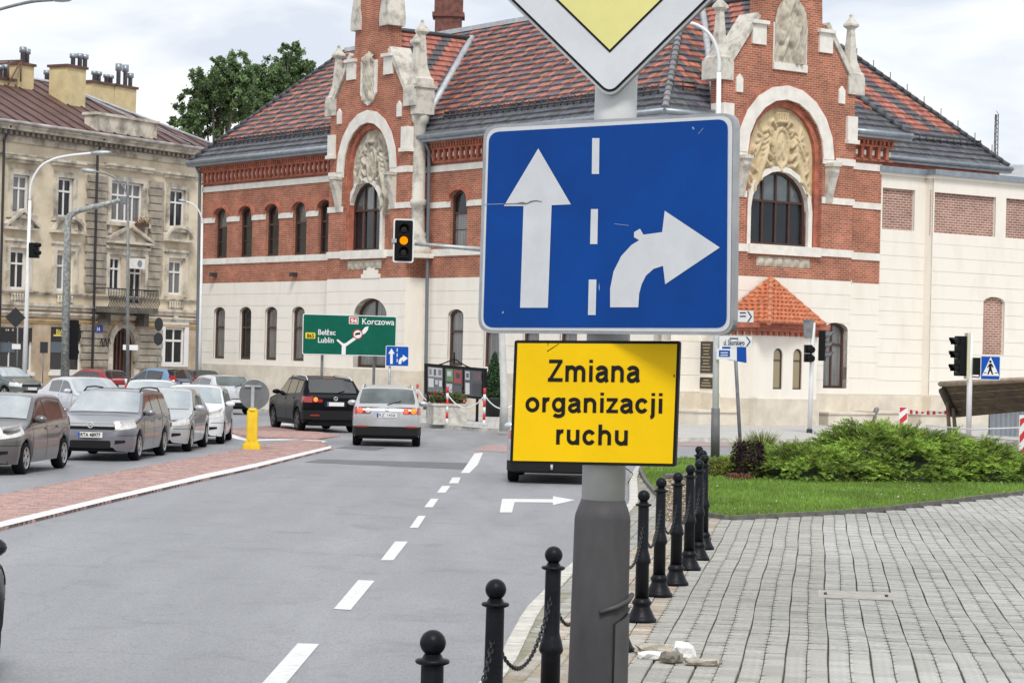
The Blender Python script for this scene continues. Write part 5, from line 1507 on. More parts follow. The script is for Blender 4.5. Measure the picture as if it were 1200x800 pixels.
class SignPlane:
    def __init__(self, pl, pr):                       # two points on the plane (left, right) in world, vertical plane
        self.o = Vector(pl); u = Vector(pr) - Vector(pl); u.z = 0; self.u = u.normalized(); self.v = Vector((0, 0, 1)) * 1.0
        self.n = Vector((self.u.y, -self.u.x, 0)).normalized()
    def hit(self, px, py, off=0.0):
        d = ray(px, py); o = self.o + self.n * off
        return CAM + d * ((o - CAM).dot(self.n) / d.dot(self.n))
def sign_poly(sp, pxs, off, mat, root, name, thick=.0):
    b = MB(); pts = [sp.hit(x, y, off) - Vector(root.location) for x, y in pxs]
    u, n = sp.u, sp.n
    tri = tessellate_polygon([[Vector((p.dot(u), p.z, 0)) for p in pts]])
    if thick:
        k = len(pts); q = [p - n * thick for p in pts]
        b.add(pts + q, [tuple(t) for t in tri] + [tuple(i + k for i in t) for t in tri] + [(i, (i + 1) % k, k + (i + 1) % k, k + i) for i in range(k)])
    else: b.add(pts, [tuple(t) for t in tri])
    return b.build(name, mat, root)
def rounded(c, r, k=6):
    """corners in order; r rounding in pixels"""
    out = []
    n = len(c)
    for i in range(n):
        p, a, e = Vector(c[i]), Vector(c[i - 1]), Vector(c[(i + 1) % n])
        d1, d2 = (a - p).normalized(), (e - p).normalized()
        for j in range(k + 1):
            t = j / k; q = (p + d1 * r) * (1 - t) ** 2 + p * 2 * t * (1 - t) + (p + d2 * r) * t ** 2
            out.append((q.x, q.y))
    return out
def shrink(c, d):
    cx = sum(p[0] for p in c) / len(c); cy = sum(p[1] for p in c) / len(c)
    return [(x - d * (1 if x > cx else -1), y - d * (1 if y > cy else -1)) for x, y in c]
def clamps(sp, root, pxs):
    for x, y in pxs:
        b = MB(); c = sp.hit(x, y, -.03) - Vector(root.location); w = sp.u
        b.box(-.16, .16, -.03, .025, -.022, .022, m=Matrix.Translation(c) @ Matrix.Rotation(math.atan2(w.y, w.x), 4, 'Z')); b.build('clamp', alu, root)
# ---- big blue lane sign
Lb, Rb = D(564, 268, 9.22), D(859, 262, 8.52)
spb = SignPlane(Lb, Rb)
blue = thing('lane_sign', 'large blue lane sign with white straight arrow and right-turn arrow on the white post', 'road sign', tuple((Lb + Rb) / 2))
cor = [(567, 147), (862, 132), (859, 392.5), (560, 390)]
sign_poly(spb, rounded(cor, 17), 0, alu, blue, 'plate', .032)
sign_poly(spb, rounded(shrink(cor, 3.5), 15), .002, refl_white, blue, 'white_border')
sign_poly(spb, rounded([(573, 155), (853, 139.5), (851.5, 384), (566, 383.5)], 13), .004, refl_blue, blue, 'blue_field')
sign_poly(spb, [(609.5, 360.5), (613.5, 241.5), (590.5, 241.5), (630.8, 174), (669, 239.5), (646.5, 240.5), (642, 360.5)], .006, refl_white, blue, 'straight_arrow')
for k, q in enumerate([[(694, 162), (702.5, 162), (702, 204), (693.5, 204)], [(692.5, 245), (700.8, 245), (700, 286), (691.5, 286)], [(690, 327.5), (699, 327.5), (698, 369), (689, 369)]]):
    sign_poly(spb, q, .006, refl_white, blue, 'lane_dash')
sign_poly(spb, [(715, 360), (715, 338), (719, 318), (728, 300), (740, 287), (749, 281.5), (743, 278), (743, 272), (750, 268), (754, 275), (776, 272), (779, 247), (843.5, 290), (779.5, 333), (777, 311.5), (766, 315), (757, 323), (752, 333), (749, 344), (748, 360)], .006, refl_white, blue, 'turn_arrow')
scr = M('scratch_pale', (.22, .30, .52), .5)
for q in ([(566, 239.2), (590, 238.6), (590, 239.4), (566, 240)], [(702, 331), (703, 337), (702.2, 341), (701.4, 337)], [(811.5, 148), (814, 150.5), (812.5, 152.5), (811, 150)], [(588, 366.2), (590, 364), (590.5, 366.5), (588.6, 367.6)], [(818, 157), (824, 150), (824.4, 150.5), (818.4, 157.4)], [(720, 262), (737, 264), (737, 264.6), (720, 262.6)]):
    sign_poly(spb, q, .0055, scr, blue, 'scratch')
crack = M('crack_grey', (.16, .15, .14), .8)
sign_poly(spb, [(590, 238.6), (605, 238.2), (612, 236.6), (617, 238), (622, 235.4), (628, 234.6), (635, 236), (635, 236.8), (628, 235.8), (622, 237), (617, 239.4), (605, 239.2), (590, 239.6)], .0075, crack, blue, 'crack')
clamps(spb, blue, [(716, 175), (708, 355)])
# ---- yellow sign
Ly, Ry = D(600, 470, 8.96), D(794, 470, 8.80)
spy = SignPlane(Ly, Ry)
yel = thing('notice_sign', 'yellow rectangular sign with black lettering below the blue sign', 'road sign', tuple((Ly + Ry) / 2))
cy_ = [(603, 398.5), (797, 399.5), (791.5, 546.5), (597.5, 543)]
sign_poly(spy, rounded(cy_, 3, 3), 0, M('sign_back_dark', (.012, .012, .012), .5, spec=.15), yel, 'plate', .03)
sign_poly(spy, [(606.5, 402), (793.5, 403), (788, 543), (601, 539.5)], .003, refl_yellow, yel, 'yellow_field')
def sign_text(sp, root, s, x0, x1, ybase, mat, bold, off=.0042, height_px=None, yslope=0.0):
    a = sp.hit(x0, ybase, off); c = sp.hit(x1, ybase + yslope, off)
    u = (c - a); w = u.length; u.normalize(); v = Vector((0, 0, 1))
    hgt = None
    if height_px: hgt = (sp.hit(x0, ybase - height_px, off) - a).length
    if all(ch in GL for ch in s): return stroke_on(s, a - Vector(root.location), u, v, sp.n, mat, root, w, hgt)
    return text_on(s, a - Vector(root.location), u, v, sp.n, mat, root, width=w, height=hgt, bold=bold, thick=0)
sign_text(spy, yel, 'Zmiana', 642, 750, 447, sign_black, .022, height_px=26, yslope=.8)
sign_text(spy, yel, 'organizacji', 615.5, 776, 482.5, sign_black, .022, height_px=23.5, yslope=1.8)
sign_text(spy, yel, 'ruchu', 651.5, 735.5, 520.5, sign_black, .022, height_px=24, yslope=1.2)
for q in ([(789, 439), (791, 439), (790.5, 442), (789.5, 441)], [(642, 399), (642.8, 399), (642.4, 405), (641.8, 405)], [(641, 411), (655, 402.3), (655.3, 402.7), (641.4, 411.8)]): sign_poly(spy, q, .0045, sign_black, yel, 'scratch')
clamps(spy, yel, [(703, 415), (703, 530)])
# ---- diamond sign above
Ld, Rd = D(600, 60, 8.97), D(826, 60, 8.80)
spd = SignPlane(Ld, Rd)
dia = thing('priority_sign', 'white diamond sign with pale yellow centre at the top of the white post', 'road sign', tuple((Ld + Rd) / 2))
cxp, half = 713.5, 172
def diamond(h, tip): return [(cxp + 1, tip), (cxp + h * 1.02, tip - h), (cxp + 1, tip - 2 * h), (cxp - h * 1.02, tip - h)]
sign_poly(spd, rounded(diamond(half, 117), 17), 0, alu, dia, 'plate', .035)
sign_poly(spd, rounded(diamond(half - 3, 113), 15), .002, sign_black, dia, 'black_border')
sign_poly(spd, rounded(diamond(half - 6.5, 109), 12), .004, refl_white, dia, 'white_field')
sign_poly(spd, diamond(half - 55, 62), .006, sign_black, dia, 'inner_border')
sign_poly(spd, diamond(half - 57.5, 58.5), .008, pale_yellow, dia, 'yellow_field')
clamps(spd, dia, [(717, 15), (719, -80)])

# ================================================================== bollards and chains
bol = thing('bollard', 'x', 'bollard', (0, 0, PV))
BH = 1.15
b = MB(); b.lathe([(.132, 0), (.132, .03), (.118, .042), (.104, .07), (.076, .13), (.073, .15), (.084, .16), (.084, .18), (.070, .195), (.066, .21)], 24); b.build('foot', black_iron, bol)
b = MB(); b.lathe([(.060, .18), (.058, .50), (.068, .512), (.074, .525), (.070, .55), (.060, .59), (.054, .61), (.049, .63), (.047, BH - .15), (.045, BH - .135)], 24); b.build('shaft', black_iron, bol)
b = MB(); b.lathe([(.050, BH - .145), (.068, BH - .138), (.072, BH - .13), (.068, BH - .122), (.045, BH - .118), (.036, BH - .1)], 24); b.build('collar', black_iron, bol)
b = MB(); pr_ = []
for k in range(13):
    t = -PI / 2 + .45 + (PI - .45) * k / 12; pr_.append((max(.001, .054 * math.cos(t)), BH - .054 + .054 * math.sin(t)))
b.lathe([(.034, BH - .11)] + pr_, 24); b.build('ball', black_iron, bol)
heads = [(437, 795), (508, 753), (580, 690), (648, 650), None, None, (755, 581), (775, 565.6), (794.7, 559), (810, 550), (820.6, 544), (826.6, 537.5), (823.7, 532), (820, 527)]
bpos = []
for h_ in heads:
    if h_ is None: bpos.append(None); continue
    p = G(h_[0], h_[1], PV + BH - .054); bpos.append(Vector((p.x, p.y, PV)))
bpos[0] = bpos[1] + (bpos[1] - bpos[2])
bpos[4] = bpos[3].lerp(bpos[6], .34); bpos[5] = bpos[3].lerp(bpos[6], .67)
ords = ['first', 'second', 'third', 'fourth', 'fifth', 'sixth', 'seventh', 'last']
for i, p in enumerate(bpos):
    o = bol if i == 0 else copy_tree(bol)
    o.location = p; o.rotation_euler = (random.uniform(-.008, .008), random.uniform(-.008, .008), random.uniform(0, 6))
    if i < 4: lab = 'black ball-topped bollard, %s before the lamp post on the road side' % ['fourth', 'third', 'second', 'next'][i]
    elif i < 6: lab = ['black bollard hidden right behind the lamp post base', 'black bollard whose foot shows at the lamp post base by the rubble'][i - 4]
    else: lab = 'black ball-topped bollard, %s past the lamp post in the row towards the lawn' % ords[i - 6]
    tag(o, lab, 'bollard', 'chain bollards along the kerb')
# chains: real links
def link_mesh(nm='chain_link'):
    b = MB(); L_, w, r = .028, .0105, .0042
    pts = []
    for i in range(12):
        t = 2 * PI * i / 12; pts.append(((L_ - w) * (1 if math.cos(t) > 0 else -1) * (1 if abs(math.cos(t)) > .01 else 0) + w * math.cos(t), w * math.sin(t), 0))
    V, F = [], []
    n = len(pts)
    for i in range(n):
        p = Vector(pts[i]); t = (Vector(pts[(i + 1) % n]) - Vector(pts[i - 1])).normalized(); a = Vector((0, 0, 1)); c = t.cross(a)
        for k in range(5): V.append(p + (a * math.cos(2 * PI * k / 5) + c * math.sin(2 * PI * k / 5)) * r)
    for i in range(n):
        for k in range(5): F.append((i * 5 + k, i * 5 + (k + 1) % 5, ((i + 1) % n) * 5 + (k + 1) % 5, ((i + 1) % n) * 5 + k))
    b.add(V, F, smooth=True)
    return b
chain_m = M('chain_iron', (.016, .016, .018), .42, .3)
lm = link_mesh().mesh('chain_link', chain_m)
lv = np.array([tuple(v.co) for v in lm.vertices]); lf = np.array([tuple(p.vertices) for p in lm.polygons])
def chain(p0, p1, sag, label, separate):
    d = (p1 - p0); mid_ = p0
    root = thing('chain', label, 'chain', tuple(p0), 0, 'chains between the bollards')
    n_s = 60; path = [p0.lerp(p1, i / n_s) - Vector((0, 0, sag * 4 * (i / n_s) * (1 - i / n_s))) for i in range(n_s + 1)]
    cum = [0]
    for a, c in zip(path, path[1:]): cum.append(cum[-1] + (c - a).length)
    n = int(cum[-1] / .046); VV, FF = [], []
    for i in range(n):
        t = (i + .5) / n * cum[-1]; j = max(k for k in range(n_s) if cum[k] <= t); f = (t - cum[j]) / (cum[j + 1] - cum[j])
        p = path[j].lerp(path[j + 1], f); x = (path[j + 1] - path[j]).normalized(); y = x.cross(Vector((0, 0, 1))).normalized(); z = x.cross(y)
        if i % 2: y, z = z, -y
        m = Matrix(((x.x, y.x, z.x, p.x - p0.x), (x.y, y.y, z.y, p.y - p0.y), (x.z, y.z, z.z, p.z - p0.z), (0, 0, 0, 1)))
        if separate:
            o = obj('chain_link', lm, root); o.matrix_local = m
        else:
            k = len(VV) * len(lv); mm = np.array(m); VV.append(lv @ mm[:3, :3].T + mm[:3, 3]); FF.append(lf + k)
    if not separate: obj('chain_links', np_mesh('chain_links', np.vstack(VV), np.vstack(FF), chain_m, smooth=True), root, kind='stuff')
zz = Vector((0, 0, BH - .28))
for k in range(len(bpos) - 1):
    if k < 3: lab = 'black chain sagging between the %s bollards before the lamp post' % ['two farthest', 'middle two', 'nearest two'][k]
    elif k < 6: lab = 'black chain passing behind the lamp post base, %s' % ['on the road side', 'hidden part', 'on the paving side'][k - 3]
    else: lab = 'black chain sagging from the %s to the %s bollard past the lamp post' % (ords[k - 6], ords[k - 5])
    chain(bpos[k] + zz, bpos[k + 1] + zz, .30, lab, 1 <= k <= 6)
# ================================================================== broken stone pieces on the paving
st_w = M('broken_white_stone', (.72, .71, .69), .85, var=.12, scale=14, bump=.3, bscale=30); st_g = M('broken_grey_stone', (.20, .18, .15), .9, var=.35, scale=12, bump=.5, bscale=30); st_b = M('broken_beige_stone', (.42, .38, .32), .9, var=.25, scale=12, bump=.4, bscale=30)
def chunk(px, py, w, d, h, mat, label, seed, rz=0):
    rr = random.Random(seed); p = G(px, py, PV); bm = bmesh.new(); bmesh.ops.create_icosphere(bm, subdivisions=2, radius=1)
    for v in bm.verts:
        k = rr.uniform(.78, 1.15); c = v.co
        m_ = max(abs(c.x), abs(c.y), abs(c.z)); c = c / m_ * .75 + c * .25
        v.co = Vector((c.x * w / 2 * k, c.y * d / 2 * k, max(-.02, (c.z * .5 + .45) * h * k)))
    me = bpy.data.meshes.new('stone_chunk'); bm.to_mesh(me); bm.free(); me.materials.append(mat)
    o = obj('stone_chunk', me, None, label, 'rubble', 'broken stones on the paving', loc=(p.x, p.y, PV)); o.rotation_euler = (0, 0, rz)
chunk(800, 772, .17, .16, .13, st_w, 'bright white broken stone chunk on the paving by the bollards', 1, .4)
chunk(762, 772, .20, .14, .06, st_w, 'low whitish broken stone slab lying next to the lamp post', 2, .1)
chunk(788, 776, .17, .16, .085, st_g, 'dark grey dirty broken stone between the two white ones', 3, .9)
chunk(822, 779, .24, .14, .055, st_b, 'flat beige broken stone at the end of the rubble', 4, -.2)
chunk(770, 765, .34, .10, .075, st_b, 'long beige broken stone behind the low white slab', 5, .05)
chunk(838, 778, .10, .07, .03, st_g, 'small dark crumb of stone beside the flat beige one', 6, .5)
# ================================================================== exposed-aggregate litter bin behind the bollards
bp_ = G(789, 611, PV); peb = M_attr('pebble_face', .7, var=.2, scale=40)
binr = thing('litter_bin', 'square exposed-pebble concrete litter bin standing behind the bollards', 'litter bin', (bp_.x + .12, bp_.y + .25, PV), PANG)
b = MB(); b.box(-.22, .22, -.22, .22, 0, .62); b.build('bin_body', M('bin_concrete', (.22, .19, .15), .9, var=.3, scale=20), binr)
b = MB(); b.box(-.235, .235, -.235, .235, .62, .66); b.build('bin_rim', conc_dark, binr)
V, F, cc = [], [], []
def pebble(c, u, v, n, r, col):
    i = len(V); V.extend([c + u * r, c + v * r * .8, c - u * r, c - v * r * .8, c + n * r * .7]); F.extend([(i, i + 1, i + 4), (i + 1, i + 2, i + 4), (i + 2, i + 3, i + 4), (i + 3, i, i + 4)]); cc.extend([col] * 5)
for (n, u) in ((Vector((0, -1, 0)), Vector((1, 0, 0))), (Vector((-1, 0, 0)), Vector((0, -1, 0))), (Vector((1, 0, 0)), Vector((0, 1, 0)))):
    for k in range(420):
        c = n * .22 + u * random.uniform(-.21, .21) + Vector((0, 0, random.uniform(.02, .61))); col = random.choice([(.42, .33, .2), (.3, .22, .12), (.5, .45, .36), (.12, .1, .08), (.36, .3, .24), (.6, .56, .5)])
        pebble(c, u, Vector((0, 0, 1)), n, random.uniform(.012, .024), col)
obj('pebbles', np_mesh('pebbles', [tuple(p) for p in V], F, peb, cc), binr, kind='stuff')
# ================================================================== street furniture further off
galv = M('galvanised_steel', (.42, .44, .45), .5, .5, var=.15, scale=5)
galv_d = M('dull_steel', (.20, .21, .215), .55, .4, var=.2, scale=5)
white_p = M('white_lamp_paint', (.74, .75, .75), .45, var=.05)
spk = M('speckled_grey', (.42, .44, .42), .6, .2, col2=(.22, .23, .22), scale=9, ramp=(.42, .58))
sig_black = M('signal_black', (.008, .008, .009), .5, spec=.15)
sig_grey = M('signal_visor_grey', (.10, .10, .105), .4)
off_lens = M('dark_lens', (.012, .008, .008), .3)
amber = M('amber_lens', (.25, .08, .0), .5, spec=.1, emit=(1, .27, .0), estr=.85)
back_grey = M('sign_back_grey', (.16, .165, .17), .55, .3, var=.12, scale=4)
back_dark = M('sign_back_charcoal', (.03, .032, .035), .55, spec=.25)
red_p = M('red_reflective', (.55, .03, .035), .45)
wht_p = M('white_reflective', (.74, .74, .74), .45)
def lamp(px0, py0, px_top, py_top, arm, d, label, mat, r0=.09, r1=.05, head=(.6, .22), base=None, group=None):
    """pole from the ground pixel to the bend, then an arm through pixel points; all at depth d"""
    g = D(px0, py0, d); g.z = PV
    root = thing('street_lamp', label, 'street lamp', tuple(g), 0, group)
    t = D(px_top, py_top, d) - g
    b = MB(); b.tube([(0, 0, 0), t * .5, t], [r0, (r0 + r1) / 2, r1], 12); b.build('post', mat, root)
    pts = [t] + [D(x, y, d + dd) - g for x, y, dd in arm]
    # smooth the arm
    sm = []
    for i in range(len(pts) - 1):
        p0, p1, p2, p3 = pts[max(i - 1, 0)], pts[i], pts[i + 1], pts[min(i + 2, len(pts) - 1)]
        for k in range(5):
            q = k / 5; sm.append(.5 * ((2 * p1) + (p2 - p0) * q + (2 * p0 - 5 * p1 + 4 * p2 - p3) * q * q + (3 * p1 - p0 - 3 * p2 + p3) * q ** 3))
    sm.append(pts[-1])
    b = MB(); b.tube(sm, r1 * .8, 8); b.build('lamp_arm', mat, root)
    e = pts[-1]; dr_ = (pts[-1] - pts[-2]).normalized(); dr_.z *= .3; dr_.normalize()
    sd = dr_.cross(Vector((0, 0, 1))).normalized(); up = Vector((0, 0, 1))
    b = MB(); L_, w = head; V = []
    for f, ww, hh in ((-.1, .3, .3), (.15, .8, .8), (.5, 1, 1), (.85, .85, .8), (1, .4, .4)):
        for a in range(8): V.append(e + dr_ * L_ * f + sd * (math.cos(a * PI / 4) * w / 2 * ww) + up * (math.sin(a * PI / 4) * w * .38 * hh))
    b.add(V, [(i * 8 + k, i * 8 + (k + 1) % 8, i * 8 + 8 + (k + 1) % 8, i * 8 + 8 + k) for i in range(4) for k in range(8)] + [tuple(range(8)), tuple(range(32, 40))], smooth=True)
    b.build('lamp_head', galv, root)
    if base:
        zb = base; b = MB(); tt = t * ((zb - PV) / t.z); b.tube([(0, 0, 0), tt], [r0 * 1.32, r0 * 1.25], 12); b.build('post_base', M('lamp_base_grey', (.12, .12, .125), .6, var=.2, scale=4), root)
    return root, g, t
def lens_disc(b, c, n, r, seg=14):
    m = Matrix.Translation(c) @ n.to_track_quat('Z', 'Y').to_matrix().to_4x4(); b.lathe([(r, 0), (r * .9, .02), (r * .5, .035), (.002, .04)], seg, m)
def signal(root, c, face, h=.95, w=.30, lit=None, board=None, visor=.2, mat=sig_black, vm=None):
    """three-light head centred at c (root space) facing 'face'"""
    f = Vector(face); f.z = 0; f.normalize(); s = Vector((-f.y, f.x, 0))
    m = Matrix(((s.x, f.x, 0, c.x), (s.y, f.y, 0, c.y), (0, 0, 1, c.z), (0, 0, 0, 1)))
    b = MB(); e = .03
    b.prism([(-w / 2 + e, -h / 2), (w / 2 - e, -h / 2), (w / 2, -h / 2 + e), (w / 2, h / 2 - e), (w / 2 - e, h / 2), (-w / 2 + e, h / 2), (-w / 2, h / 2 - e), (-w / 2, -h / 2 + e)], -.12, .1, 'y', m=m)
    hd = b.build('signal_head', mat, root)
    if board:
        bw, bh = board; b = MB(); pts = rounded([(-bw / 2, -bh / 2), (bw / 2, -bh / 2), (bw / 2, bh / 2), (-bw / 2, bh / 2)], .08, 4)
        b.prism(pts, -.06, -.03, 'y', m=m); b.build('backing_board', wht_p, root)
        b = MB(); pts = rounded([(-bw / 2 + .045, -bh / 2 + .045), (bw / 2 - .045, -bh / 2 + .045), (bw / 2 - .045, bh / 2 - .045), (-bw / 2 + .045, bh / 2 - .045)], .05, 4)
        b.prism(pts, -.04, -.02, 'y', m=m); b.build('board_face', sig_black, root)
    for k in range(3):
        z = h / 3 * (1 - k); cc = m @ Vector((0, .1, z))
        b = MB(); lens_disc(b, cc, f, w * .34); b.build('lens', amber if lit == k else off_lens, hd)
        b = MB(); V = []; n_ = 11
        for j in range(2):
            for i in range(n_):
                a = PI * (-.12 + 1.24 * i / (n_ - 1)); V.append(m @ Vector((math.cos(a) * w * .42, .1 + (visor * (.55 + .45 * math.sin(max(0, min(PI, a)))) if j else 0), z + math.sin(a) * w * .42)))
        b.add(V, [(i, i + 1, n_ + i + 1, n_ + i) for i in range(n_ - 1)], smooth=True); b.build('visor', vm or mat, hd)
    return hd
TOCAM = lambda p: Vector((-p.x, -p.y, 0)).normalized()
# ---- amber signal on its mast arm; the post stands by the far kerb
dS = 62.0
g = D(590, 503, dS); g.z = 0
g = G(590, 505, PV); dS = g.y
am = thing('traffic_signal', 'traffic signal showing amber on a horizontal mast arm', 'traffic light', tuple(g))
top_ = D(586, 292, dS) - g
b = MB(); b.tube([(0, 0, 0), (0, 0, 1.0), top_ * .6, top_ + Vector((0, 0, .3))], [.14, .12, .10, .08], 14); b.build('post', M('pale_pole', (.55, .55, .53), .6, var=.12, scale=3), am)
hp = D(473, 282, dS) - g
arm_a, arm_b = D(586, 294, dS) - g, D(484, 285.5, dS) - g
b = MB(); b.tube([arm_a, arm_a.lerp(arm_b, .55), arm_b + (arm_b - arm_a).normalized() * -.05], [.085, .065, .055], 10); b.build('mast_arm', galv, am)
signal(am, hp, Vector((.1, -1, 0)), h=1.05, w=.38, lit=1, board=(.64, 1.34), visor=.22)
b = MB(); b.box(-.05, .1, -.05, .05, -.06, .06, m=Matrix.Translation(D(461, 282, dS) - g)); b.build('end_bracket', galv, am)
# ---- big mast with arm on the left
gm = G(77, 466, PV); gm = D(76, 452, 104); gm.z = PV; dM = gm.y
ms = thing('signal_mast', 'speckled grey mast with long bent arm reaching over the road', 'mast', tuple(gm))
pts = [Vector((0, 0, 0)), D(79.5, 262, dM) - gm, D(81, 254, dM) - gm, D(85, 250, dM) - gm, D(92, 246.5, dM) - gm, D(145, 234, dM - 1) - gm]
b = MB(); b.tube(pts, [.20, .15, .145, .14, .135, .09], 14); b.build('mast_post', spk, ms)
b = MB(); e = D(145, 234, dM - 1) - gm; b.box(-.14, .14, -.14, .14, -.2, .14, m=Matrix.Translation(e)); b.build('end_cap', galv_d, ms)
signal(ms, D(87, 398, dM) - gm, Vector((.35, .9, 0)), h=1.75, w=.32, visor=.2)
# ---- lamps on the left
lamp(28.5, 448, 35, 235, [(36, 218, 0), (42, 203, 0), (52, 192, 0), (72, 184, 0), (108, 179.5, 0)], 112, 'tall white lamp with curved arm in front of the shop window', white_p, .13, .075, (.9, .34))
r_, g_, t_ = lamp(150, 455, 150, 232, [(149, 228, 0), (143, 217, 0), (130, 206, 0), (112, 201, 0)], 100, 'thin grey lamp in front of the arched brown door', galv_d, .09, .05, (.6, .28))
b = MB(); b.tube([D(150, 260, 100) - g_, D(150, 201, 100) - g_], .045, 8); b.build('pole_top', galv_d, r_)
b = MB(); c_ = D(153, 407, 100) - g_; b.box(-.32, .32, -.03, .0, -.11, .11, m=Matrix.Translation(c_)); b.build('street_plate', wht_p, r_)
lamp(234, 440, 237, 262, [(236.5, 256, 0), (233, 247, 0), (227, 240, 0), (218, 236, 0)], 111, 'white lamp with short curved arm at the corner of the brick hall', white_p, .09, .05, (.35, .2))
lamp(-40, 470, -42, 60, [(-36, 30, 0), (-20, 17, 0), (0, 11, 0), (35, 2.5, 0), (62, 0, 0)], 70, 'grey lamp arm and head reaching in above the tenement roof', galv_d, .10, .06, (.55, .2))
# ---- sign backs on posts on the left
def back_post(px, pyb, d, items, label, name='road_sign', r=.035):
    g = D(px, pyb, d); g.z = PV
    root = thing(name, label, 'road sign', tuple(g))
    top_y = min(i[2] for i in items); tp = D(px + (pyb - top_y) * .012, top_y - 4, d) - g
    b = MB(); b.tube([(0, 0, 0), tp], r, 8); b.build('post', galv_d, root)
    for kind, x, y, w, h_ in items:
        c = D(x, y, d - .06) - g; sx, sz = w / FPX * d / 2, h_ / FPX * d / 2; b = MB(); mm = Matrix.Translation(c)
        if kind == 'diamond': b.prism([(0, -sz), (sx, 0), (0, sz), (-sx, 0)], 0, .03, 'y', m=mm)
        elif kind == 'round': b.prism([(sx * math.cos(2 * PI * k / 20), sz * math.sin(2 * PI * k / 20)) for k in range(20)], 0, .03, 'y', m=mm)
        else: b.prism([(-sx, -sz), (sx, -sz), (sx, sz), (-sx, sz)], 0, .03, 'y', m=mm)
        b.build('sign_plate', back_dark if kind != 'white' else wht_p, root)
    return root
back_post(20, 452, 106, [('diamond', 18, 372, 24, 24), ('white', 19, 406, 10, 6)], 'diamond sign seen from behind on a grey post by the shop')
back_post(50, 455, 104, [('rect', 51.5, 407, 9, 13)], 'small dark rectangular sign back on a thin post between the shop windows', r=.025)
back_post(184.5, 448, 108, [('round', 186, 380, 10, 16), ('round', 185.5, 397, 11, 15)], 'two dark round sign backs on a post beside the arched door', r=.025)
sg = D(40, 293, 111.6); tl = thing('hanging_signal', 'small black signal mounted on the white lamp before the tenement', 'traffic light', tuple(sg))
for yy in (289, 298): b = MB(); c = D(40, yy, 111.5) - sg; b.box(-.22, .22, -.2, .2, -.17, .17, m=Matrix.Translation(c)); b.tube([c + Vector((.1, -.15, .1)), c + Vector((.34, -.35, .06))], .1, 8); b.build('signal_head', sig_black, tl)
b = MB(); b.tube([D(34, 293, 111.9) - sg, D(40, 293, 111.6) - sg], .04, 6); b.build('bracket', galv_d, tl)
# ---- keep-left post on the island
gk = G(295, 526, .04)
kp = thing('island_post', 'yellow plastic post with round grey sign back on the brick island', 'traffic post', tuple(gk))
zk = (D(295, 480, gk.y) - gk).z; kw = .13
b = MB(); b.prism(rounded([(-kw * 1.6, -.2), (kw * 1.6, -.2), (kw * 1.6, .2), (-kw * 1.6, .2)], .05, 3), 0, .12, 'z'); b.prism(rounded([(-kw * 1.3, -.16), (kw * 1.3, -.16), (kw * 1.3, .16), (-kw * 1.3, .16)], .05, 3), .12, .2, 'z'); b.build('post_foot', M('yellow_plastic', (.80, .55, .02), .45, var=.1, scale=6), kp)
b = MB(); b.prism(rounded([(-kw, -.1), (kw, -.1), (kw, .1), (-kw, .1)], .05, 4), .2, zk - .02, 'z')
for x in (-.5, .5): b.box(x * kw - .02, x * kw + .02, -.125, -.1, .22, zk - .08)
b.lathe([(kw * .95, zk - .03), (kw * .8, zk + .03), (kw * .3, zk + .06)], 16); b.build('post_body', MATS['yellow_plastic'], kp)
dc = D(298, 462, gk.y) - gk; rk = 17.5 / FPX * gk.y
m_ = Matrix.Translation(dc) @ Matrix.Rotation(-PI / 2, 4, 'X')
b = MB(); b.lathe([(rk, -.012), (rk, .012)], 32, m_); b.build('sign_disc', back_grey, kp)
b = MB(); b.lathe([(rk, .0), (rk + .01, .01), (rk + .01, .03), (rk - .015, .03)], 32, m_); b.build('disc_rim', galv, kp)
b = MB(); b.box(-.04, .04, -.09, -.02, zk - .05, dc.z + rk * .62); b.box(-.2, .2, -.06, -.03, dc.z + rk * .5, dc.z + rk * .62); b.build('sign_stem', galv, kp)
# ---- green direction sign
dG = G(378, 470, PV).y; dG = 92.0
gs0, gs1, gs2, gs3 = D(355, 367, dG), D(465, 370, dG), D(464, 417, dG), D(354, 415, dG)
gb = D(378, 460, dG); gb.z = PV
gn = thing('direction_sign', 'green direction sign with white route arrow and place names on two posts', 'road sign', tuple(gb))
spg = SignPlane(D(355, 390, dG), D(465, 392, dG - .6))
green = M('sign_green', (.0, .10, .062), .45, spec=.2, var=.08, scale=3)
cg = [(355, 367.4), (465, 370.6), (463.8, 417.6), (354, 415)]
sign_poly(spg, rounded(cg, 2.2, 3), 0, wht_p, gn, 'plate', .05); sign_poly(spg, rounded(shrink(cg, .9), 1.8, 3), .006, green, gn, 'green_field')
sign_poly(spg, [(400.2, 415.3), (400.6, 404.6), (394.2, 398.6), (395.8, 397.2), (402, 402.2), (405, 402), (424.5, 387.8), (427.6, 390.4), (405.3, 405.8), (405, 415.4)], .012, wht_p, gn, 'route_arrow')
sign_poly(spg, [(424, 387.8), (427.8, 383.2), (431.9, 382.2), (431, 386.6), (427.6, 391)], .012, wht_p, gn, 'arrow_head')
cx, cy = 419.2, 391.6
sign_poly(spg, [(cx + 5.8 * math.cos(2 * PI * k / 24), cy + 5.8 * math.sin(2 * PI * k / 24)) for k in range(24)], .018, red_p, gn, 'ban_ring'); sign_poly(spg, [(cx + 4.6 * math.cos(2 * PI * k / 24), cy + 4.6 * math.sin(2 * PI * k / 24)) for k in range(24)], .024, wht_p, gn, 'ban_field')
sign_poly(spg, [(416.2, 392.6), (416.2, 390.9), (417.5, 389.9), (422.2, 389.3), (422.2, 391.6), (421.2, 392), (420.4, 391.9), (419.4, 392.2), (417.8, 392.3), (417.2, 393)], .030, sign_black, gn, 'truck_mark')
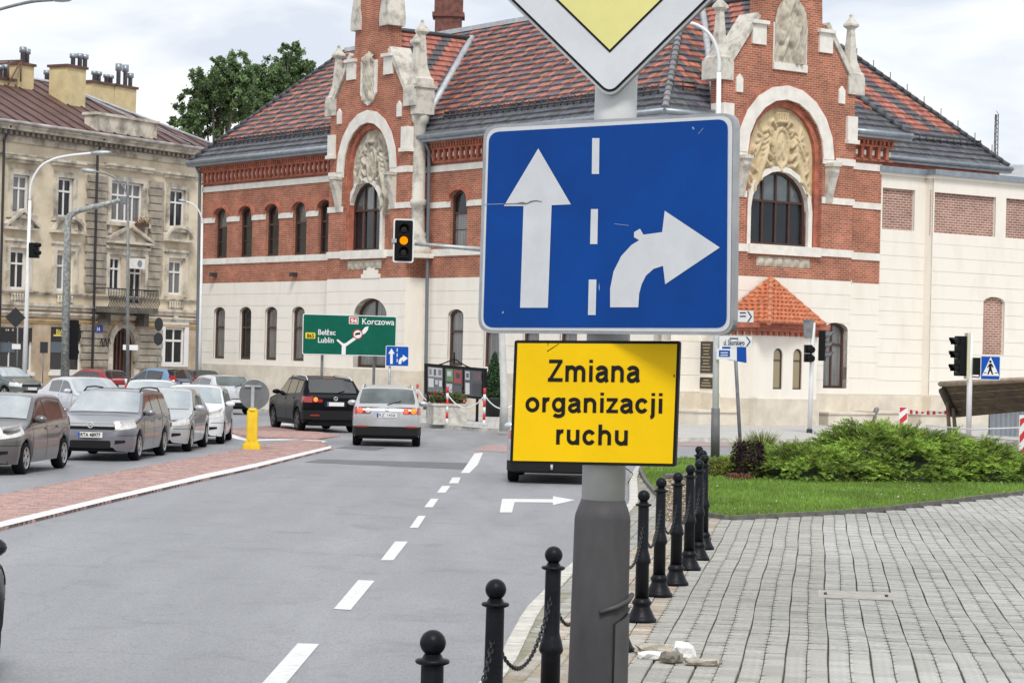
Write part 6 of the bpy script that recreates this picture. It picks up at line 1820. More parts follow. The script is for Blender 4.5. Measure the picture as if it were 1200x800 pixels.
sign_poly(spg, rounded([(409, 371), (420.2, 371.4), (420, 379.8), (408.9, 379.4)], .8, 3), .012, wht_p, gn, 'route_shield_border'); sign_poly(spg, rounded([(409.9, 371.9), (419.3, 372.2), (419.1, 378.9), (409.8, 378.6)], .5, 3), .018, red_p, gn, 'route_shield')
sign_text(spg, gn, '94', 411, 418.2, 378.1, wht_p, .03, off=.024, height_px=5.0, yslope=.2)
sign_text(spg, gn, 'Korczowa', 424.4, 462, 379.8, wht_p, .012, off=.012, height_px=7.0, yslope=1.0)
sign_poly(spg, rounded([(358, 389.4), (369.6, 389.8), (369.4, 396.8), (357.9, 396.4)], .8, 3), .012, M('route_yellow', (.80, .58, .03), .4), gn, 'road_number_plate')
sign_text(spg, gn, '865', 359.6, 368, 395.6, sign_black, .02, off=.018, height_px=5.0, yslope=.2)
sign_text(spg, gn, 'Bełżec', 372.8, 393.2, 392.0, wht_p, .012, off=.012, height_px=6.8, yslope=.5)
sign_text(spg, gn, 'Lublin', 372.6, 391, 401.2, wht_p, .012, off=.012, height_px=6.4, yslope=.5)
for x in (378, 439):
    p = D(x, 400, dG + .12) - gb; b = MB(); b.tube([(p.x, p.y, 0), (p.x, p.y, (D(x, 380, dG) - gb).z)], .055, 8); b.build('post', galv_d, gn)
# ---- small blue lane sign
dB = 84.0; gb2 = D(455.5, 470, dB); gb2.z = PV
sb = thing('lane_sign', 'small blue lane sign with two white arrows beside the green sign', 'road sign', tuple(gb2))
sps = SignPlane(D(452, 417, dB), D(479, 417, dB - .1)); cs = [(452.2, 404.8), (479.4, 405.6), (479, 429.4), (451.6, 428.8)]
sign_poly(sps, rounded(cs, 1.6, 3), 0, wht_p, sb, 'plate', .04); sign_poly(sps, rounded(shrink(cs, .7), 1.2, 3), .006, M('small_sign_blue', (.004, .075, .38), .45, spec=.2), sb, 'blue_field')
sign_poly(sps, [(457.2, 426.2), (457.3, 414.4), (455, 414.4), (458.8, 408), (462.6, 414.4), (460.3, 414.4), (460.2, 426.2)], .012, wht_p, sb, 'straight_arrow')
for y in (408, 414, 420.2): sign_poly(sps, [(465, y), (466, y), (465.9, y + 4), (464.9, y + 4)], .012, wht_p, sb, 'lane_dash')
sign_poly(sps, [(467, 426.4), (467.2, 422.6), (469, 419.4), (472, 418), (472, 415.4), (478, 419.8), (472, 424.2), (472, 421.6), (470.6, 422.8), (470.1, 426.4)], .012, wht_p, sb, 'turn_arrow')
b = MB(); p = D(457, 420, dB + .08) - gb2; b.tube([(p.x, p.y, 0), (p.x, p.y, (D(457, 410, dB) - gb2).z)], .045, 8); b.build('post', galv, sb)
# ---- notice board
nb0, nb1 = D(497, 428, 85), D(567, 428, 81.5)
spn = SignPlane(nb0, nb1); gnb = (nb0 + nb1) / 2; gnb.z = PV
nbd = thing('notice_board', 'black three-panel notice board with posters on legs before the hall', 'notice board', tuple(gnb))
cn = [(497, 425.5), (567.5, 431.5), (567, 468), (497.5, 461.5)]
sign_poly(spn, cn, 0, sig_black, nbd, 'board', .12)
for x in (502, 560):
    p = spn.hit(x, 445, -.06) - gnb; b = MB(); b.box(p.x - .05, p.x + .05, p.y - .05, p.y + .05, 0, (spn.hit(x, 460) - gnb).z + .1); b.build('leg', sig_black, nbd)
cols = [(.6, .6, .6), (.1, .1, .11), (.35, .06, .06), (.12, .25, .1), (.5, .52, .55), (.2, .2, .22), (.05, .05, .06)]
def qpx(x0, x1, v0, v1):
    """panel coords -> pixels: u 0..1 across, v 0..1 down"""
    def f(u, v): return (497 + 70.5 * u - .0 * v, 425.5 + 6 * u + v * (36 + .5 * u))
    return [f(x0, v0), f(x1, v0), f(x1, v1), f(x0, v1)]
pi_ = 0
for a, c in ((.06, .31), (.355, .64), (.67, .96)):
    pm_ = M('poster_ground_%d' % pi_, [(.16, .16, .17), (.05, .05, .055), (.06, .065, .07)][pi_], .3, coat=.6); sign_poly(spn, qpx(a, c, .1, .92), .01, pm_, nbd, 'panel_glass')
    w_ = (c - a)
    L_ = [[(.05, .95, .02, .38, 4), (.1, .25, .08, .3, 5), (.4, .55, .08, .32, 1), (.7, .9, .08, .3, 5), (.05, .4, .45, .8, 0), (.5, .7, .5, .68, 4), (.75, .95, .5, .75, 0)], [(.05, .45, .02, .5, 3), (.1, .35, .1, .3, 4), (.5, .95, .05, .55, 2), (.6, .85, .15, .35, 6), (.05, .4, .6, .95, 4), (.45, .95, .65, .95, 1)], [(.05, .3, .05, .38, 4), (.1, .25, .12, .3, 1), (.5, .95, .05, .4, 1), (.05, .3, .5, .95, 0), (.45, .95, .5, .95, 6), (.75, .95, .2, .3, 2)]][pi_]
    for k, (x0, x1, v0, v1, ci) in enumerate(L_):
        sign_poly(spn, qpx(a + w_ * x0, a + w_ * x1, .1 + .82 * v0, .1 + .82 * v1), .016 + k * .002, M('poster_%d' % ci, cols[ci], .5), nbd, 'poster')
    pi_ += 1
b = MB(); cr_pts = []
for k in range(21):
    u = k / 20; q = qpx(.25 + .5 * u, .25 + .5 * u, 0, 0)[0]; p = spn.hit(q[0], q[1] - 6 * math.sin(PI * u) ** 1.5 * (1.25 if abs(u - .5) < .12 else 1), -.05) - gnb; cr_pts.append(p)
b.tube(cr_pts, .025, 5); b.tube([cr_pts[10] + Vector((0, 0, .25)), cr_pts[10] - Vector((0, 0, .15))], .03, 5); b.build('scroll_crest', sig_black, nbd)
# ---- concrete planter with flowers, thuja in pot
gpn = G(523, 497, PV); planter = thing('concrete_planter', 'square concrete planter with red and green plants before the notice board', 'planter', tuple(gpn), .25)
b = MB(); b.prism([(-.56, -.56), (.56, -.56), (.56, .56), (-.56, .56)], 0, .62, 'z'); b.box(-.6, .6, -.6, .6, .62, .70); b.build('planter_box', conc, planter)
def leaves(root, fn, n, size, colfn, name='foliage', asp=.5, seed=1, kind=None, mat=None):
    r_ = np.random.default_rng(seed); P = np.array([fn(r_) for _ in range(n)]); a = r_.normal(size=(n, 3)); a /= np.linalg.norm(a, axis=1)[:, None]; w = r_.normal(size=(n, 3)); w -= a * (w * a).sum(1)[:, None]; w /= np.linalg.norm(w, axis=1)[:, None]
    L_ = r_.uniform(.6, 1.3, n)[:, None] * size; V = np.stack([P - a * L_, P + w * L_ * asp, P + a * L_, P - w * L_ * asp], 1).reshape(-1, 3)
    cc = np.repeat(np.array([colfn(r_) for _ in range(n)]), 4, 0)
    return obj(name, np_mesh(name, V, np.arange(4 * n).reshape(-1, 4), mat or leaf_m, cc), root, kind=kind)
def gcol(base, v=.35): return lambda r: np.array(base) * r.uniform(1 - v, 1 + v)
def redgreen(r): return np.array((.40, .03, .03)) * r.uniform(.6, 1.2) if r.random() < .22 else np.array((.05, .11, .03)) * r.uniform(.6, 1.5)
leaves(planter, lambda r: np.array([r.uniform(-.55, .55), r.uniform(-.55, .55), .7 + .32 * r.random() * r.random() + (.15 * r.random())]), 900, .07, redgreen, 'flowers', seed=2)
gth = G(578, 488, PV); th = thing('potted_thuja', 'cone-shaped green thuja in a dark round pot by the hall wall', 'plant', tuple(gth))
b = MB(); b.lathe([(.30, 0), (.42, .62), (.46, .66), (.46, .72), (.40, .72)], 18); b.build('pot', back_dark, th)
def cone_pt(r):
    h = r.random() ** .7; z = .7 + (1 - h) * 1.75 if False else .7 + 1.75 * (1 - math.sqrt(r.random())); rad = .42 * (1 - (z - .7) / 1.75) ** .8 + .03; a = r.uniform(0, 2 * PI); q = rad * math.sqrt(r.uniform(.5, 1)); return np.array([q * math.cos(a), q * math.sin(a), z])
leaves(th, cone_pt, 3500, .06, gcol((.035, .085, .03)), 'crown', seed=3)
b = MB(); b.tube([(0, 0, .6), (0, 0, 2.0)], [.05, .02], 6); b.build('stem', M('tree_bark'), th)
# red door beside the thuja
# ---- red and white posts with chain along the far kerb
def striped(px, py, h_, label):
    g = G(px, py, PV); root = thing('striped_post', label, 'bollard', tuple(g), 0, 'striped posts along the hall pavement')
    n = 6
    for k in range(n):
        b = MB(); b.tube([(0, 0, h_ * k / n), (0, 0, h_ * (k + 1) / n)], .045, 8); b.build('stripe', red_p if k % 2 else wht_p, root)
    return g
posts = [striped(488.5, 485, 1.15, 'short red and white post behind the silver car'), striped(523.5, 497.6, 1.25, 'red and white post in front of the concrete planter'), striped(567, 499.4, 1.25, 'red and white post under the notice board end')]
for a, c in zip(posts, posts[1:] + [G(610, 500, PV)]):
    if True:
        root = thing('barrier_chain', 'thin white chain hanging between the red and white posts', 'chain', (a.x, a.y, PV + 1.0), 0, 'white chains of the striped posts')
        b = MB(); b.tube([(c - a) * (k / 12) + Vector((0, 0, -.42 * 4 * (k / 12) * (1 - k / 12))) for k in range(13)], .022, 5); b.build('chain_strand', wht_p, root)
# small posts by the parked cars on the left
for px, py in ((98, 455), (124.5, 452), (147.5, 455), (190, 456), (203, 462)):
    g = D(px, py, 97); g.z = PV; root = thing('striped_post', 'small red and white post in front of the parked cars', 'bollard', tuple(g), 0, 'striped posts by the parked cars')
    for k in range(5): b = MB(); b.tube([(0, 0, .2 * k), (0, 0, .2 * k + .2)], .05, 7); b.build('stripe', red_p if k % 2 else wht_p, root)
# ---- white lamp with dark base on the right and the street signs
gL_ = G(838, 537, PV); dL = gL_.y
r_, g_, t_ = lamp(838, 537, 842.5, 85, [(842.5, 70, 0), (838, 52, 0), (829, 38, 0), (815, 29, 0), (800, 26, 0)], dL, 'white lamp with dark grey base and curved arm behind the lawn', white_p, .082, .055, (.6, .2), base=D(838, 478, dL).z)
def finger(px0, px1, y0, y1, d, label, lines, slope=0.0):
    c = D(px0, (y0 + y1) / 2, d); root = thing('street_sign', label, 'street sign', tuple(c))
    sp = SignPlane(D(px0, y0, d), D(px1, y0, d - .25)); q = [(px0, y0), (px1, y0 + slope), (px1, y1 + slope), (px0, y1)]
    sign_poly(sp, q, 0, wht_p, root, 'plate', .03)
    w = px1 - px0; hh = y1 - y0
    sign_poly(sp, [(px1 - 7, y0 + slope + .6), (px1 - 5.4, y0 + slope + .6), (px1 - 1.2, (y0 + y1) / 2 + slope), (px1 - 5.4, y1 + slope - .6), (px1 - 7, y1 + slope - .6), (px1 - 2.8, (y0 + y1) / 2 + slope)], .008, M('arrow_navy', (.02, .035, .10), .5), root, 'chevron')
    for k_ in range(2): sign_poly(sp, [(px0 + 12 - 6 * (w < 30), y0 + 2.2 + k_ * 4 * (w < 30)), (px0 + 22 - 9 * (w < 30), y0 + 2.2 + k_ * 4 * (w < 30)), (px0 + 22 - 9 * (w < 30), y0 + 3.6 + k_ * 4 * (w < 30)), (px0 + 12 - 6 * (w < 30), y0 + 3.6 + k_ * 4 * (w < 30))], .008 + .003 * k_, MATS['arrow_navy'], root, 'small_print')
    for s, x0, x1, yb, hp in lines: sign_text(sp, root, s, x0, x1, yb, MATS['arrow_navy'], .015, off=.01, height_px=hp, yslope=slope * .6)
    return sp, root
finger(861, 882.5, 363.5, 377, dL - .15, 'white street finger sign with dark chevron above the other finger sign', [], .6)
finger(843, 881, 393.5, 406, dL - .15, 'white street finger sign pointing right on the white lamp', [('ul. Sikorskiego', 848, 872.5, 404.2, 6.5)], .4)
spw = SignPlane(D(840, 410, dL - .14), D(864, 410, dL - .3)); rw = thing('parking_plate', 'small white and blue plate under the finger sign on the lamp', 'street sign', tuple(D(840, 414, dL - .14)))
sign_poly(spw, [(839.5, 408.5), (863, 408.8), (863, 421.5), (839.5, 421)], 0, wht_p, rw, 'plate', .02); sign_poly(spw, [(842.5, 410.2), (855.5, 410.4), (855.5, 418), (842.5, 417.7)], .006, M('small_sign_blue'), rw, 'blue_field')
for y in (412.6, 415.4): sign_poly(spw, [(844.5, y), (853, y), (853, y + 1.1), (844.5, y + 1.1)], .01, wht_p, rw, 'plate_line')
gp2 = G(867.5, 527, 0); gp2.z = PV
sp2 = thing('leaning_sign', 'blue sign seen at a slant on a thin leaning grey post', 'road sign', tuple(gp2)); d2 = gp2.y
b = MB(); b.tube([(0, 0, 0), D(861.5, 410, d2) - gp2], .05, 8); b.build('post', galv_d, sp2)
s2 = SignPlane(D(846, 410, d2 - .1), D(874, 414, d2 - .9)); sign_poly(s2, [(846, 405), (873.5, 406.5), (874, 425), (847, 420.5)], 0, M('small_sign_blue'), sp2, 'plate', .03); sign_poly(s2, [(856, 405.8), (863.4, 406.2), (863.6, 423), (856.4, 421.6)], .01, wht_p, sp2, 'white_stripe')
# ---- signals on the right
g1 = G(948.5, 507, PV); d1 = g1.y
s1 = thing('traffic_signal', 'white-post traffic signal with black head before the cream porch', 'traffic light', tuple(g1)); 
tp1 = D(953, 378, d1) - g1
b = MB(); b.tube([(0, 0, 0), tp1], .075, 10); b.build('post', white_p, s1)
b = MB(); b.tube([(0, 0, 0), tp1 * .035], .10, 10); b.build('post_base', back_dark, s1)
signal(s1, D(964, 405, d1 - .1) - g1, Vector((1, -.25, 0)), h=1.0, w=.34, visor=.3, vm=sig_grey)
b = MB(); m_ = Matrix.Translation(D(947, 391, d1 - .15) - g1); b.prism([(-.17, .42), (.17, .42), (.12, -.15), (-.12, -.15)], -.1, .1, 'y', m=m_); b.box(-.18, .18, -.12, .12, .42, .47, m=m_); b.build('signal_back', galv_d, s1)
c_ = D(947, 415, d1 - .15) - g1; b = MB()
for dz_ in (.17, -.12): b.box(-.13, .13, -.13, .13, dz_ - .14, dz_ + .14, m=Matrix.Translation(c_)); b.tube([c_ + Vector((.02, -.1, dz_)), c_ + Vector((.1, -.32, dz_ - .02))], .11, 10)
b.build('pedestrian_head', sig_black, s1)
g3 = G(1135, 512, PV); d3 = g3.y; d3 = 74.0; g3 = D(1135, 512, d3); g3.z = PV
s3 = thing('traffic_signal', 'traffic signal with pedestrian crossing sign beside the timber hoarding', 'traffic light', tuple(g3))
b = MB(); b.tube([(0, 0, 0), D(1137.5, 391, d3) - g3], .085, 10); b.build('post', white_p, s3)
signal(s3, D(1125, 417, d3 - .05) - g3, Vector((-1, -.35, 0)), h=1.25, w=.38, visor=.28, vm=sig_black)
b = MB(); c_ = D(1133.5, 417, d3) - g3; b.box(-.05, .05, -.26, .26, -.72, .72, m=Matrix.Translation(c_)); b.build('backing_board', M('board_yellowish', (.55, .55, .38), .5), s3)
b = MB(); c_ = D(1145, 429, d3 - .05) - g3; b.box(-.13, .13, -.12, .12, -.27, .27, m=Matrix.Translation(c_)); b.build('pedestrian_head', sig_black, s3)
b = MB(); b.tube([D(1137, 441, d3) - g3, D(1147, 442, d3) - g3, D(1149, 437, d3) - g3], .03, 6); b.tube([D(1137, 443, d3) - g3, D(1130, 440, d3) - g3], .03, 6); b.build('bracket', galv, s3)
spx = SignPlane(D(1149, 430, d3 - .2), D(1173, 430, d3 - .2)); cz = D(1161, 430, d3 - .2)
pc = thing('crossing_sign', 'blue pedestrian crossing sign with walking figure on white triangle', 'road sign', tuple(cz))
qc = [(1149.3, 416.6), (1172.6, 417.2), (1172, 445.4), (1148.8, 444.6)]
sign_poly(spx, rounded(qc, 1.4, 3), 0, wht_p, pc, 'plate', .03); sign_poly(spx, rounded(shrink(qc, .8), 1, 3), .006, M('small_sign_blue'), pc, 'blue_field')
sign_poly(spx, [(1150.8, 440), (1161, 418), (1171, 440.4)], .012, wht_p, pc, 'white_triangle')
sign_poly(spx, [(1160.6 + 1.5 * math.cos(k * PI / 5), 423.6 + 1.6 * math.sin(k * PI / 5)) for k in range(10)], .018, sign_black, pc, 'figure_head')
sign_poly(spx, [(1159.4, 426), (1162.4, 425.8), (1164.4, 430), (1163.4, 430.6), (1162, 428.4), (1162, 432), (1164, 438.6), (1162.6, 438.8), (1160.4, 434), (1158.6, 438.6), (1157, 438.4), (1159, 432), (1159, 428.8), (1157.4, 431), (1156.6, 430.4)], .018, sign_black, pc, 'figure_body')
for x in (1153, 1166): sign_poly(spx, [(x, 436.2), (x + 3, 436.2), (x + 3, 437), (x, 437)], .018, sign_black, pc, 'crossing_bar')
# ---- timber hoarding, metal sheet, barrier boards, tape
dH = 79.0
ho = D(1105, 505, dH); ho.z = PV
hg = thing('timber_hoarding', 'big brown timber board propped on stakes at the roadworks', 'hoarding', tuple(ho))
wood = M('weathered_timber', (.11, .075, .035), .85, col2=(.045, .032, .02), scale=1.6, stretch=(1, 1, 5), bump=.3, bscale=12)
wood_l = M('timber_edge', (.32, .25, .18), .85, var=.25, scale=4)
yb = [(1104, 452, 1112, 466), (1110, 466, 1116, 481), (1116, 481, 1119, 489)]
ptsA = [D(1103, 452, dH), D(1222, 446, dH - 6), D(1222, 480, dH - 5), D(1119, 489, dH + .6)]
nrm = Vector((0, -1, .2)).normalized()
n_pl = 4
for k in range(n_pl):
    a0, a1 = ptsA[0].lerp(ptsA[3], k / n_pl + .0008), ptsA[0].lerp(ptsA[3], (k + 1) / n_pl - .0008); c0_, c1_ = ptsA[1].lerp(ptsA[2], k / n_pl + .0008), ptsA[1].lerp(ptsA[2], (k + 1) / n_pl - .0008)
    b = MB(); V = [p - ho for p in (a0, c0_, c1_, a1)]; b.add(V + [v + Vector((.02, .07, 0)) for v in V], [(0, 1, 2, 3), (7, 6, 5, 4), (0, 4, 5, 1), (1, 5, 6, 2), (2, 6, 7, 3), (3, 7, 4, 0)]); b.build('plank', wood, hg)
b = MB(); b.tube([ptsA[0] - ho + Vector((-.05, 0, .06)), ptsA[1] - ho + Vector((0, 0, .06))], .09, 4); b.build('top_rail', wood_l, hg)
for x0, y0, x1, y1 in ((1104, 456, 1118, 486),): b = MB(); b.tube([D(x0, y0, dH - .1) - ho, D(x1, y1, dH + .3) - ho], .14, 6); b.build('end_post', M('dark_stake', (.06, .045, .035), .9), hg)
for x, yb_, yt in ((1111, 503, 471), (1118, 506, 478)):
    p, q = D(x + 2, yb_, dH), D(x - 1, yt, dH); p.z = PV; b = MB(); b.tube([p - ho, q - ho], [.075, .06], 6); b.build('stake', M('stake_wood', (.16, .12, .09), .9, var=.3, scale=5), hg)
sm0 = D(1160, 508, dH + 1.5); sm0.z = PV
sh = thing('metal_sheet', 'grey corrugated metal sheet standing under the timber board', 'metal sheet', tuple(sm0)); b = MB()
def corr(u, v):
    p = D(1160 + 62 * u, 490, dH + 1.5 - 2 * u) - sm0; return (p.x, p.y + .05 * math.sin(u * 70), v * 1.15)
b.grid(corr, 90, 1, smooth=False); b.build('corrugated_panel', M('sheet_grey', (.34, .37, .41), .5, .3, var=.12, scale=2), sh)
b = MB(); b.tube([(0, .1, 0), (0, .1, 1.1)], .04, 6); b.build('sheet_post', galv_d, sh)
def barrier(px, pyb, pyt, w, d, label):
    g = D(px, pyb, d); root = thing('barrier_board', label, 'barrier', (g.x, g.y, PV)); h_ = D(px, pyt, d).z - PV; hw = w / FPX * d / 2
    z0 = max(.05, h_ - 1.05)
    b = MB(); b.prism(rounded([(-hw, z0), (hw, z0), (hw, h_), (-hw, h_)], .03, 2), -.02, .03, 'y'); b.build('board', wht_p, root)
    k = 0; z = z0 - .1
    while z < h_:
        pts = [(-hw * .86, max(z0 + .03, min(h_ - .03, z))), (hw * .86, max(z0 + .03, min(h_ - .03, z + .22))), (hw * .86, max(z0 + .03, min(h_ - .03, z + .42))), (-hw * .86, max(z0 + .03, min(h_ - .03, z + .2)))]
        if abs(pts[2][1] - pts[1][1]) > .04 or abs(pts[3][1] - pts[0][1]) > .04: b = MB(); b.prism(pts, -.028, -.021, 'y'); b.build('red_stripe', red_p, root)
        z += .42
    b = MB(); b.box(-.28, .28, -.15, .2, 0, .06); b.box(-.03, .03, .03, .07, 0, z0 + .3); b.build('foot', back_dark, root)
    return root
barrier(1058, 508, 476, 10, 76, 'red and white striped barrier board behind the juniper'); barrier(1198, 536, 486, 9, 60, 'red and white barrier board at the right end of the juniper')
ta = [D(1063, 482, 76), D(1085, 484.5, 77), D(1110, 483, 78.8)]
tp = thing('warning_tape', 'red and white warning tape strung from the barrier board to the stakes', 'tape', tuple(ta[0]))
for k in range(14):
    def tpt(f): return (ta[0] * (1 - f) ** 2 + ta[1] * 2 * f * (1 - f) + ta[2] * f * f) - ta[0]
    a, c = tpt(k / 14), tpt((k + 1) / 14); b = MB(); w_ = .05 + .02 * math.sin(k); b.add([a - Vector((0, 0, w_)), c - Vector((0, .02, w_)), c + Vector((0, .02, w_)), a + Vector((0, 0, w_))], [(0, 1, 2, 3)]); b.build('tape_band', red_p if k % 2 else wht_p, tp)
ra = D(1085, 498, 76); rr = thing('white_rope', 'thin white rope strung past the signal to the right barrier board', 'rope', tuple(ra)); b = MB(); b.tube([Vector((0, 0, 0)), D(1140, 503, 70) - ra, D(1196, 501, 61) - ra], .022, 5); b.build('rope_strand', wht_p, rr)
b = None
# dark grey post at the plinth
gq = D(1026, 485, 90.5); gq.z = PV; st = thing('gas_riser', 'short grey metal pipe post at the foot of the cream wall', 'pipe', tuple(gq)); b = MB(); b.tube([(-.1, 0, 0), (-.08, 0, .35), (.05, 0, .62), (.08, 0, .68)], [.08, .08, .10, .05], 8); b.build('pipe_body', galv_d, st)
# ================================================================== cars
def carpaint(name, col, metal=.35, rough=.28): return M(name, col, rough, metal, var=.04, scale=2, coat=.8)
tyre_m = M('tyre_rubber', (.010, .010, .011), .8, spec=.15); rim_m = M('alloy_rim', (.45, .46, .47), .35, .8); rim_d = M('dark_rim', (.10, .10, .105), .4, .7)
carglass = M('car_glass', (.62, .66, .67), .05, .72, spec=.9, col2=(.42, .46, .47), scale=.7)
rear_gl = M('rear_glass', (.20, .225, .22), .05, .5, spec=.9, col2=(.08, .09, .09), scale=1.1)
carglass_d = M('car_glass_dark', (.03, .033, .036), .06, spec=.9, coat=.5)
blk_pl = M('black_plastic', (.012, .012, .013), .55, spec=.2)
lamp_gl = M('headlamp_glass', (.62, .62, .60), .12, coat=.8, var=.15, scale=12); lamp_on = M('headlamp_lit', (.9, .85, .7), .3, emit=(1, .86, .6), estr=1.1)
tail_red = M('tail_red', (.33, .012, .012), .2, coat=.8); tail_on = M('tail_lit', (.4, .03, .02), .3, emit=(1, .16, .08), estr=.75); turn_on = M('indicator_lit', (.4, .1, .01), .3, emit=(1, .24, .03), estr=.9)
chrome = M('chrome_trim', (.72, .73, .74), .25, .45)
plate_w = M('plate_white', (.72, .72, .70), .45); plate_blue = M('plate_blue_band', (.02, .06, .40), .45)
def interp(tab, t):
    if t <= tab[0][0]: return tab[0][1]
    for (a, va), (c, vc) in zip(tab, tab[1:]):
        if t <= c:
            f = (t - a) / (c - a) if c > a else 0; return va + (vc - va) * f
    return tab[-1][1]
def smooth_tab(tab, t, w=.05): return (interp(tab, t - w) + 2 * interp(tab, t) + interp(tab, t + w)) / 4
class Car:
    def __init__(self, name, label, P, loc, head, group=None):
        self.P = P; self.L, self.W = P['L'], P['W']
        h = Vector(head); rz = math.atan2(h.y, h.x) - PI / 2
        self.root = thing(name, label, 'car', (loc[0], loc[1], 0.0), rz, group)
        self.top = P['top']; self.belt = P['belt']
        self.ax = (P['fo'], P['fo'] + P['wb']); self.r = P['r']
    def hw(self, t):
        f = self.W / 2; L = self.L; nf, nr = self.P.get('nf', .42), self.P.get('nr', .22)
        k = 1.0
        if t < .55: k = 1 - nf * max(0, 1 - t / .55) ** 2.6
        if t > L - .45: k = min(k, 1 - nr * max(0, 1 - (L - t) / .45) ** 2.4)
        return f * k
    def zb(self, t):
        z = interp(self.P['bot'], t)
        for a in self.ax:
            R_ = self.r + .055; d = abs(t - a)
            if d < R_: z = max(z, self.r + math.sqrt(R_ * R_ - d * d) * .98)
        return z
    def zbelt(self, t): return min(smooth_tab(self.belt, t), smooth_tab(self.top, t) - .01)
    def ztop(self, t): return smooth_tab(self.top, t)
    def section(self, t):
        w, zb, zl, zt = self.hw(t), self.zb(t), self.zbelt(t), self.ztop(t)
        zb = min(zb, zl - .03)
        gh = zt - zl
        tb = self.P.get('tumble', .30); wr = w * .965 - tb * gh if gh > .12 else w * .965 - tb * gh - .02
        zm = min(zl - .02, max(zb + .02, .62)); zc = zb + (zm - zb) * .4
        return [(w * .945, zb), (w * .985, zc), (w, zm), (w * .992, zm + (zl - zm) * .6), (w * .965, zl), (w * .965 + (wr - w * .965) * .33, zl + gh * .30), (w * .965 + (wr - w * .965) * .68, zl + gh * .62),
                (wr + .005, zt - min(.075, gh * .30)), (wr * .93, zt - min(.028, gh * .10)), (wr * .70, zt - min(.008, gh * .04)), (wr * .35, zt), (0, zt + .004)]
    def side(self, t, z):
        s = self.section(t)
        for (w0, z0), (w1, z1) in zip(s, s[1:]):
            if z0 <= z <= z1: return w0 + (w1 - w0) * (z - z0) / max(1e-6, z1 - z0)
        return s[0][0] if z < s[0][1] else s[7][0]
    def pt(self, x, t, z): return Vector((x, self.L / 2 - t, z))
    def patch(self, name, mat, sg, t0, t1, z0, z1, off=.006, nt=8, nz=4, parent=None, fz=None):
        """panel lying on the flank; z0, z1 may be functions of f along t"""
        b = MB()
        def f(u, v):
            t = t0 + (t1 - t0) * u; za = z0(u) if callable(z0) else z0; zz = z1(u) if callable(z1) else z1
            z = za + (zz - za) * v; w = self.side(t, z); dw = (self.side(min(self.L, t + .02), z) - self.side(max(0, t - .02), z)) / .04
            n = Vector((1, dw * 1.0, 0)); n = Vector((1, dw, 0)).normalized()
            p = self.pt(w, t, z) + Vector((n.x * off, n.y * off, 0)); p.x *= sg; return p
        b.grid(f, nt, nz); return b.build(name, mat, parent or self.root)
    def build(self):
        P, L = self.P, self.L
        b = MB(); ts = sorted(set([0, .015, .05, .1, .16, .24, .34, .45, L - .015, L - .05, L - .1, L - .17, L - .26, L - .36] + [a + self.r * k for a in self.ax for k in (-1.25, -1.17, -1.14, -1.05, -.9, -.7, -.45, -.15, .15, .45, .7, .9, 1.05, 1.14, 1.17, 1.25)] + [L * k / 26 for k in range(27)] + [q[0] for q in self.top]))
        ts = [t for t in ts if 0 <= t <= L]
        rows = []
        for t in ts:
            s = self.section(t); rows.append([self.pt(-x, t, z) for x, z in s] + [self.pt(x, t, z) for x, z in s[::-1][1:]])
        n = len(rows[0]); V = [p for r in rows for p in r]
        F = [(i * n + k, i * n + k + 1, (i + 1) * n + k + 1, (i + 1) * n + k) for i in range(len(rows) - 1) for k in range(n - 1)]
        b.add(V, F, smooth=True)
        # end caps as strips between left and right
        for r in (rows[0], rows[-1]):
            h = n // 2
            for k in range(h):
                if k + 1 <= h: b.add([r[k], r[k + 1], r[n - 2 - k], r[n - 1 - k]], [(0, 1, 2, 3)], smooth=True)
        body = b.build('body', P['paint'], self.root)
        # underbody and wheel housings
        b = MB(); b.box(-self.W * .40, self.W * .40, -L * .46, L * .46, .20, .55); b.box(-self.W * .42, self.W * .42, L / 2 - self.ax[0] - self.r - .05, L / 2 - self.ax[0] + self.r + .05, .3, .75); b.box(-self.W * .42, self.W * .42, L / 2 - self.ax[1] - self.r - .05, L / 2 - self.ax[1] + self.r + .05, .3, .75)
        b.build('underbody', blk_pl, self.root)
        # glass
        g = P['glass']
        def screen(name, t0, t1, kx, mat):
            bb = MB()
            def f(u, v):
                t = t0 + (t1 - t0) * v; s = self.section(t); wr = s[7][0] * kx; x = wr * (2 * u - 1); a = abs(x) / s[7][0]
                z = s[11][1] + (s[8][1] - s[11][1]) * max(0, (a - .35) / .6) ** 2 if a > .35 else s[11][1]
                dz = (self.ztop(t + .03) - self.ztop(t - .03)) / .06; nn = Vector((0, dz, 1)).normalized()
                return self.pt(x, t, z) + nn * .008
            bb.grid(f, 12, 10); return bb.build(name, mat, self.root)
        screen('windscreen', *g['front'], .93, P.get('gm', carglass))
        screen('rear_window', *g['rear'], P.get('rk', .86), P.get('grm', carglass_d))
        for sg in (-1, 1):
            for (t0, t1) in g['side']:
                bb = MB()
                def f(u, v):
                    t = t0 + (t1 - t0) * u; s = self.section(t); zl, zt = s[4][1], s[7][1]; z = zl + .03 + (zt - zl - .07) * v if zt - zl > .12 else zl + .02 + (zt - zl) * .5 * v
                    w = self.side(t, z) + .007; return self.pt(sg * w, t, z)
                bb.grid(f, 10, 5); bb.build('side_window', P.get('gsm', carglass_d), self.root)
            for t in P.get('seams', []):
                z0 = self.zb(t) + .06; self.patch('door_seam', blk_pl, sg, t - .007, t + .007, z0, self.zbelt(t) + .01, .004, 1, 8)
            for t in P.get('handles', []):
                z = self.zbelt(t) - .12; o = self.patch('door_handle', P['paint'], sg, t, t + .2, z, z + .035, .03, 3, 1)
            if P.get('rub'): self.patch('side_moulding', blk_pl, sg, self.ax[0] + self.r + .1, self.ax[1] - self.r - .1, .46, .54, .015, 10, 1)
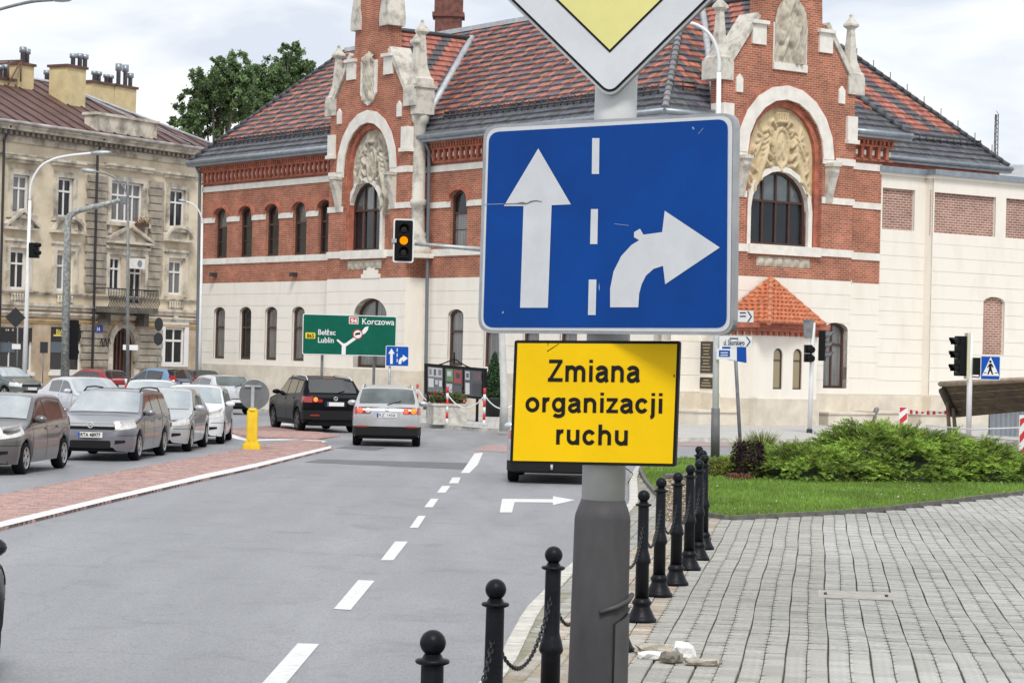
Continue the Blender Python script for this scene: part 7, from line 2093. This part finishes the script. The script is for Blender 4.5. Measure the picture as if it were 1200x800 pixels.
            if P.get('cladding'):
                self.patch('sill_cladding', blk_pl, sg, self.ax[0] + self.r + .05, self.ax[1] - self.r - .05, .23, .36, .012, 10, 2)
            self.patch('bumper_seam', blk_pl, sg, .03, self.ax[0] - self.r - .06, .545, .555, .004, 6, 1)
            self.patch('bonnet_seam', blk_pl, sg, .10, g['front'][0] - .05, lambda u: self.zbelt(.10 + (g['front'][0] - .15) * u) - .016, lambda u: self.zbelt(.10 + (g['front'][0] - .15) * u) - .006, .004, 10, 1)
            # mirror
            tm = g['front'][0] + (g['front'][1] - g['front'][0]) * .42; zm = self.zbelt(tm) + .10; wm = self.side(tm, zm)
            b = MB(); m = Matrix.Translation(self.pt(sg * (wm + .13), tm, zm)) @ Matrix.Diagonal((.13, .07, .075, 1)); pr = [(max(.01, math.cos(a)), math.sin(a)) for a in [(-PI / 2) + PI * k / 8 for k in range(9)]]
            b.lathe(pr, 12, m); mo = b.build('mirror', P.get('mirror', P['paint']), self.root)
            b = MB(); b.tube([self.pt(sg * (wm - .03), tm, zm - .05), self.pt(sg * (wm + .08), tm, zm - .03)], .025, 6); b.build('mirror_stalk', blk_pl, mo)
            if P.get('rails'):
                t0, t1 = P['rails']; b = MB(); pts = []
                for k in range(9):
                    t = t0 + (t1 - t0) * k / 8; s = self.section(t); pts.append(self.pt(sg * (s[8][0] - .02), t, s[8][1] + (.055 if 0 < k < 8 else 0)))
                b.tube(pts, .018, 6); b.build('roof_rail', P.get('railm', blk_pl), self.root)
            # wheels
            for k, a in enumerate(self.ax):
                self.wheel(sg, a)
        self.ends()
        return self.root
    def wheel(self, sg, a):
        r = self.r; x = sg * (self.W / 2 - .115); c = self.pt(x, a, r); ww = .105
        m = Matrix.Translation(c) @ Matrix.Rotation(PI / 2 * sg, 4, 'Y')
        wroot = MB(); wroot.lathe([(r * .62, -ww), (r * .9, -ww), (r * .985, -ww * .75), (r, -ww * .3), (r, ww * .3), (r * .985, ww * .75), (r * .9, ww), (r * .66, ww), (r * .64, ww * .8)], 28, m)
        w = wroot.build('wheel', tyre_m, self.root)
        rm = self.P.get('rim', rim_m)
        b = MB(); b.lathe([(r * .66, ww * .8), (r * .655, ww * 1.02), (r * .61, ww * .98), (r * .59, ww * .45)], 28, m); ns = self.P.get('spokes', 5)
        for k in range(ns):
            th = 2 * PI * k / ns + .2; mm = m @ Matrix.Rotation(th, 4, 'Z'); b.prism([(-.035, r * .08), (.035, r * .08), (.05, r * .62), (-.05, r * .62)], ww * .62, ww * .9, 'z', m=mm)
        b.lathe([(r * .15, ww * .5), (r * .15, ww * .95), (r * .1, ww)], 12, m); b.build('rim', rm, w)
        b = MB(); b.lathe([(r * .6, ww * .3), (r * .3, ww * .32)], 16, m); b.build('brake_disc', blk_pl, w)
    def frontbox(self, name, mat, x0, x1, z0, z1, t=-.004, d=.02, parent=None, r=.02):
        b = MB(); y = self.L / 2 - t
        b.prism(rounded([(x0, z0), (x1, z0), (x1, z1), (x0, z1)], r, 3), y - d, y, 'y'); return b.build(name, mat, parent or self.root)
    def rearbox(self, name, mat, x0, x1, z0, z1, t=-.004, d=.02, parent=None, r=.02):
        b = MB(); y = -self.L / 2 + t
        b.prism(rounded([(x0, z0), (x1, z0), (x1, z1), (x0, z1)], r, 3), y, y + d, 'y'); return b.build(name, mat, parent or self.root)
    def band(self, name, mat, t0, t1, z0, z1, off=.012):
        """wrap-round bumper band following the plan outline"""
        n = 12; b = MB(); ts = [t0 + (t1 - t0) * k / n for k in range(n + 1)]
        end = (t1 >= self.L - .01); 
        q = []
        for t in ts: q.append((self.hw(t) * .99 + off, self.L / 2 - t))
        if not end: q = q[::-1]
        ye = (-self.L / 2 - off) if end else (self.L / 2 + off)
        ring_ = [(-x, y) for x, y in q] + [(-q[-1][0] * .97, ye)] + [(q[-1][0] * .97, ye)] + [(x, y) for x, y in q[::-1]]
        m_ = len(ring_); V = [(x, y, z0) for x, y in ring_] + [(x, y, z1) for x, y in ring_] + [(x * .93, y * .985, z0 - .03) for x, y in ring_] + [(x * .93, y * .985, z1 + .015) for x, y in ring_]
        F = []
        for i in range(m_ - 1): F += [(i, i + 1, m_ + i + 1, m_ + i), (i, i + 1, 2 * m_ + i + 1, 2 * m_ + i), (m_ + i, m_ + i + 1, 3 * m_ + i + 1, 3 * m_ + i)]
        b.add(V, F, smooth=False); return b.build(name, mat, self.root)
    def ends(self):
        P = self.P; f = P.get('frontspec'); r = P.get('rearspec'); L = self.L
        w0 = self.hw(0)
        if f:
            z0, z1 = f['lamp']; t0, t1 = f.get('lt', (.012, .46))
            for sg in (-1, 1):
                lp = self.patch('headlight', f.get('lm', lamp_gl), sg, t0, t1, lambda u: z0 + f.get('rise', .04) * u, lambda u: z1 + f.get('rise', .04) * u, .008, 12, 4)
                if f.get('lit'):
                    tb = .07; zb_ = (z0 + z1) / 2 + .012; wb = self.side(tb, zb_); b = MB(); lens_disc(b, self.pt(sg * (wb + .0), tb - .03, zb_), Vector((sg * .45, .9, 0)), .07); b.build('bulb', lamp_on, lp)
                if f.get('fog'): self.patch('fog_lamp', blk_pl, sg, .008, .15, lambda u: f['fog'] - .03 + .03 * u, lambda u: f['fog'] + .05, .008, 5, 3)
            gz0, gz1 = f['grille']; gr = self.frontbox('grille', blk_pl, -w0 * 1.02, w0 * 1.02, gz0, gz1, -.008)
            if f.get('bar'): self.frontbox('grille_bar', chrome, -w0 * 1.0, w0 * 1.0, f['bar'] - .03, f['bar'] + .03, -.022, .02, gr, .01)
            self.frontbox('air_intake', blk_pl, -w0 * .85, w0 * .85, f['intake'][0], f['intake'][1], -.008, .02, None, .04)
            if f.get('plate'):
                zp = f['plate']; pl = self.frontbox('number_plate', plate_w, -.26, .26, zp, zp + .115, -.03, .02, None, .008)
                self.frontbox('plate_band', plate_blue, .215, .258, zp + .004, zp + .111, -.034, .006, pl, .003)
                if f.get('text'): text_on(f['text'], Vector((.20, L / 2 + .035, zp + .022)), Vector((-1, 0, 0)), Vector((0, 0, 1)), Vector((0, 1, 0)), sign_black, pl, width=.42, height=.075, bold=.02, thick=.003)
            if f.get('emblem'):
                ze = f['emblem']; b = MB(); m = Matrix.Translation((0, L / 2 + .03, ze)) @ Matrix.Rotation(-PI / 2, 4, 'X'); pts = [Vector((math.cos(a) * .06, math.sin(a) * .06, 0)) for a in [2 * PI * k / 20 for k in range(21)]]
                b.tube([m @ p for p in pts], .009, 6, caps=False)
                if f.get('etype') == 'bolt': b.prism([(-.075, .004), (-.01, .012), (-.02, -.004), (.075, -.006), (.01, -.014), (.02, .003)], .0, .008, 'z', m=m @ Matrix.Rotation(PI, 4, 'X'))
                b.build('emblem', chrome, self.root)
        if r:
            z0, z1 = r['lamp']; tl = r.get('lt', .30)
            for sg in (-1, 1):
                lm_ = r.get('lm', tail_red); lp = self.patch('tail_light', lm_, sg, L - tl, L - .004, z0, z1, .010, 8, 5)
                wr = self.hw(L) * .97; bx = r.get('inner', .30); zz1 = min(z1 - .01, self.ztop(L) - .02)
                o = self.rearbox('tail_light', lm_, min(sg * wr * 1.0, sg * (wr - bx)), max(sg * wr * 1.0, sg * (wr - bx)), z0 + .01, zz1, -.012, .03, None, .03) if zz1 > z0 + .06 else lp
                if r.get('round'):
                    for k, xx in enumerate((wr - .07, wr - bx + .07)):
                        b = MB(); lens_disc(b, Vector((sg * xx, -L / 2 - .012, (z0 + z1) / 2)), Vector((0, -1, 0)), .075); b.build('lamp_disc', (tail_on if k == 0 else plate_w) if sg < 0 else (turn_on if k == 0 else tail_on), o)
                if r.get('indic') and sg == r['indic']: b = MB(); lens_disc(b, Vector((sg * (wr - .08), -L / 2 - .014, (z0 + z1) / 2)), Vector((0, -1, 0)), .07); b.build('indicator', turn_on, o)
            if r.get('plate'):
                zp = r['plate']; pr_ = self.rearbox('plate_recess', r.get('recess', blk_pl), -.34, .34, zp - .03, zp + .15, -.006, .02); pl = self.rearbox('number_plate', plate_w, -.26, .26, zp, zp + .115, -.018, .02, None, .008); self.rearbox('plate_band', plate_blue, -.258, -.215, zp + .004, zp + .111, -.022, .006, pl, .003)
                if r.get('text'): text_on(r['text'], Vector((-.20, -L / 2 - .02, zp + .022)), Vector((1, 0, 0)), Vector((0, 0, 1)), Vector((0, -1, 0)), M('plate_ink', (.16, .16, .17), .6), pl, width=.42, height=.075, bold=.01, thick=.003)
            if r.get('emblem'):
                ze = r['emblem']; te = r.get('et', 0); b = MB(); m = Matrix.Translation((0, -L / 2 - .012 + te, ze)) @ Matrix.Rotation(PI / 2, 4, 'X')
                if r.get('etype') == 'diamond': pts = [Vector((0, .075, 0)), Vector((.05, 0, 0)), Vector((0, -.075, 0)), Vector((-.05, 0, 0)), Vector((0, .075, 0))]
                else: pts = [Vector((math.cos(a) * .055, math.sin(a) * .05, 0)) for a in [2 * PI * k / 18 for k in range(19)]]
                b.tube([m @ p for p in pts], .010, 6, caps=False)
                if r.get('etype') != 'diamond': b.prism([(-.04, .02), (0, -.012), (.04, .02), (.02, .0), (0, -.035), (-.02, 0)], 0, .006, 'z', m=m)
                b.build('emblem', chrome, self.root)
            if r.get('bumper'): self.band('rear_bumper', r.get('bm', blk_pl), L - .5, L, r['bumper'][0], r['bumper'][1])
            if r.get('reflect'):
                for sg in (-1, 1): self.rearbox('reflector', tail_red, min(sg * .5, sg * .78), max(sg * .5, sg * .78), r['reflect'], r['reflect'] + .04, -.03, .02, None, .01)
            if r.get('brake'): t_, z_ = r['brake']; b = MB(); b.box(-.16, .16, -L / 2 + t_ - .05, -L / 2 + t_ + .03, z_ - .02, z_ + .03); b.build('brake_light', turn_on, self.root)
            if r.get('wiper'): t_, z_ = r['wiper']; b = MB(); b.tube([(0, -L / 2 + t_, z_), (.36, -L / 2 + t_ + .06, z_ + .1)], .015, 5); b.build('rear_wiper', blk_pl, self.root)
def profile(L, H, hood0, hood1, ws0, ws1, rf, re0, re1, tailz, tail0):
    """side profile of the centre line: (t, z)"""
    return [(0, hood0 - .10), (.03, hood0 - .04), (.10, hood0), (ws0, hood1), (ws1, H - .035), (ws1 + .28, H - .008), (rf, H), (re0, H - .05), (re1, tailz), (L - .03, tail0), (L, tail0 - .06)]
def beltline(L, a, b_, ws0, re1): return [(0, .52), (.06, a - .20), (.35, a - .13), (ws0, a), (re1, b_), (L - .05, b_ - .06), (L, b_ - .16)]
BOT = lambda L: [(0, .30), (.04, .23), (.3, .20), (L - .5, .22), (L - .05, .30), (L, .34)]
def hatch(L=4.0, W=1.72, H=1.48, paint=None, **kw):
    P = dict(L=L, W=W, H=H, fo=.80, wb=L * .632, r=.305, paint=paint, bot=BOT(L), top=profile(L, H, .78, .98, 1.02, 1.78, L * .62, L - .62, L - .20, 1.0, .96), belt=beltline(L, .90, .98, 1.02, L - .22),
             glass=dict(front=(1.10, 1.74), rear=(L - .64, L - .26), side=[(1.28, L * .52), (L * .535, L - .75)]), seams=[1.20, L * .528], handles=[L * .46, L * .66],
             frontspec=dict(lamp=(.60, .76), grille=(.62, .70), intake=(.30, .44), plate=.47), rearspec=dict(lamp=(.80, 1.02), plate=.62, inner=.16))
    P.update(kw); return P
def estate(L=4.52, W=1.75, H=1.50, paint=None, **kw):
    P = dict(L=L, W=W, H=H, fo=.90, wb=2.70, r=.315, paint=paint, bot=BOT(L), top=profile(L, H, .78, .96, 1.12, 1.92, L * .66, L - .45, L - .16, 1.02, .98), belt=beltline(L, .90, .96, 1.12, L - .2),
             glass=dict(front=(1.20, 1.88), rear=(L - .47, L - .20), side=[(1.42, 2.35), (2.42, 3.25), (3.32, L - .55)]), seams=[1.32, 2.385, 3.28], handles=[2.1, 3.0],
             frontspec=dict(lamp=(.60, .76), grille=(.62, .72), intake=(.30, .44), plate=.47), rearspec=dict(lamp=(.75, 1.05), plate=.62, inner=.18))
    P.update(kw); return P
def sedan(L=4.55, W=1.78, H=1.46, paint=None, **kw):
    P = dict(L=L, W=W, H=H, fo=.92, wb=2.70, r=.315, paint=paint, bot=BOT(L), top=profile(L, H, .74, .94, 1.15, 2.0, L * .62, L - 1.15, L - .55, 1.03, 1.0), belt=beltline(L, .90, .96, 1.15, L - .55),
             glass=dict(front=(1.22, 1.96), rear=(L - 1.13, L - .62), side=[(1.46, 2.40), (2.47, L - 1.25)]), seams=[1.36, 2.44], handles=[2.15, 3.05],
             frontspec=dict(lamp=(.60, .74), grille=(.60, .70), intake=(.28, .42), plate=.45), rearspec=dict(lamp=(.75, .95), plate=.62, inner=.3))
    P.update(kw); return P
greybrown = carpaint('taupe_metallic', (.135, .125, .125), .5); astra_p = carpaint('steel_grey_metallic', (.20, .20, .225), .5); silver = carpaint('silver_metallic', (.50, .51, .52), .45); silver2 = carpaint('pale_silver_metallic', (.60, .61, .63), .35); whitep = carpaint('white_paint', (.74, .75, .76), .0)
redp = carpaint('red_paint', (.28, .012, .018), .1); bluep = carpaint('light_blue_metallic', (.17, .30, .46), .4); blackp = M('black_paint', (.004, .004, .006), .18, spec=.10); darkp = carpaint('navy_paint', (.02, .025, .035), .3)
H_ = Vector((-.07, -1, 0))
# 1 compact hatch at the left edge
Car('hatchback_car', 'taupe grey compact hatchback with lit headlight heading the queue by the island', hatch(4.0, 1.74, 1.49, greybrown, frontspec=dict(lamp=(.66, .88), lt=(.012, .62), rise=.10, lit=True, grille=(.62, .72), intake=(.28, .46), fog=.40), gm=carglass, handles=[2.0, 2.75], rim=rim_m), (-9.72, 45.1), (-.09, -1, 0)).build()
# 2 grey estate with plate
Car('estate_car', 'grey metallic estate car with chrome grille bar and lit headlights in the queue', estate(paint=astra_p, frontspec=dict(lamp=(.66, .85), lt=(.012, .52), rise=.07, lit=True, grille=(.67, .80), bar=.765, intake=(.28, .44), fog=.40, plate=.50, text='RTA 48977', emblem=.765, etype='bolt'), rails=(1.95, 4.1)), (-8.68, 51.7), (-.05, -1, 0)).build()
# 3 silver saloon
Car('saloon_car', 'silver saloon car close behind the grey estate', sedan(4.3, paint=silver, frontspec=dict(lamp=(.62, .76), grille=(.60, .70), intake=(.28, .42), fog=.40, lm=lamp_gl), spokes=7), (-8.34, 56.6), (.0, -1, 0)).build()
# 4 white hatch
Car('hatchback_car', 'white hatchback following the silver saloon', hatch(4.1, 1.74, 1.48, whitep, frontspec=dict(lamp=(.64, .82), rise=.12, grille=(.58, .68), intake=(.28, .44), fog=.40), spokes=9), (-8.22, 61.6), (.05, -1, 0)).build()
# cars in the far lane
Car('saloon_car', 'pale silver saloon with white roof behind the grey estate and the mast', sedan(paint=silver2, H=1.45), (-13.4, 74.5), (.55, -.84, 0)).build()
Car('hatchback_car', 'white roofed hatchback hidden behind the silver saloon', hatch(4.0, 1.7, 1.45, whitep), (-10.9, 71.5), (.1, -1, 0)).build()
# silver hatch going away
Car('hatchback_car', 'silver hatchback driving away past the round grey sign back', hatch(3.9, 1.68, 1.46, silver2, rearspec=dict(lamp=(.82, 1.0), plate=.45, inner=.12, bumper=(.30, .44), emblem=.88, etype='diamond', wiper=(.16, 1.02)), rim=rim_d, grm=rear_gl), (-11.2, 89.5), (-.5, .86, 0)).build()
# parked cars before the tenement
Car('hatchback_car', 'red three-door hatchback parked before the tenement', hatch(3.75, 1.65, 1.42, redp, seams=[1.2], handles=[2.1], glass=dict(front=(1.10, 1.74), rear=(3.1, 3.5), side=[(1.28, 2.3), (2.38, 3.0)])), (-18.8, 106), (-.80, .60, 0)).build()
Car('hatchback_car', 'light blue hatchback parked beside the red one', hatch(3.85, 1.67, 1.52, bluep, rearspec=dict(lamp=(.85, 1.2), plate=.78, inner=.1)), (-16.1, 107), (-.78, .62, 0)).build()
Car('hatchback_car', 'dark navy car parked between the light blue car and the brick hall', hatch(4.1, 1.7, 1.46, darkp), (-15.3, 112), (-.6, .8, 0)).build()
Car('hatchback_car', 'grey green car parked in front of the shop window', hatch(4.1, 1.72, 1.46, carpaint('grey_green', (.12, .14, .14), .4)), (-22.2, 103), (.75, -.66, 0)).build()
# black SUV
suvP = estate(4.55, 1.86, 1.68, blackp, fo=.90, wb=2.70, r=.355, bot=[(0, .36), (.05, .28), (.3, .26), (4.1, .27), (4.5, .36), (4.55, .40)], top=profile(4.55, 1.68, .95, 1.10, 1.15, 1.95, 2.7, 3.85, 4.32, 1.14, 1.06), belt=beltline(4.55, 1.05, 1.16, 1.15, 4.32),
              glass=dict(front=(1.22, 1.90), rear=(3.88, 4.28), side=[(1.42, 2.35), (2.42, 3.25), (3.32, 3.85)]), rails=(2.0, 3.9), railm=chrome, cladding=True, rim=rim_d, frontspec=dict(lamp=(.78, .92), grille=(.6, .8), intake=(.35, .5)),
              rearspec=dict(lamp=(.90, 1.08), lt=.42, inner=.30, indic=-1, plate=.80, bumper=(.40, .66), reflect=.50, emblem=1.02, brake=(.78, 1.60), wiper=(.24, 1.15)))
Car('suv_car', 'black SUV with flashing indicator driving away towards the green sign', suvP, (-6.05, 72.6), (-.36, .93, 0)).build()
# silver compact van with round tail lamps
vwP = hatch(4.2, 1.78, 1.58, silver, fo=.85, wb=2.58, r=.32, top=profile(4.2, 1.58, .85, 1.04, 1.0, 1.85, 2.5, 3.72, 4.02, 1.06, 1.0), belt=beltline(4.2, .96, 1.03, 1.0, 4.0), glass=dict(front=(1.08, 1.80), rear=(3.74, 3.99), side=[(1.28, 2.1), (2.16, 3.0), (3.06, 3.7)]), rails=(1.9, 3.8), railm=chrome, rk=.90, nr=.12, grm=rear_gl,
             rearspec=dict(lamp=(.84, 1.02), inner=.34, round=True, plate=.76, text='RZ 1458', recess=silver, bumper=(.30, .52), reflect=.50, emblem=.99, wiper=(.10, 1.08)))
Car('minivan_car', 'silver compact minivan with round tail lamps waiting behind the black SUV', vwP, (-3.28, 63.0), (-.045, 1, 0)).build()
# car hidden behind the yellow sign
Car('hatchback_car', 'silver car mostly hidden behind the yellow sign, tow bar showing', hatch(4.2, 1.76, 1.47, silver2, rearspec=dict(lamp=(.84, 1.0), plate=.72, inner=.2, bumper=(.24, .42), bm=blk_pl)), (.92, 46.9), (.05, 1, 0)).build()
for o in [o for o in bpy.data.objects if o.get('label', '').startswith('silver car mostly')]:
    b = MB(); b.tube([(0, -1.9, .30), (0, -2.22, .30), (0, -2.24, .38)], .025, 8); b.lathe([(.001, .36), (.03, .375), (.035, .40), (.02, .425), (.001, .43)], 12, Matrix.Translation((0, -2.24, 0))); b.build('tow_bar', chrome, o)
# near car at the left edge of the road
Car('hatchback_car', 'dark car nosing along the road beside the lamp post', hatch(4.1, 1.75, 1.46, M('charcoal_paint', (.012, .013, .016), .25, spec=.3, coat=.2), frontspec=dict(lamp=(.62, .80), grille=(.6, .7), intake=(.3, .42))), (-4.50, 15.5), (.0, 1, 0)).build()
# ================================================================== planting
grass_m = M_attr('grass_blades', .6, var=.25, scale=.9, transl=.3)
r_ = np.random.default_rng(11)
xs = [p[0] for p in lawn_pts]; ys = [p[1] for p in lawn_pts]
P = []
while len(P) < 62000:
    q = np.column_stack([r_.uniform(min(xs), 12.5, 20000), r_.uniform(min(ys), 58, 20000)])
    keep = r_.random(len(q)) < np.clip(1.25 - (q[:, 1] - 34) / 26, .25, 1)
    for x, y in q[keep]:
        if inside((x, y), lawn_pts): P.append((x, y))
P = np.array(P[:62000]); n = len(P); a = r_.uniform(0, 2 * PI, n); h = r_.uniform(.03, .075, n); w = r_.uniform(.006, .012, n)
z = PV + .018
B = np.column_stack([P, np.full(n, z)]); dx = np.column_stack([np.cos(a) * w, np.sin(a) * w, np.zeros(n)]); tip = B + np.column_stack([r_.normal(0, .02, n), r_.normal(0, .02, n), h])
V = np.stack([B - dx, B + dx, tip], 1).reshape(-1, 3)
patch_ = .5 + .5 * np.sin(P[:, 0] * 1.3 + 1.7 * np.sin(P[:, 1] * .45)) * np.sin(P[:, 1] * .6)
col = np.array([[.17, .32, .05]]) * (r_.uniform(.65, 1.25, n) * (.82 + .3 * patch_))[:, None]; col[:, 0] += r_.random(n) * .05
obj('grass', np_mesh('grass', V, np.arange(3 * n).reshape(-1, 3), grass_m, np.repeat(col, 3, 0)), None, 'short bright green mown grass of the lawn beside the paving', 'grass', kind='stuff')

def plumes(root, pos, nrm, L_, ntw, tl, colfn, name, seed, mat, tonefn=None):
    """feathery sprays: curved axis with many fine twigs; pos, nrm arrays"""
    r = np.random.default_rng(seed); Vv, Cc = [], []
    for p, d in zip(pos, nrm):
        d = d / np.linalg.norm(d); L = L_ * r.uniform(.65, 1.3); sd = np.cross(d, [0, 0, 1.0]); sd /= np.linalg.norm(sd) + 1e-6; up = np.cross(sd, d)
        bc = colfn(r) * (1.0 + tonefn(p) if tonefn else 1.0)
        for k in range(ntw):
            f = (k + .5) / ntw; c = p + d * L * f - np.array([0, 0, 1]) * L * .32 * f * f; s = (1 if k % 2 else -1)
            t = d * .75 + sd * s * r.uniform(.35, 1.0) + up * r.uniform(-.3, .55); t /= np.linalg.norm(t); l = tl * (1.15 - .65 * f) * r.uniform(.6, 1.3); w = np.cross(t, r.normal(size=3)); w /= np.linalg.norm(w) + 1e-6
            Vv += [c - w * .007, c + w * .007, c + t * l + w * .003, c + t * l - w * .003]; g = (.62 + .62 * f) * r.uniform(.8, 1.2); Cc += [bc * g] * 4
    Vv = np.array(Vv); n = len(Vv) // 4
    return obj(name, np_mesh(name, Vv, np.arange(4 * n).reshape(-1, 4), mat, np.array(Cc)), root)
needle = M_attr('juniper_needles', .6, var=.2, scale=1.0, transl=.2)
def juniper(cx, cy, rx, ry, h_, label, seed, n, group='spreading junipers on the lawn'):
    r = np.random.default_rng(seed); root = thing('juniper_shrub', label, 'shrub', (cx, cy, PV), 0, group)
    pos, nr = [], []
    b1 = r.uniform(0, 6, 6)
    def rad(a): return 1 + .10 * math.sin(3 * a + b1[0]) + .07 * math.sin(5 * a + b1[1]) + .05 * math.sin(9 * a + b1[2])
    def hz_(x, y): return 1 + .22 * math.sin(x * 3.1 + b1[3]) * math.sin(y * 2.7 + b1[4]) + .20 * math.sin(x * 6.3 + b1[5]) * math.sin(y * 5.1 + b1[0])
    for k in range(n):
        a = r.uniform(0, 2 * PI); q = math.sqrt(r.random()) * 1.0; kk = rad(a); x, y = rx * q * math.cos(a) * kk, ry * q * math.sin(a) * kk
        z = h_ * (max(0, 1 - q ** 2.6)) ** .55 * hz_(x, y) * r.uniform(.80, 1.0) + .05
        if q > .9: z = r.uniform(.05, .35)
        pos.append((x, y, z)); nr.append((math.cos(a) * (.35 + .9 * q) + r.normal(0, .3), math.sin(a) * (.35 + .9 * q) + r.normal(0, .3), .75 - .35 * q + r.normal(0, .15)))
    plumes(root, np.array(pos), np.array(nr), .36, 20, .10, lambda r2: np.array((.20, .32, .06)) * r2.uniform(.4, 1.4) + np.array((.07, .05, 0)) * r2.random(), 'foliage', seed, needle, lambda p: .42 * math.sin(p[0] * 4.3 + b1[2] + 1.5 * math.sin(p[1] * 2.1)) * math.sin(p[1] * 3.3 + p[2] * 6 + b1[1]))  # clump tone by position paints shaded pits into the needle colour
    b = MB(); b.grid(lambda u, v: (rx * .84 * v * math.cos(2 * PI * u) * rad(2 * PI * u), ry * .84 * v * math.sin(2 * PI * u) * rad(2 * PI * u), h_ * .62 * max(0, 1 - v ** 2.6) ** .55 + .02), 40, 12); b.build('shade_core', M('juniper_core', (.02, .035, .012), .95, var=.4, scale=9), root)  # solid dark dome stands in for the shade inside the shrub
    b = MB(); b.tube([(0, 0, 0), (.1, 0, h_ * .4), (.3, .1, h_ * .6)], [.07, .05, .03], 6); b.build('stem', M('tree_bark'), root)
def gz(px, py): return G(px, py, PV)
c1, c2, c3 = gz(945, 556), gz(1060, 558), gz(1150, 556)
juniper(5.9, 46.6, 1.45, 1.35, .42, 'lower end of the feathery green juniper next to the purple shrub', 21, 1900)
juniper(7.6, 47.5, 1.75, 1.8, .86, 'tallest feathery green juniper mound in the middle of the bed', 22, 2800)
juniper(9.2, 48.0, 1.35, 1.6, .60, 'feathery green juniper at the end towards the timber hoarding', 23, 2100)
def shrub(px, pyb, w, h_, label, colfn, n, size, seed, name='shrub', asp=.45, loc=None):
    g = loc or gz(px, pyb); root = thing(name, label, 'shrub', (g.x, g.y, PV))
    b = MB(); r = random.Random(seed)
    for k in range(9): a = r.uniform(0, 6.28); b.tube([(0, 0, 0), (w * .2 * math.cos(a), w * .2 * math.sin(a), h_ * .5), (w * .42 * math.cos(a), w * .42 * math.sin(a), h_ * r.uniform(.75, 1))], [.015, .01, .005], 4)
    b.build('stems', M('twig_brown', (.10, .05, .04), .9), root)
    def fn(q):
        a = q.uniform(0, 2 * PI); z = h_ * q.random() ** .8; rr = w / 2 * (.45 + .55 * math.sin(min(1, .25 + z / h_ * .85) * PI * .75)) * math.sqrt(q.uniform(.35, 1)) * (1 + .15 * math.sin(5 * a)); return np.array([rr * math.cos(a), rr * math.sin(a), z * q.uniform(.9, 1.08)])
    leaves(root, fn, n, size, colfn, 'foliage', asp, seed)
shrub(877, 562, .66, .72, 'dark purple upright barberry shrub at the end of the juniper', gcol((.028, .010, .014), .5), 3000, .030, 31)
shrub(846, 560, .55, .36, 'low yellow-green shrub beside the white lamp base', lambda r: np.array((.30, .27, .05)) * r.uniform(.5, 1.2) if r.random() < .6 else np.array((.12, .18, .04)) * r.uniform(.6, 1.3), 2200, .026, 32)
shrub(866, 563, .5, .14, 'low reddish-brown leaves at the foot of the purple shrub', gcol((.22, .09, .06), .4), 500, .03, 33)
shrub(932, 521, .6, .45, 'small dull purple shrub behind the juniper', gcol((.07, .03, .04), .4), 900, .04, 34, loc=Vector((6.6, 54.5, 0)))
shrub(1192, 556, .7, .55, 'yellow-brown shrub past the right end of the juniper', lambda r: np.array((.22, .17, .07)) * r.uniform(.5, 1.3), 1800, .03, 35, loc=Vector((10.75, 49.6, 0)))
shrub(1184, 520, .8, .5, 'reddish dry shrub behind the juniper near the barrier board', gcol((.13, .06, .05), .4), 1200, .035, 36, loc=Vector((11.0, 53.5, 0)))
# ornamental grass clumps
def tuft(px, pyb, n, h_, sp, label, seed, loc, col=(.26, .30, .08)):
    r = np.random.default_rng(seed); root = thing('grass_clump', label, 'ornamental grass', (loc.x, loc.y, PV)); Vv, Cc = [], []
    for k in range(n):
        a = r.uniform(0, 2 * PI); q = r.uniform(0, .18); b0 = np.array([q * math.cos(a), q * math.sin(a), 0]); L = h_ * r.uniform(.6, 1.1); o = np.array([math.cos(a), math.sin(a), 0]) * sp * r.uniform(.3, 1.1); w = np.array([-math.sin(a), math.cos(a), 0]) * .008; c = np.array(col) * r.uniform(.6, 1.3)
        p = [b0, b0 + o * .35 + np.array([0, 0, L * .6]), b0 + o + np.array([0, 0, L * r.uniform(.85, 1)])]
        Vv += [p[0] - w, p[0] + w, p[1] + w, p[1] - w, p[1] - w, p[1] + w, p[2] + w * .3, p[2] - w * .3]; Cc += [c] * 8
    m = len(Vv) // 4; obj('blades', np_mesh('blades', np.array(Vv), np.arange(4 * m).reshape(-1, 4), grass_m, np.array(Cc)), root)
tuft(905, 525, 420, .75, .38, 'tall pale green grass clump behind the purple shrub', 41, Vector((5.75, 53.6, 0))); tuft(890, 527, 300, .6, .34, 'shorter pale green grass clump close to the leaning sign post', 42, Vector((5.3, 53.2, 0)))
# a few weeds and clover in the lawn
leaves(lawn, lambda r: np.array([*P[r.integers(0, len(P))], PV + .07]), 350, .012, gcol((.6, .62, .5), .15), 'clover_flowers', .9, 44, 'stuff')
